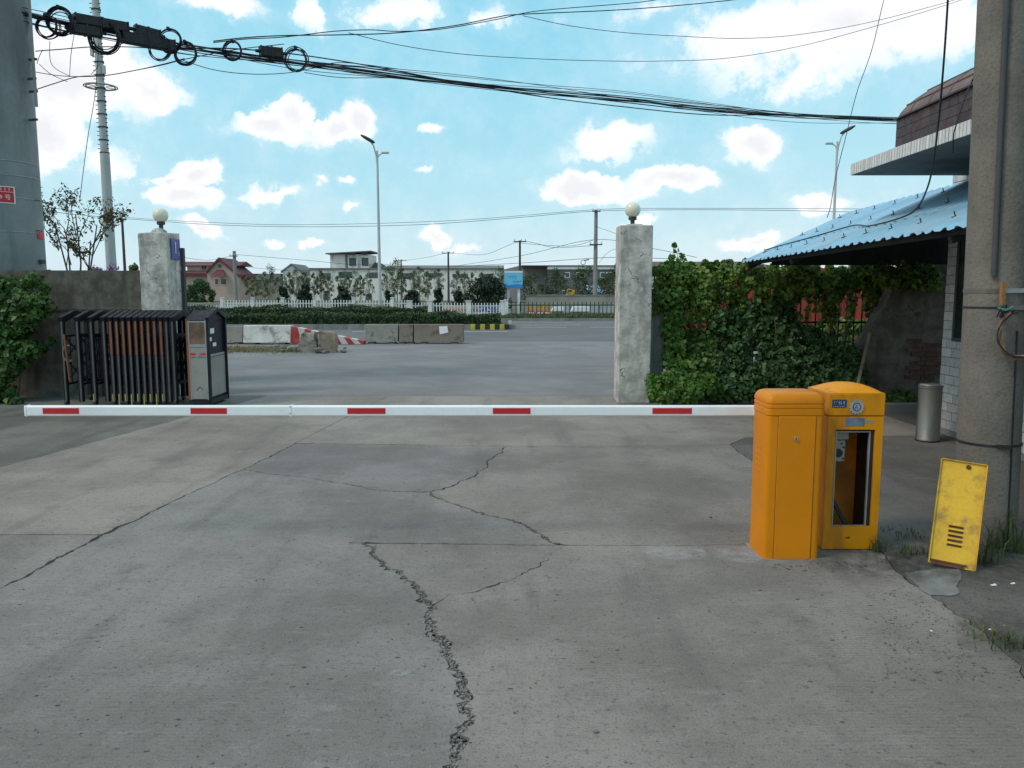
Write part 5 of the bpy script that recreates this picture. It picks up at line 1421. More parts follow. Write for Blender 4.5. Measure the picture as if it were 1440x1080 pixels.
za, zb2 = pzpx(284.5), pzpx(260)
rs = wrap(za, zb2, th0-62, th0, r0+.002, MT['white'], 'sign_plate', sp)
wrap(za+.015, za+(zb2-za)*.66, th0-60, th0-1.8, r0+.0052, MT['red_sign'], 'red_field', rs)
wrap(za+(zb2-za)*.69, zb2-.012, th0-60, th0-1.8, r0+.0052, MT['red_sign'], 'red_field', rs)
def bent_text(body, size, ang, z):
    o = text(body, size, MT['white'], rs, ((r0+.011)*math.sin(R(ang)), -(r0+.011)*math.cos(R(ang)), z), (math.pi/2, 0, R(ang)))
    return o
for i, ch in enumerate('29号'): bent_text(ch, .085, th0-27+8.5*i, za+(zb2-za)*.34)
m = MB(); rd = random.Random(2)
for i in range(9):                                 # row of characters too small to read
    ang = R(th0-50+5.2*i); r_ = r0+.0095
    for k in range(3):
        zz = za+(zb2-za)*(.76+.055*k)
        a1 = ang+.028
        m.bar((r_*math.sin(ang), -r_*math.cos(ang), zz), (r_*math.sin(a1), -r_*math.cos(a1), zz), .003, .006)
m.build('small_print', MT['paper'], rs)
zr = pzpx(327)
r2 = wrap(zr-.055, zr+.055, sang(49), sang(49)+22, r0+.002, MT['red_sign'], 'small_red_tag', sp)
for py in (222, 243, 275, 324):
    z = pzpx(py); wrap(z-.004, z+.004, -60, sang(57), r0+.004, MT['steel'], 'tie_wire', sp)
m = MB(); z = pzpx(275); m.tube([(r0*.98, -.05, z), (r0+.09, -.05, z-.02)], .005, 5); z = pzpx(320); m.tube([(r0*.98, -.05, z), (r0+.08, -.03, z-.015)], .006, 5); m.build('loose_wire_end', MT['cable'], sp)
m = MB(); z = pzpx(366); m.box(r0-.01, r0+.05, -.05, .05, z-.03, z+.03); m.build('bolt_block', MT['dark_pole'], sp)
# thin conduit standing off the pole, with clamps
m = MB(); m.tube([P(40.5, -120, 12.4)-sp.location, P(41, 0, 12.4)-sp.location, P(47, 90, 12.4)-sp.location, P(51.5, 150, 12.4)-sp.location], .022, 8); cdt = m.build('standoff_pipe', MT['far_pole'], sp, smooth=True)
for (px, py) in ((43, 83), (44, 128), (42, 110), (44, 168)):
    p = P(px, py, 12.4)-sp.location
    m = MB(); m.bar(p+Vector((-.06, .05, 0)), p+Vector((.09, 0, -.0)), .03, .03); m.build('clamp', MT['dark_pole'], sp)
# ------------------------------------------------------------------ things across the apron
def block(label, px0, px1, ytop, ybase, mat, n=1):
    v0, v1 = G(px0, ybase), G(px1, ybase)
    zt = P(px0, ytop, v0.y).z
    r_ = thing('barrier_block', label, 'barrier block', ((v0.x+v1.x)/2, v0.y, 0))
    w = (v1.x-v0.x)/2-.01
    m = MB(); m.prism([(-w, 0, .05), (-w, .06, .2), (-w, .12, zt), (-w, .42, zt), (-w, .48, .2), (-w, .54, .05)], (2*w, 0, 0)); m.build('block_body', MT[mat], r_, bevel=.015)
    for s in (-.62, .62):
        m = MB(); m.box(s*w-.09, s*w+.09, .03, .5, 0, .049); m.build('foot', MT['block_brown'], r_)
    return r_
block('short stained concrete barrier block next to the folding gate', 292, 341, 459, 484, 'block')
block('whitewashed concrete barrier block next to the striped wedge', 341, 409, 458, 484.5, 'block_white')
bb = block('grey concrete barrier block closest to the striped wedge', 512, 560, 456.5, 483.5, 'block')
block('brown concrete barrier block between two grey ones', 560.5, 581, 456.5, 483.5, 'block_brown')
bp_ = block('brown concrete barrier block with white paper stuck on it', 581.5, 652, 456.5, 483.5, 'block_brown')
zt_ = P(600, 458, G(620, 483.5).y+.1).z
x0, x1 = P(617, 460, G(620, 483.5).y).x-bp_.location.x, P(630, 460, G(620, 483.5).y).x-bp_.location.x
m = MB(); m.add([(x0, .095, zt_-.02), (x1-.03, .098, zt_-.01), (x1, .075, zt_-.2), (x0+.02, .06, zt_-.26)], [(3, 2, 1, 0)]); m.build('paper_sheet', MT['paper'], bp_)
# red and white striped wedge
v0, v1 = G(410, 484.5), G(511, 484.5)
wd = thing('striped_wedge', 'red and white striped concrete wedge tapering down to the ground', 'barrier wedge', (v0.x, v0.y, 0))
hh = P(410, 459, v0.y).z; ln = v1.x-v0.x; ns = 11
for i in range(ns):
    a, b_ = i/ns, (i+1)/ns
    sk = .13
    m = MB()
    za, zb_ = hh*(1-.82*a), hh*(1-.82*b_)
    xa, xb = ln*a, ln*b_
    def tp(x): return hh*(1-.82*x/ln)
    poly = [(xa+sk*(1 if i else 0), 0, .01), (xb+sk*(1 if i < ns-1 else 0), 0, .01), (xb, .0, tp(xb)), (xa, 0, tp(xa))]
    m.prism(poly, (0, .4, 0)); m.build('painted_stripe', MT['red_film_old'] if i % 2 == 0 else MT['block_stripe_white'], wd)
# broken stump and rubble in front of it
v = G(448, 496)
sb = thing('broken_stump', 'broken tan concrete stump surrounded by rubble', 'concrete stump', (v.x, v.y, 0))
hs = P(448, 466, v.y).z
def rock(name, mat, parent, dim, loc, seed, amp=.12, rot=0.):
    bm = bmesh.new(); bmesh.ops.create_cube(bm, size=1.0); bmesh.ops.subdivide_edges(bm, edges=bm.edges, cuts=4, use_grid_fill=True)
    for v in bm.verts:
        p = v.co.copy(); n1 = noise.noise_vector(p*2.1+Vector((seed, seed*2, 0))); n2 = noise.noise_vector(p*6+Vector((0, seed, seed)))
        k = 1 - .18*max(0, p.z+.3)
        v.co = Vector((p.x*k*dim[0], p.y*k*dim[1], (p.z+.5)*dim[2])) + Vector((n1.x*dim[0], n1.y*dim[1], n1.z*dim[2]*(.2 if p.z < -.4 else 1)))*amp + n2*amp*.35*min(dim)
    me = bpy.data.meshes.new(name); bm.to_mesh(me); bm.free(); me.materials.append(MT[mat])
    return link(name, me, parent, loc=loc, rot=(0, 0, rot))
rock('standing_part', 'stump', sb, (.44, .36, hs), (.2, .18, 0), 3, .14, .1)
rock('leaning_part', 'block', sb, (.42, .34, hs*.88), (-.28, .24, 0), 9, .22, -.2)
rd = random.Random(31)
for i in range(34):
    px = rd.uniform(378, 486); py = rd.uniform(489, 496)
    if px > 440 and px < 470: py = rd.uniform(494, 497)
    v = G(px, py); o = link('rubble_stone', PB[i % 5], None); s_ = rd.uniform(.04, .17) * (1.2 if 395 < px < 450 else .7)
    o.location = (v.x, v.y, s_*.4); o.scale = (s_*1.3, s_, s_); o.rotation_euler = (0, 0, rd.uniform(0, 6))
    tag(o, 'lump of broken concrete lying round the tan stump', 'rubble', 'rubble round the broken stump')
def blades(name, label, pts, h, mat, seed, w=.006, cat='grass', parent=None):
    rg = np.random.default_rng(seed); n = len(pts); pts = np.asarray(pts, float)
    a = rg.uniform(0, 6.283, n); ln = h*rg.uniform(.4, 1.2, n); bend = rg.uniform(.2, 1.1, n)
    dx, dy = np.cos(a), np.sin(a)
    v = np.empty((n, 5, 3)); px_, py_ = -dy*w, dx*w
    for k, (f, wf) in enumerate(((0, 1), (.55, .8))):
        c = pts + np.stack([dx*ln*bend*.45*f*f*1.2, dy*ln*bend*.45*f*f*1.2, ln*f], 1)
        v[:, 2*k] = c - np.stack([px_, py_, 0*px_], 1)*wf*.5; v[:, 2*k+1] = c + np.stack([px_, py_, 0*px_], 1)*wf*.5
    v[:, 4] = pts + np.stack([dx*ln*bend*.8, dy*ln*bend*.8, ln*(1-.35*bend)], 1)
    me = bpy.data.meshes.new(name); vv = v.reshape(-1, 3)
    fs = []
    for i in range(n):
        o = i*5; fs += [(o, o+1, o+3, o+2), (o+2, o+3, o+4)]
    me.from_pydata(vv.tolist(), [], fs); me.materials.append(mat)
    o = link(name, me, parent)
    if label: tag(o, label, cat)
    return o
def tuft(label, px, py, n, spread, h, seed, w=.006, mat='grass'):
    v = G(px, py); rg = np.random.default_rng(seed)
    pts = np.stack([rg.normal(0, spread, n), rg.normal(0, spread*.6, n), np.zeros(n)], 1)
    o = blades('grass_tuft', label, pts, h, MT[mat], seed, w, 'grass tuft'); o.location = v; o['kind'] = 'stuff'; return o
tuft('grass tuft at the corner of the open orange cabinet', 1234, 776, 45, .022, .11, 1)
tuft('low weeds on the joint between open cabinet and yellow door', 1282, 778, 70, .07, .06, 2)
tuft('thin weeds along the joint behind the open cabinet', 1268, 750, 60, .10, .04, 3)
tuft('broad grass blades at the foot of the concrete pole, right side', 1422, 776, 34, .06, .30, 4, .010)
tuft('grass blades between yellow door and concrete pole', 1388, 792, 30, .04, .22, 5, .009)
tuft('grass tuft on the rough ground in front of the pole', 1418, 908, 70, .06, .08, 6)
tuft('dry straw scraps in front of the pole', 1392, 890, 30, .06, .05, 7, .006, 'dry_grass')
tuft('weeds at the foot of the pole behind the yellow door', 1400, 768, 34, .06, .14, 8, .008)
# dry grass strip beside the rubble
pts = []
rg = np.random.default_rng(6)
for i in range(2600):
    v = G(rg.uniform(285, 425), rg.normal(492.5, 2.0)); pts.append((v.x, v.y, 0))
o = blades('dry_grass', 'strip of dry yellow grass on the asphalt left of the rubble', pts, .10, MT['dry_grass'], 6, .02, 'grass'); o['kind'] = 'stuff'

# hedges
def hedge(label, x0, x1, y0, y1, z0, z1, n, seed, mat='leaf_hedge'):
    r_ = thing('hedge', label, 'hedge', ((x0+x1)/2, y0, z0))
    rg = np.random.default_rng(seed); w = (x1-x0)/2; d = y1-y0; h = z1-z0
    k = rg.random(n); X = rg.uniform(-w, w, n); Yv = rg.uniform(0, d, n); Z = rg.uniform(.02, h, n)
    f = k < .5; Yv[f] = rg.uniform(-.06, .08, f.sum()); t = (k >= .5) & (k < .9)
    Z[t] = h + rg.normal(0, .05, t.sum()) + .07*np.sin(X[t]*1.3+seed) + .05*np.sin(X[t]*3.1); 
    nn = np.zeros((n, 3)); nn[f] = (0, -1, .3); nn[~f] = (0, -.2, 1)
    o = link('foliage', leaves_mesh('foliage', np.stack([X, Yv, Z], 1), nn, .12, MT[mat], seed), r_); o['kind'] = 'stuff'
    m = MB(); m.box(-w+.05, w-.05, .12, d-.1, 0, h-.08); m.build('twig_core', MT['hedge_core'], r_)
xh = lambda px, Y: (px-720)/1110*(Y*CP+H*SP)
hedge('clipped low hedge on the central reserve behind the barrier blocks', xh(255, 33.5), xh(704, 33.5), 33.4, 35.2, .17, P(500, 444, 33.4).z, 15000, 3)
hedge('taller clipped hedge at the far side of the road before the pale fence', xh(255, 43), xh(600, 43), 42.6, 44.2, .1, P(500, 434, 42.8).z, 12000, 4)

# street fences
def picket_fence(label, cat, px0, px1, Y, py_top, mat, step, wd_, posts=(), post_mat=None, rails=(.3, .8), zb=.1, pw=.22, ptop=None):
    xa, xb = xh(px0, Y), xh(px1, Y); zt = P(600, py_top, Y).z
    r_ = thing('picket_fence', label, 'fence', ((xa+xb)/2, Y, zb))
    h = zt-zb; w = (xb-xa)/2
    pm = MB().box(-wd_/2, wd_/2, -.015, .015, .06, h).mesh('picket', MT[mat])
    n = int((xb-xa)/step)
    for i in range(n): link('picket', pm, r_, loc=(-w+step*(i+.5), 0, 0))
    for f in rails: m = MB(); m.box(-w, w, .016, .05, h*f-.03, h*f+.03); m.build('rail', MT[mat], r_)
    m = MB(); m.box(-w, w, -.05, .1, -.02, .055); m.build('plinth', MT['kerbstone'], r_)
    for px in posts:
        x = xh(px, Y)-(xa+xb)/2
        m = MB(); m.box(x-pw/2, x+pw/2, -.08, .14, -.02, h*1.12 if ptop is None else ptop); m.box(x-pw/2-.03, x+pw/2+.03, -.11, .17, (h*1.12 if ptop is None else ptop)+.001, (h*1.12 if ptop is None else ptop)+.05); m.build('fence_post', MT[post_mat or mat], r_)
    return r_
picket_fence('pale picket fence behind the tall hedge with evenly spaced posts', 'fence', 311, 578, 46.5, 422.0, 'fence_white', .17, .06, (313, 356, 398, 443, 498, 552), pw=.16)
picket_fence('pale picket fence with stone posts in front of the painted banner', 'fence', 570, 708, 45.0, 426, 'fence_white', .17, .055, (576, 604, 659, 707), pw=.28)
picket_fence('thin dark iron railing in front of the white boxes', 'fence', 711, 1010, 46.0, 424.5, 'leaf_dark_metal', .24, .045, (712,), 'fence_white', rails=(.16, .78))
# low balustrade wall at far left
r_ = thing('balustrade', 'grey concrete balustrade with leaning slats in front of the villa', 'balustrade', (xh(310, 50), 50, .1))
w = (xh(356, 50)-xh(255, 50))/2
zt = P(300, 425.5, 50).z-.1
m = MB(); m.box(-w, w, -.06, .1, zt-.12, zt); m.build('coping', MT['tan_wall'], r_)
m = MB(); m.box(-w, w, -.05, .12, -.05, .3); m.build('base_wall', MT['tan_wall'], r_)
bal = MB().bar((0, 0, .3), (.16, 0, zt-.12), .07, .05).mesh('slat', MT['fence_white'])
for i in range(26): link('slat', bal, r_, loc=(-w+.1+i*(2*w-.2)/26, 0, 0))
# painted banner behind the fence
bn_ = thing('painted_banner', 'colourful painted banner of blue and orange hung on the pale fence', 'banner', (xh(665, 45.3), 45.3, .1))
zz0, zz1 = P(665, 444.5, 45.3).z-.1, P(665, 430, 45.3).z-.1
def bpan(p0, p1, a, b_, mat, nm):
    m = MB(); m.box(xh(p0, 45.3)-bn_.location.x, xh(p1, 45.3)-bn_.location.x, 0, .02, zz0+(zz1-zz0)*a, zz0+(zz1-zz0)*b_); return m.build(nm, MT[mat], bn_)
bpan(624, 672, .1, 1, 'mural_tan', 'tan_panel'); bpan(672, 706, .38, 1, 'mural_blue', 'blue_panel'); bpan(672, 706, 0, .38, 'mural_orange', 'orange_panel')
rd = random.Random(8)
for i in range(26):
    m = MB(); x = xh(rd.uniform(673, 704), 45.3)-bn_.location.x; z = zz0+(zz1-zz0)*rd.uniform(.08, .92); s_ = rd.uniform(.03, .09)
    m.box(x-s_, x+s_, -.004, -.001, z-s_*.7, z+s_*.7); m.build('painted_dab', MT['white' if i % 3 else 'black'], bn_)
m = MB(); m.box(xh(622, 45.3)-bn_.location.x, xh(672, 45.3)-bn_.location.x, -.004, -.001, zz0+(zz1-zz0)*.55, zz0+(zz1-zz0)*.64); m.build('red_band', MT['water_red'], bn_)
# water-filled barriers, white boxes behind the dark railing
for i, (p0, p1) in enumerate(((741, 752), (755, 764), (765, 774))):
    r_ = thing('traffic_barrier', 'red and white plastic traffic barrier with amber top behind the iron railing', 'traffic barrier', (xh((p0+p1)/2, 47.5), 47.5, .1), group='plastic barriers behind the railing')
    w = (xh(p1, 47.5)-xh(p0, 47.5))/2
    m = MB(); m.prism([(-w, -.2, 0), (-w, .2, 0), (-w, .1, .32), (-w, -.1, .32)], (2*w, 0, 0)); m.build('base', MT['water_red'], r_)
    m = MB(); m.box(-w*.9, w*.9, -.09, .09, .321, .62); m.build('top_bar', MT['amber'], r_)
    for s_ in (-.5, .4):
        m = MB(); m.box(w*s_-.07, w*s_+.07, -.2, -.1, .08, .22); m.build('white_patch', MT['white'], r_)
for i, (p0, p1, y0, y1, lab) in enumerate(((775, 793, 431.5, 438, 'smaller white slab lying behind the iron railing'), (802, 829, 431, 438.5, 'longer white slab lying behind the iron railing'))):
    r_ = thing('white_slab', lab, 'slab', (xh((p0+p1)/2, 50), 50, 0)); w = (xh(p1, 50)-xh(p0, 50))/2
    za, zb_ = P(800, y1, 50).z, P(800, y0, 50).z
    m = MB(); m.prism([(-w, 0, za), (w, 0, za), (w, 0, zb_), (-w*.7, 0, zb_)], (0, .5, 0)); m.build('slab_body', MT['white'], r_, bevel=.03)
    m = MB(); m.box(-w*.9, w*.9, .1, .4, .1, za-.002); m.build('support', MT['tan_wall'], r_)
# low tan wall
r_ = thing('low_wall', 'low tan wall behind the iron railing below the grey warehouse', 'wall', (xh(740, 54), 54, 0))
m = MB(); m.box(0, 24, 0, .3, 0, P(800, 416, 54).z); m.build('wall_body', MT['tan_wall'], r_)
m = MB(); m.box(-.02, 24.02, -.04, .34, P(800, 416, 54).z+.001, P(800, 416, 54).z+.08); m.build('coping', MT['kerbstone'], r_)
pn = MB().box(-.47, .47, -.05, -.001, .12, .62).mesh('pale_panel', MT['pale_green'])
for i in range(16): link('pale_panel', pn, r_, loc=(.5+i*1.0, 0, 0))
# billboard
v = P(722, 393, 52)
r_ = thing('billboard', 'light blue billboard on two pale posts beside the dark bushes', 'billboard', (v.x, 52, .1))
zb0, zb1 = P(722, 405, 52).z-.1, P(722, 381, 52).z-.1; w = (xh(735, 52)-xh(709.5, 52))/2
m = MB(); m.box(-w, w, -.05, .05, zb0, zb1); bd_ = m.build('board', MT['sky_blue'], r_)
m = MB(); m.prism([(-w, -.052, zb0), (w, -.052, zb0), (w, -.052, zb0+.22), (.3*w, -.052, zb0+.27), (-w, -.052, zb0+.13)], (0, -.004, 0)); m.build('blue_wave', MT['sign_deep'], bd_)
m = MB(); m.box(-w, w, -.056, -.051, zb1-.12, zb1); m.build('pale_top_band', MT['white'], bd_)
m = MB()
rd = random.Random(14)
for (x0, z0, k, s_) in ((-.32, .60, 3, .2), (-.02, .36, 5, .12)):
    for i in range(k):
        x = x0+i*s_*.95; z = zb0+z0
        for _ in range(3):
            if rd.random() < .5: m.box(x, x+s_*.7, -.056, -.052, *(lambda q: (q, q+.025))(z+rd.uniform(0, s_)))
            else: m.box(*(lambda q: (q, q+.025))(x+rd.uniform(0, s_*.6)), -.0565, -.052, z, z+s_*.9)
m.build('faint_lettering', MT['sign_deep'], bd_)['kind'] = 'stuff'
for x in (-w*.55, w*.6):
    m = MB(); m.box(x-.09, x+.09, .051, .2, -.1, zb1*.9); m.build('post', MT['fence_white'], r_)

# ------------------------------------------------------------------ poles, lamps, tower
def lamp_post(label, px, Y, py_top, flip=1, group=None):
    x = xh(px, Y); zt = P(px, py_top, Y).z
    r_ = thing('street_lamp', label, 'street lamp', (x, Y, .1)); zt -= .1
    m = MB(); m.tube([(0, 0, zt*f) for f in (0, .1, .5, 1.0)], [.12, .10, .08, .055], 12); m.build('post', MT['lamp_grey'], r_, smooth=True)
    m = MB(); m.box(-.2, .2, -.2, .2, 0, .04); m.build('base_plate', MT['lamp_grey'], r_)
    m = MB(); m.tube([(0, 0, zt-1.0), (-.05*flip, -.02, zt-.3), (-.18*flip, -.05, zt+.25), (-.40*flip, -.1, zt+.55)], [.045, .045, .04, .035], 8); ar = m.build('arm', MT['lamp_grey'], r_, smooth=True)
    m = MB(); m.lathe([(.02, -.42), (.13, -.36), (.17, -.1), (.16, .2), (.08, .42), (.02, .45)], n=10); hd = m.build('lamp_head', MT['dark_pole'], ar, smooth=True, loc=(-.47*flip, -.12, zt+.60), rot=(R(12), R(-62*flip), 0)); hd.scale = (.55, 1, 1)
    m = MB(); m.tube([(0, 0, zt-.4), (.12*flip, .0, zt-.22), (.3*flip, .02, zt-.12)], .03, 6); a2 = m.build('arm', MT['lamp_grey'], r_, smooth=True)
    m = MB(); m.box(-.2, .2, -.1, .1, -.05, .05); m.build('lamp_head', MT['lamp_grey'], a2, bevel=.03, loc=(.44*flip, .02, zt-.10))
    return r_
lamp_post('slender grey street lamp rising from behind the pale picket fence', 535, 44.6, 212)
lamp_post('slender grey street lamp rising behind the blue awning', 1166, 44.6, 199, -1)
def far_pole(label, px, Y, py_top, r_b, mat, arms=((.25, .7),), group=None, pz0=0):
    x = xh(px, Y); zt = P(px, py_top, Y).z
    r_ = thing('utility_pole', label, 'utility pole', (x, Y, 0), group=group)
    m = MB(); m.tube([(0, 0, 0), (0, 0, zt*.5), (0, 0, zt)], [r_b, r_b*.85, r_b*.7], 12); m.build('shaft', MT[mat], r_, smooth=True)
    for (dz, hl) in arms:
        m = MB(); m.box(-hl, hl, -r_b-.05, -r_b+.02, zt-dz-.04, zt-dz+.04); ca = m.build('crossarm', MT['dark_pole'], r_)
        for s_ in (-.85, 0.25, .85):
            m = MB(); m.lathe([(.03, 0), (.05, .05), (.03, .1), (.045, .14), (.01, .18)], n=8); m.build('insulator', MT['white'], ca, loc=(s_*hl, -r_b, zt-dz+.04))
    return r_
far_pole('thick concrete utility pole behind the low tan wall', 836.5, 56, 295, .17, 'far_pole', ((.12, .28), (2.4, .45)))
far_pole('slim utility pole beside the light blue billboard', 731, 62, 338, .11, 'dark_pole', ((.1, .5),))
far_pole('slim utility pole in front of the long white factory', 631, 86, 354, .13, 'dark_pole', ((.15, .7),))
far_pole('thin far utility pole near the factory stair tower', 565, 112, 365, .13, 'dark_pole', ((.15, .8),))
far_pole('pale concrete pole in front of the red roofed villa', 332.5, 78, 353, .22, 'far_pole', ((.5, .4),))
far_pole('thin dark utility pole standing behind the boundary wall and tower', 179, 60, 306, .12, 'dark_pole', ((.15, .4),))
# thin dark pole in front of the warehouse
for (px, py, lab) in ((766, 392, 'short dark post before the grey warehouse, the taller one'), (795, 394, 'short dark post before the grey warehouse, the thinner one')):
    r_ = thing('post', lab, 'post', (xh(px, 57), 57, 0)); zt = P(px, py, 57).z
    m = MB(); m.tube([(0, 0, 0), (0, 0, zt)], .06 if px < 780 else .035, 8); m.build('shaft', MT['dark_pole'], r_)
    m = MB(); m.lathe([(.07, 0), (.05, .05), (.01, .07)], n=8); m.build('cap', MT['dark_pole'], r_, loc=(0, 0, zt))
# telecom monopole
TY = 62
xb, xt = P(160, 375, TY), P(137, 0, TY)
tw_ = thing('telecom_tower', 'tall pale telecom monopole with service rings and climbing rungs', 'tower', (xh(160.5, TY), TY, 0))
ht = 31.0; lean = (P(137.5, 10, TY).x - P(160, 370, TY).x)/(P(137.5, 10, TY).z-P(160, 370, TY).z)
zj = P(150, 215, TY).z; zr = P(143, 122, TY).z
def twx(z): return lean*z*.35
m = MB(); m.tube([(twx(z), 0, z) for z in (0, zj*.5, zj)], [.40, .37, .345], 20); m.build('lower_tube', MT['tower'], tw_, smooth=True)
m = MB(); m.tube([(twx(z), 0, z) for z in (zj, zr, ht)], [.30, .28, .25], 20); m.build('upper_tube', MT['tower'], tw_, smooth=True)
z = zj
while z < ht:
    m = MB(); m.lathe([(.30, -.04), (.36, -.04), (.36, .04), (.30, .04)], n=20); 
    o = m.build('flange_ring', MT['dark_pole'], tw_, loc=(twx(z), 0, z)); s_ = 1-.12*(z-zj)/(ht-zj); o.scale = (s_, s_, 1); z += .95
m = MB()
z = zj+.3
while z < ht:
    for s_ in (-1, 1): m.bar((twx(z)+s_*.26, -.1, z), (twx(z)+s_*.42, -.12, z), .05, .05)
    z += .32
m.build('climbing_rungs', MT['dark_pole'], tw_)['kind'] = 'stuff'
m = MB()
for rr in (1.16, 1.0):
    m.tube([(twx(zr)+rr*math.cos(R(15*k)), rr*math.sin(R(15*k)), zr) for k in range(24)], .05, 6, closed=True)
for k in range(8): m.bar((twx(zr)+.4*math.cos(R(45*k)), .4*math.sin(R(45*k)), zr), (twx(zr)+1.16*math.cos(R(45*k)), 1.16*math.sin(R(45*k)), zr), .05, .05)
m.build('service_ring', MT['tower'], tw_)
for s_, z in ((-.42, ht-3), (.42, ht-3.5), (-.42, zr+2.2), (.40, zr+.9)):
    m = MB(); m.box(-.1, .1, -.25, -.05, 0, 1.5 if z > zr+4 else .6); m.build('antenna_panel', MT['tower'], tw_, loc=(twx(z)+s_, 0, z))

# ------------------------------------------------------------------ buildings
def windows(root, rects, y, mat='pane', frame='villa_trim', fr=.12, name='window'):
    for (x0, x1, z0, z1) in rects:
        m = MB(); m.box(x0, x1, y-.03, y+.02, z0, z1); f = m.build(name, MT[frame], root)
        m = MB(); n = max(1, round((x1-x0)/1.1)); ww = (x1-x0-fr)/n
        for i in range(n):
            m = MB(); m.box(x0+fr+ww*i, x0+ww*(i+1), y-.05, y-.031, z0+fr, z1-fr); m.build('pane', MT[mat], f)
def zat(py, Y): return P(600, py, Y).z
# red roofed villa
VY = 130
vl = thing('villa', 'pinkish villa with dark red roofs and central gable', 'house', (xh(260, VY), VY, 0))
X = lambda px: xh(px, VY)-vl.location.x
Z = lambda py: zat(py, VY)
m = MB(); m.box(X(225), X(300), 0, 9, 0, Z(386)); m.build('wall', MT['villa_wall'], vl)
m = MB(); m.prism([(X(297), -1.2, 0), (X(340), -1.2, 0), (X(340), -1.2, Z(385)), (X(314.5), -1.2, Z(366)), (X(297), -1.2, Z(380))], (0, 8, 0)); m.build('gable_wall', MT['villa_wall'], vl)
m = MB(); m.prism([(X(222), -.6, Z(388)), (X(222), -.6, Z(384)), (X(222), 2.0, Z(380)), (X(222), 2.0, Z(386))], (X(300)-X(222), 0, 0)); m.build('lower_roof', MT['villa_roof'], vl)
m = MB(); m.box(X(258), X(302), 2.1, 4, Z(380), Z(371)); m.build('attic_wall', MT['villa_trim'], vl)
m = MB(); m.prism([(X(222), 1.2, Z(373)), (X(222), 4.5, Z(366.5)), (X(222), 8, Z(373))], (X(336)-X(222), 0, 0)); m.build('upper_roof', MT['villa_roof'], vl)
m = MB()
for (a, b_) in (((297, 381), (314.8, 362.5)), ((342, 386), (314.8, 362.5))):
    m.prism([(X(a[0]), -1.6, Z(a[1])), (X(b_[0]), -1.6, Z(b_[1])), (X(b_[0]), -1.6, Z(b_[1]+3.5)), (X(a[0]), -1.6, Z(a[1]+3.5))], (0, 8, 0))
m.build('gable_roof', MT['villa_roof'], vl)
m = MB(); m.prism([(X(305), -2.4, Z(389.5)), (X(326), -2.4, Z(389.5)), (X(320), -1.21, Z(379.5)), (X(311), -1.21, Z(379.5))], (0, -.2, 0)); m.build('porch_roof', MT['villa_roof'], vl)
m = MB(); m.prism([(X(336), 0, Z(392)), (X(347), 0, Z(392)), (X(346), 3, Z(384)), (X(332), 3, Z(384))], (0, 4, 0)); m.build('side_roof', MT['villa_roof'], vl)
windows(vl, [(X(306.5), X(313), Z(401), Z(391.5)), (X(314.5), X(324), Z(401), Z(391.5))], -1.22)
windows(vl, [(X(272), X(282), Z(403), Z(394)), (X(254), X(264), Z(403), Z(394))], -.02)
windows(vl, [(X(279), X(285), Z(378.5), Z(372.5))], 2.08, frame='villa_roof', fr=.08)
m = MB(); m.lathe([(.28, -.05), (.30, 0), (.28, .05)], n=12); m.build('round_window', MT['pane'], vl, loc=(X(314.8), -1.24, Z(374.5)), rot=(R(90), 0, 0))
# dark roofed houses behind
def gable_house(label, px0, px1, Y, py_eave, py_ridge, wall, roof, ridge_along_x=True, wins=(), dep=9):
    r_ = thing('house', label, 'house', (xh((px0+px1)/2, Y), Y, 0)); w = (xh(px1, Y)-xh(px0, Y))/2
    ze, zr_ = zat(py_eave, Y), zat(py_ridge, Y)
    if ridge_along_x:
        m = MB(); m.box(-w, w, 0, dep, 0, ze); m.build('wall', MT[wall], r_)
        m = MB(); m.prism([(-w-.3, -.5, ze-.1), (-w+.4, dep/2, zr_), (-w-.3, dep+.5, ze-.1)], (2*w+.6, 0, 0)); m.build('roof', MT[roof], r_)
    else:
        m = MB(); m.prism([(-w, 0, 0), (w, 0, 0), (w, 0, ze), (0, 0, zr_), (-w, 0, ze)], (0, dep, 0)); m.build('wall', MT[wall], r_)
        m = MB(); m.prism([(-w-.3, -.3, ze-.2), (0, -.3, zr_+.05), (w+.3, -.3, ze-.2), (w+.3, -.3, ze+.05), (0, -.3, zr_+.3), (-w-.3, -.3, ze+.05)], (0, dep+.6, 0)); m.build('roof', MT[roof], r_)
    windows(r_, [(w*a, w*b_, ze*c, ze*d) for a, b_, c, d in wins], -.02)
    return r_
gable_house('low house with dark grey roof between villa and factory', 345, 392, 150, 393, 384, 'tan_wall', 'dark_roof')
gable_house('distant house with pale grey roof beside the white gable', 385, 420, 175, 392, 386, 'tan_wall', 'factory_roof')
gable_house('white gabled house end beside the factory', 399, 424, 138, 382, 373, 'factory', 'factory_roof', False, ((-.3, .2, .55, .72),))
gable_house('small flat grey roofed annex beside the white gable', 420, 440, 139, 385, 379, 'factory', 'dark_roof', True, ((-.7, .7, .62, .86),))
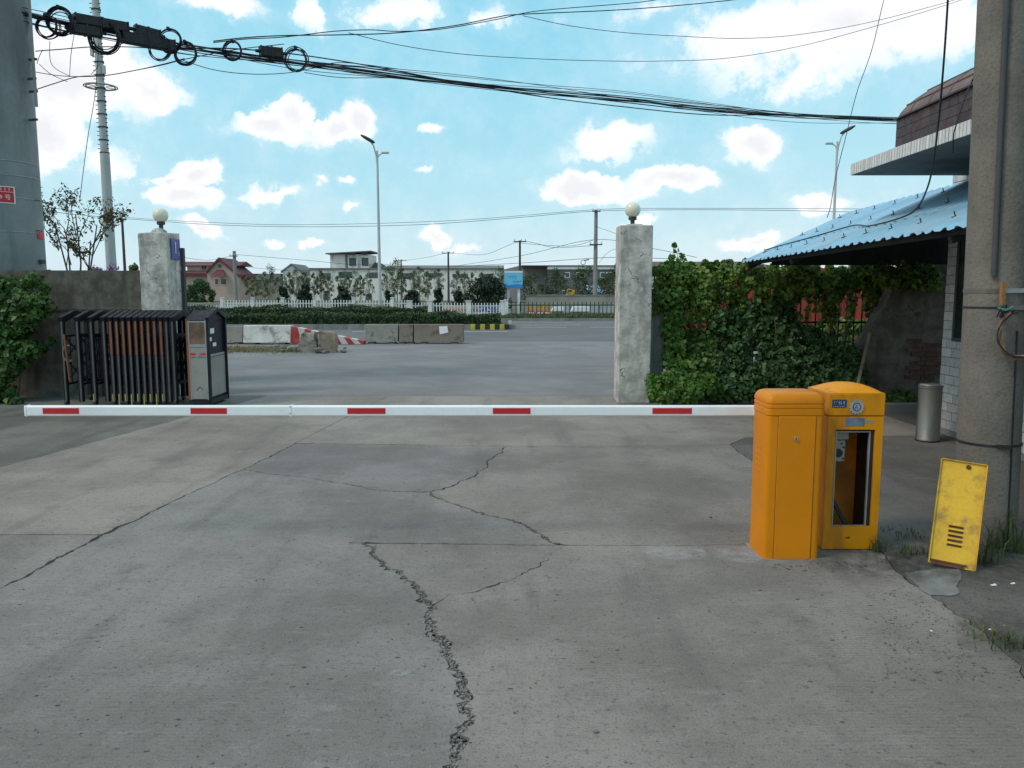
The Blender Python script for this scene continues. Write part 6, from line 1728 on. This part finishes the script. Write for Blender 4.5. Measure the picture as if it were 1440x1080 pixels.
# factory
FYB = 136
fc = thing('factory', 'long white factory with peeling walls and rooftop stair tower', 'factory', (xh(437, FYB), FYB, 0))
X = lambda px: xh(px, FYB)-fc.location.x
Z = lambda py: zat(py, FYB)
m = MB(); m.box(X(437), X(703), 0, 16, 0, Z(379)); m.build('wall', MT['factory'], fc)
m = MB(); m.box(X(436.5), X(704), -.25, 16.2, Z(379)+.001, Z(376.8)); m.build('cornice', MT['factory_roof'], fc)
m = MB(); m.prism([(X(538), .1, Z(377)+.01), (X(538), 8, Z(371)), (X(538), 15.8, Z(377)+.01)], (X(708)-X(538), 0, 0)); m.build('roof', MT['factory_roof'], fc)
m = MB(); m.prism([(X(522), .1, Z(377)+.01), (X(540), .1, Z(377)+.01), (X(528), .1, Z(368.5))], (0, 8, 0)); m.build('small_gable', MT['dark_roof'], fc)
windows(fc, [(X(a), X(b_), Z(y1), Z(y0)) for a, b_, y0, y1 in ((477, 496, 382, 391), (519, 536, 383, 391), (560, 583, 384, 392), (599, 621, 384, 389.5), (637, 658, 385, 391), (676, 693, 385, 392), (450, 466, 384, 392))], -.02, frame='factory_roof', fr=.1)
windows(fc, [(X(a), X(a+9), Z(424), Z(413)) for a in (455, 484, 514, 546, 582, 614, 650, 680)], -.02, frame='factory_roof', fr=.1)
tw2 = MB(); tw2.box(X(463), X(518), 1.5, 9, Z(376.8)+.002, Z(357)); st_ = tw2.build('stair_tower', MT['factory'], fc)
m = MB(); m.prism([(X(458), .6, Z(357)), (X(522.5), .6, Z(353.5)), (X(522.5), .6, Z(352)), (X(458), .6, Z(355.5))], (0, 9, 0)); m.build('tower_roof', MT['factory_roof'], st_)
for (a, b_, y0, y1) in ((489, 499, 354.8, 358.3), (507, 516, 354.8, 358.3), (490, 499.5, 362, 373.5), (507.5, 517, 362, 373.5)):
    m = MB(); m.box(X(a), X(b_), 1.44, 1.497, Z(y1), Z(y0)); m.build('opening', MT['pane'], st_)
m = MB(); m.box(X(486)-.2, X(486)+.2, 1.42, 1.498, Z(376), Z(355.5)); m.build('pilaster', MT['factory_roof'], st_)
# grey warehouse
WY = 118
wh = thing('warehouse', 'plain grey clad warehouse with darker two storey wing', 'warehouse', (xh(712, WY), WY, 0))
X = lambda px: xh(px, WY)-wh.location.x
Z = lambda py: zat(py, WY)
m = MB(); m.prism([(X(704), 0, 0), (X(770), 0, 0), (X(770), 0, Z(374.5)), (X(733), 0, Z(373)), (X(704), 0, Z(380))], (0, 20, 0)); m.build('main_hall', MT['warehouse'], wh)
m = MB(); m.box(X(769), X(960), -3, 17, 0, Z(379.5)); m.build('office_wing', MT['warehouse_dark'], wh)
m = MB(); m.box(X(768.5), X(962), -3.2, 17.2, Z(379.5)+.001, Z(375.5)); m.build('pale_cornice', MT['fence_white'], wh)
m = MB(); m.box(X(733), X(962), -3.3, 17.3, Z(375.5)+.001, Z(374)); m.build('roof_edge', MT['dark_roof'], wh)
windows(wh, [(X(a), X(b_), Z(391), Z(383.5)) for a, b_ in ((792, 799), (808, 820), (840, 858), (866, 884))], -3.02, frame='fence_white', fr=.1)
windows(wh, [(X(a), X(b_), Z(418), Z(408)) for a, b_ in ((788, 796), (812, 822), (842, 856))], -3.02, frame='fence_white', fr=.1)
# blue market tent before the warehouse
r_ = thing('blue_shelter', 'pale blue shelter roof with blue tables before the grey warehouse', 'shelter', (xh(838, 80), 80, 0))
X = lambda px: xh(px, 80)-r_.location.x
Z = lambda py: zat(py, 80)
m = MB(); m.prism([(X(823), 0, Z(411)), (X(848), 0, Z(411)), (X(846), 1.5, Z(401)), (X(826), 1.5, Z(401))], (0, .2, 0)); m.build('roof', MT['sky_blue_dim'], r_)
m = MB(); m.box(X(815), X(862), 0, .3, Z(415), Z(411.5)); m.build('blue_band', MT['mural_blue'], r_)
for px in (818, 835, 852): 
    m = MB(); m.box(X(px)-.06, X(px)+.06, .05, .2, 0, Z(411)); m.build('post', MT['lamp_grey'], r_)
r_ = thing('parked_bulldozer', 'small yellow construction machine with blue tray before the grey warehouse', 'machine', (xh(803, 76), 76, 0))
X = lambda px: xh(px, 76)-r_.location.x
Z = lambda py: zat(py, 76)
m = MB(); m.prism([(X(797), 0, Z(416)), (X(810), 0, Z(416)), (X(808), 0, Z(408)), (X(799), 0, Z(406))], (0, 1.6, 0)); m.build('body', MT['amber'], r_, bevel=.1)
m = MB(); m.box(X(796), X(804), -.4, -.05, Z(421), Z(416.5)); m.build('tray', MT['mural_blue'], r_, bevel=.03)
m = MB(); m.box(X(798), X(810), .1, 1.5, 0, Z(416.2)); m.build('undercarriage', MT['black'], r_)
# maroon roofed building seen over the fence, and the red trailer
r_ = thing('house', 'low building with maroon roof seen above the iron fence', 'house', (xh(985, 60), 60, 0))
w = (xh(1110, 60)-xh(905, 60))/2
m = MB(); m.box(-w, w, 0, 8, 0, zat(376.5, 60)); m.build('wall', MT['factory'], r_)
m = MB(); m.prism([(-w-.4, -.6, zat(377, 60)), (w+.4, -.6, zat(377, 60)), (w-.6, 4, zat(365, 60)), (-w+1.6, 4, zat(365, 60))], (0, .3, 0)); m.prism([(-w-.4, 8.6, zat(377, 60)), (w+.4, 8.6, zat(377, 60)), (w-.6, 4.3, zat(365, 60)-.01), (-w+1.6, 4.3, zat(365, 60)-.01)], (0, .1, 0)); m.build('roof', MT['maroon_roof'], r_)
CY = 15.2
ct = thing('red_trailer', 'red corrugated cargo trailer parked behind the iron fence', 'trailer', (xh(955, CY), CY, 0))
X = lambda px: xh(px, CY)-ct.location.x
zc0, zc1 = zat(482, CY), zat(377, CY)
m = MB(); m.box(X(950), X(1420), .03, 2.3, zc0, zc1); cb = m.build('cargo_box', MT['red'], ct)
rb = MB().box(-.05, .05, 0, .029, zc0+.05, zc1-.05).mesh('corrugation', MT['red'])
x = X(952)+.1
while x < X(1415): link('corrugation', rb, cb, loc=(x, 0, 0)); x += .21
m = MB(); m.box(X(950), X(1420), .2, 2.1, zc0-.18, zc0-.001); m.build('chassis', MT['black'], ct)
for px in (990, 1030, 1340, 1390):
    m = MB(); m.tube([(X(px), .15, .42), (X(px), .42, .42)], .42, 20); wm_ = m.build('wheel', MT['black'], ct)
    m = MB(); m.tube([(X(px), .13, .42), (X(px), .149, .42)], .2, 14); m.build('rim', MT['steel'], wm_)

# ------------------------------------------------------------------ trees
tr0 = [make_tree('young_tree', 'slim young street tree with pale trunk and thin crown', 'tree', 4.0+.3*k, .62+.07*k, 1.7, 40+k, 'leaf_young', .12, 20, 60, 'bark_pale', .075, 'young trees planted before the factory') for k in range(4)]
rd = random.Random(19)
spots = [350, 360, 372, 384, 395, 407, 417, 428, 441, 452, 463, 478, 488, 500, 510, 521, 545, 556, 567, 580, 592, 604, 615, 640, 652, 664, 678, 690, 702]
for i, px in enumerate(spots):
    o = tr0[i] if i < 4 else copy_tree(tr0[rd.randrange(4)])
    place(o, px+rd.uniform(-3, 3), rd.uniform(60, 72), 0, rd.uniform(0, 6.28), rd.uniform(.62, .82))
tr1 = make_tree('leafy_tree', 'rounder leafy green street tree before the grey warehouse', 'tree', 4.0, 1.35, 1.1, 60, 'leaf_young2', .15, 34, 60, 'bark', .08, 'leafy trees before the grey warehouse')
for i, (px, Y, s_) in enumerate(((748, 60, .70), (781, 60, .78), (824, 62, .84), (857, 64, .74), (876, 60, .9), (765, 66, .5))):
    o = tr1 if i == 0 else copy_tree(tr1); place(o, px, Y, 0, rd.uniform(0, 6), s_)
def bush(label, px, Y, w, h, seed, n=40, mat='leaf_dark', per=70, size=.16):
    rq = random.Random(seed); r_ = thing('bush', label, 'bush', (xh(px, Y), Y, 0)); cs = []
    for i in range(n):
        a = rq.uniform(0, 6.28); f = rq.random(); prof = math.sqrt(max(.03, 1-.97*f**2.2))*(.82+.18*min(1, f*5))
        rr = w/2*prof*math.sqrt(rq.uniform(.1, 1)); cs.append((rr*math.cos(a)*.9, rr*math.sin(a)*.9, .12+h*.88*f, w*rq.uniform(.10, .17)))
    pp, nn = clump_points(cs, per, seed); k = pp[:, 2] > .02
    o = link('crown', leaves_mesh('crown', pp[k], nn[k], size, MT[mat], seed), r_); o['kind'] = 'stuff'
    m = MB()
    for c in cs[:6]: m.tube([(0, 0, 0), (c[0]*.5, c[1]*.5, c[2]*.55), c[:3]], [.07, .05, .02], 5)
    m.build('trunk', MT['bark'], r_, smooth=True)
hpx = lambda pt, Y: zat(pt, Y)
for i, (px, wpx, pt, Y, lab) in enumerate(((398, 20, 403, 52, 'dark round bush before the white gabled house'), (431, 26, 399, 52, 'taller dark round bush next to the white gable, right of it'), (482, 26, 403, 52, 'dark round bush below the factory stair tower'), (579, 32, 409, 52, 'low wide dark bush before the factory, beside the street lamp'), (617, 14, 404, 52, 'narrow dark bush before the long factory wall'), (645, 20, 410, 52, 'low dark bush next to the huge dark bush'), (546, 10, 408, 52, 'small dark bush just beside the street lamp post'))):
    bush(lab, px, Y, wpx/1110*53, hpx(pt, Y), 70+i)
bush('huge dark bush left of the light blue billboard', 684, 52, 66/1110*53, hpx(388, 52), 90, 60, per=110)
bush('rounded green bush in front of the villa wall', 283, 100, 38/1110*101, hpx(393, 100), 91, 30, 'leaf_shrub', 90, .3)
bush('small dark green bush in front of the villa, left of the door', 268, 96, 22/1110*97, hpx(401, 96), 92, 20, 'leaf_shrub', 80, .3)
bush('dark green treetop peeping over the boundary wall beside the pillar', 190, 30, 34/1110*31, hpx(366, 30), 93, 26, 'leaf_shrub', 80, .14)
bush('low green treetop just over the boundary wall', 140, 30, 34/1110*31, hpx(372, 30), 94, 22, 'leaf_shrub', 80, .14)
bush('green treetop beside the huge steel pole above the wall', 70, 30, 30/1110*31, hpx(373, 30), 95, 20, 'leaf_shrub', 80, .14)
for i, (px, py) in enumerate(((157, 374), (152, 377), (133, 377))):
    o = link('flower_cluster', leaves_mesh('flower_cluster', *clump_points([(0, 0, 0, .07), (.1, 0, -.03, .05)], 22, 200+i), .04, MT['flower'], 5), None, loc=P(px, py, 15))
    tag(o, 'purple flower cluster above the boundary wall', 'flowers', 'purple flowers above the wall')
# sparse reddish tree behind the wall
TYb = 15.5
t1 = thing('sparse_tree', 'sparse reddish-leaved tree with thin branches above the boundary wall', 'tree', (xh(118, TYb), TYb, 0))
m = MB(); cs = []
rq = random.Random(23)
def branch(a, b_, r_, depth):
    mid = (a+b_)/2+Vector((rq.uniform(-.06, .06), rq.uniform(-.06, .06), rq.uniform(-.03, .05)))
    m.tube([a, mid, b_], [r_, r_*.75, r_*.5], 5)
    L_ = (b_-a).length
    if depth == 0:
        for t_ in (.3, .65, 1.0):
            p = a+(b_-a)*t_; cs.append((p.x, p.y, p.z, rq.uniform(.07, .13)))
        return
    for k in range(3 if depth == 2 else 3):
        t_ = rq.uniform(.45, 1); s_ = a+(b_-a)*t_
        d = (b_-a).normalized()+Vector((rq.uniform(-.9, .9), rq.uniform(-.7, .7), rq.uniform(-.1, .5)))
        branch(s_, s_+d.normalized()*L_*rq.uniform(.35, .6), r_*.5, depth-1)
base = Vector((0, 0, 0))
for (px, py) in ((106, 290), (74, 303), (138, 306), (92, 318), (128, 330)):
    e_ = P(px, py, TYb+rq.uniform(-.4, .4))-t1.location
    s_ = Vector((e_.x*.25, 0, 1.2))
    m.tube([base, s_], [.03, .022], 6); branch(s_, e_*.92+s_*.08, .022, 2)
m.build('trunk', MT['bark_dark'], t1, smooth=True)
pp, nn = clump_points(cs, 11, 24)
o = link('crown', leaves_mesh('crown', pp, nn, .07, MT['leaf_olive'], 24, aspect=.45), t1); o['kind'] = 'stuff'
# verge weeds beyond the road
pts = []
rg = np.random.default_rng(16)
for i in range(5000): pts.append((rg.uniform(-1.5, 9), rg.uniform(42.3, 47), .1))
o = blades('weeds', 'rough weeds on the verge before the iron railing', pts, .22, MT['grass'], 17, .05, 'weeds'); o['kind'] = 'stuff'

# ------------------------------------------------------------------ overhead cables
def sag_line(a, b_, sag, n=24, wob=0., seed=0):
    a, b_ = Vector(a), Vector(b_); rq = random.Random(seed); out = []
    for i in range(n+1):
        t_ = i/n; p = a+(b_-a)*t_; p.z -= sag*4*t_*(1-t_)
        if 0 < i < n and wob: p += Vector((rq.gauss(0, wob), rq.gauss(0, wob), rq.gauss(0, wob)))
        out.append(p)
    return out
def spline(pts, n=8):
    out = []; pts = [Vector(p) for p in pts]
    for i in range(len(pts)-1):
        p0, p1, p2, p3 = pts[max(0, i-1)], pts[i], pts[i+1], pts[min(len(pts)-1, i+2)]
        for k in range(n):
            t_ = k/n
            out.append(.5*((2*p1)+(p2-p0)*t_+(2*p0-5*p1+4*p2-p3)*t_*t_+(3*p1-p0-3*p2+p3)*t_**3))
    out.append(pts[-1]); return out
def cable(label, pts, r_=.011, group=None, sp_=True, name='cable'):
    p = spline(pts) if sp_ else pts
    m = MB(); m.tube(p, r_, 5); o = m.build(name, MT['cable'], None, smooth=True, recalc=False)
    return tag(o, label, 'cable', group)
rq = random.Random(41)
trunk = [(-60, -2), (45, 22), (150, 44), (250, 64), (330, 76), (420, 88), (520, 101), (640, 116), (760, 129), (880, 140), (1000, 153), (1120, 163), (1245, 169), (1400, 172)]
def depth_at(px): return 12.3 + (px-0)/1400*11.0
for k in range(14):
    pts = []; ph = rq.uniform(0, 6.28); amp = rq.choice((2, 4, 6, 9, 11)); fr = rq.uniform(.35, .9)
    for i, (px, py) in enumerate(trunk):
        sp_ = amp*math.sin(ph+fr*i) * (1 if px < 1000 else max(.35, (1500-px)/500))
        pts.append(P(px, py+sp_+rq.uniform(-1.2, 1.2), depth_at(px)+rq.uniform(-.08, .08)))
    cable('black cable in the thick overhead bundle running to the guardhouse', pts, rq.choice((.006, .008, .009, .012)), 'cables of the overhead bundle')
def cp(lst, r_=.009, lab='', dz=0.):
    cable(lab, [P(px, py, depth_at(px)+dz) for px, py in lst], r_)
cp([(300, 58), (345, 53), (400, 50), (480, 49), (560, 46), (640, 36), (700, 24), (735, 20), (900, 12), (1060, -4), (1200, -30)], .011, 'cable rising out of the bundle and wound with a second one')
cp([(300, 60), (345, 55), (400, 52), (470, 44), (520, 42), (560, 44), (620, 41), (700, 27), (760, 15), (900, 3), (960, -8)], .009, 'second cable wound round the rising one')
cp([(490, 46), (560, 63), (640, 75), (720, 81), (820, 85), (920, 86), (1020, 82), (1120, 66), (1220, 40), (1340, 4), (1400, -20)], .007, 'long slack cable hanging in a shallow curve above the bundle')
cp([(735, 22), (800, 36), (880, 46), (960, 51), (1040, 54), (1120, 49), (1220, 32), (1335, 2), (1400, -20)], .007, 'thin upper cable sagging towards the top of the concrete pole')
cp([(48, 127), (75, 118), (110, 108), (150, 106), (190, 99), (230, 91), (262, 83), (330, 70), (400, 62)], .008, 'low cable looping from the pipe clamp up into the bundle')
cp([(48, 101), (90, 107), (140, 107), (180, 101), (230, 90), (260, 82)], .006, 'thin cable crossing below the splice boxes')
cp([(255, 84), (300, 98), (350, 104), (400, 103), (440, 96), (480, 88), (560, 97)], .007, 'cable drooping below the coils')
cp([(428, 102), (480, 109), (560, 110), (640, 117), (760, 135)], .007, 'slack cable leaving the last coil')
cp([(50, 72), (90, 69), (130, 66), (180, 66), (215, 68)], .008, 'short cable behind the splice boxes')
for i, (px0, py0, px1, py1, s_) in enumerate(((55, 90, 95, 115, 5), (70, 58, 100, 108, 20), (105, 45, 98, 108, 3), (60, 70, 52, 90, 2), (140, 90, 128, 105, -3))):
    cp([(px0, py0), ((px0+px1)/2-s_*.6, (py0+py1)/2+s_*.4), (px1, py1)], .005, ('thin stray wire from the steel pole to the tower ring height', 'thin wire hanging in a loop from the loose coil', 'short thin wire hanging from the first splice box', 'very short thin wire beside the standoff pipe', 'thin curved wire in front of the tower below the thick coil')[i])
cp([(139, 60), (134, 130), (124, 190), (116, 250), (112, 285)], .006, 'thin wire dropping from the bundle to the sparse tree', 1.0)
# coils
def coil(label, px, py, rpx, turns, seed, tilt=0, sq=1.):
    Y = depth_at(px)-.05; c = P(px, py, Y); rad = rpx/1110*Y
    r_ = thing('cable_coil', label, 'cable coil', c); rq = random.Random(seed); m = MB()
    for k in range(turns):
        rr = rad*rq.uniform(.86, 1.06); ox, oz = rq.gauss(0, rad*.06), rq.gauss(0, rad*.06); yy = rq.uniform(-.04, .04); a0 = rq.uniform(0, 6)
        tl = rq.gauss(0, .12)
        m.tube([(ox+rr*sq*math.cos(R(15*i)), yy+rr*tl*math.sin(R(15*i)+a0), oz+rr*math.sin(R(15*i))) for i in range(24)], .0085, 5, closed=True)
    m.build('windings', MT['cable'], r_, smooth=True, recalc=False)
    m = MB(); m.box(-.02, .02, -.05, .05, rad*.86, rad*1.12); m.build('tie', MT['cable_box'], r_)
coil('loose black cable coil nearest the steel pole', 66, 38, 15, 5, 1)
coil('thick black cable coil between steel pole and first splice box', 84, 29, 17, 11, 2)
coil('thick black coil hanging under the first splice boxes before the tower', 147, 53, 20, 10, 3)
coil('black coil hanging under the second pair of splice boxes', 224, 68, 16, 4, 4)
coil('black coil at the end of the second pair of splice boxes', 238, 57, 15, 5, 5)
coil('black coil just past the second pair of splice boxes', 261, 75, 15, 6, 6)
coil('neat round black coil alone on the bundle before the small box', 327, 72, 13, 6, 7)
coil('neat round black coil right after the small box', 416, 84, 15.5, 6, 8)
def splice(label, p0, p1, hpx_, seed):
    Y0, Y1 = depth_at(p0[0])-.08, depth_at(p1[0])-.08
    a, b_ = P(p0[0], p0[1], Y0), P(p1[0], p1[1], Y1); c = (a+b_)/2
    r_ = thing('splice_box', label, 'splice box', c); h = hpx_/1110*Y0
    m = MB(); m.bar(a-c, b_-c, .14, h); bo = m.build('case', MT['cable_box'], r_, bevel=.015)
    d = (b_-a).normalized()
    for s_ in (-1, 1):
        e_ = (a if s_ < 0 else b_)-c; m = MB(); m.bar(e_*.985, e_+d*s_*.02, .15, h*1.08); m.build('end_cap', MT['cable_box'], r_, bevel=.006)
        m = MB(); m.tube([e_, e_+d*s_*.10], .03, 8); m.build('cable_gland', MT['cable_box'], r_)
    m = MB(); m.bar(-d*.015, d*.015, .155, h*1.05); m.build('clip', MT['cable'], r_)
splice('long black splice box hanging first on the bundle, upper one', (106, 26), (178, 39), 13, 1)
splice('black splice box tucked under the first long one', (101, 40), (140, 46), 13, 2)
splice('black splice box of the second pair, upper one', (191, 42), (223, 50), 13, 3)
splice('long black splice box of the second pair, lower one', (173, 52), (244, 65), 15, 4)
splice('small black box clipped on the bundle between two neat coils', (367, 72), (395, 75), 13, 5)
# pole far behind the guardhouse where the bundle ends
far_pole('concrete pole behind the guardhouse carrying the end of the cable bundle', 1405, 23.3, 160, .16, 'far_pole', ((.3, .6),))
# drop wires at the right
cable('thin wire hanging in a long curve down to the blue awning', [P(1262, -60, 11.4), P(1243, 0, 11.4), P(1226, 70, 11.3), P(1205, 130, 11.2), P(1190, 190, 11.15), P(1175, 250, 11.1), P(1168, 290, 11.1), P(1163, 306, 11.1)], .005)
cable('black cable dropping past the parapet onto the blue awning', [P(1335, -60, 5.9), P(1333, 0, 5.95), P(1327, 90, 6.1), P(1320, 170, 6.3), P(1313, 225, 6.6), P(1305, 262, 6.9), P(1290, 292, 7.3), aw_pt(.30, 7.6)+Vector((0, 0, .05)), aw_pt(.28, 8.2)+Vector((0, 0, .04)), aw_pt(.36, 8.9)+Vector((0, 0, .05)), aw_pt(.30, 9.8)+Vector((0, 0, .04)), aw_pt(.24, 10.6)+Vector((0, 0, .04)), aw_pt(.18, 11.1)+Vector((0, 0, .04))], .008)
cable('thin black cable hanging from the pole down in front of the fascia', [P(1368, 112, 5.2), P(1356, 140, 5.5), P(1345, 175, 5.8), P(1341, 190, 5.9), P(1340, 215, 6.0)], .005)
# far wires
def fw(lst, lab, r_=.012):
    cable(lab, [P(px, py, Y) for px, py, Y in lst], r_)
fw([(20, 290, 30), (100, 301, 45), (182, 308, 60), (300, 316, 58), (430, 319, 56), (560, 317, 55), (640, 313, 55), (740, 305, 55), (836, 297, 56), (960, 295, 54), (1100, 296, 52), (1240, 299, 50)], 'pair of long wires crossing behind both gate pillars, lower wire', .016)
fw([(20, 285, 30), (182, 306, 60), (300, 313, 58), (430, 316, 56), (640, 310, 55), (836, 295, 56), (960, 293, 54), (1240, 294, 50)], 'long wire crossing behind both gate pillars, upper wire', .014)
fw([(332, 358, 78), (430, 366, 80), (500, 372, 84), (565, 372, 100)], 'wire from the pale concrete pole to the factory roof', .018)
fw([(332, 374, 78), (400, 380, 80), (470, 380, 84)], 'lower wire from the pale concrete pole', .016)
fw([(230, 356, 60), (290, 366, 70), (332, 358, 78)], 'wire leading to the pale concrete pole from the wall', .016)
fw([(565, 367, 112), (600, 362, 96), (631, 356, 86), (680, 358, 74), (731, 340, 62), (780, 348, 59), (836, 345, 56)], 'wire strung along the slim poles before the factory', .016)
fw([(640, 374, 86), (731, 360, 62), (836, 337, 56), (920, 350, 54), (980, 362, 52)], 'wire climbing to the thick concrete pole', .016)
fw([(631, 375, 86), (731, 370, 62), (836, 363, 56), (890, 362, 55), (960, 365, 52)], 'low wire with a small coil by the thick concrete pole', .018)
fw([(836, 337, 56), (800, 346, 57), (731, 342, 62)], 'short wire between the billboard pole and the thick pole', .014)
fw([(836, 318, 56), (870, 330, 54), (900, 345, 52), (860, 352, 55), (842, 370, 56)], 'stray looped wire on the thick concrete pole', .012)
c = P(820, 369, 56); r_ = thing('cable_coil', 'small far cable coil on the wire by the thick concrete pole', 'cable coil', c)
m = MB(); m.tube([(.16*math.cos(R(20*i)), 0, .16*math.sin(R(20*i))) for i in range(18)], .022, 5, closed=True); m.build('windings', MT['cable'], r_)
m = MB(); m.bar((.1, 0, .14), (.42, 0, .2), .08, .07); m.build('splice_sleeve', MT['cable_box'], r_)
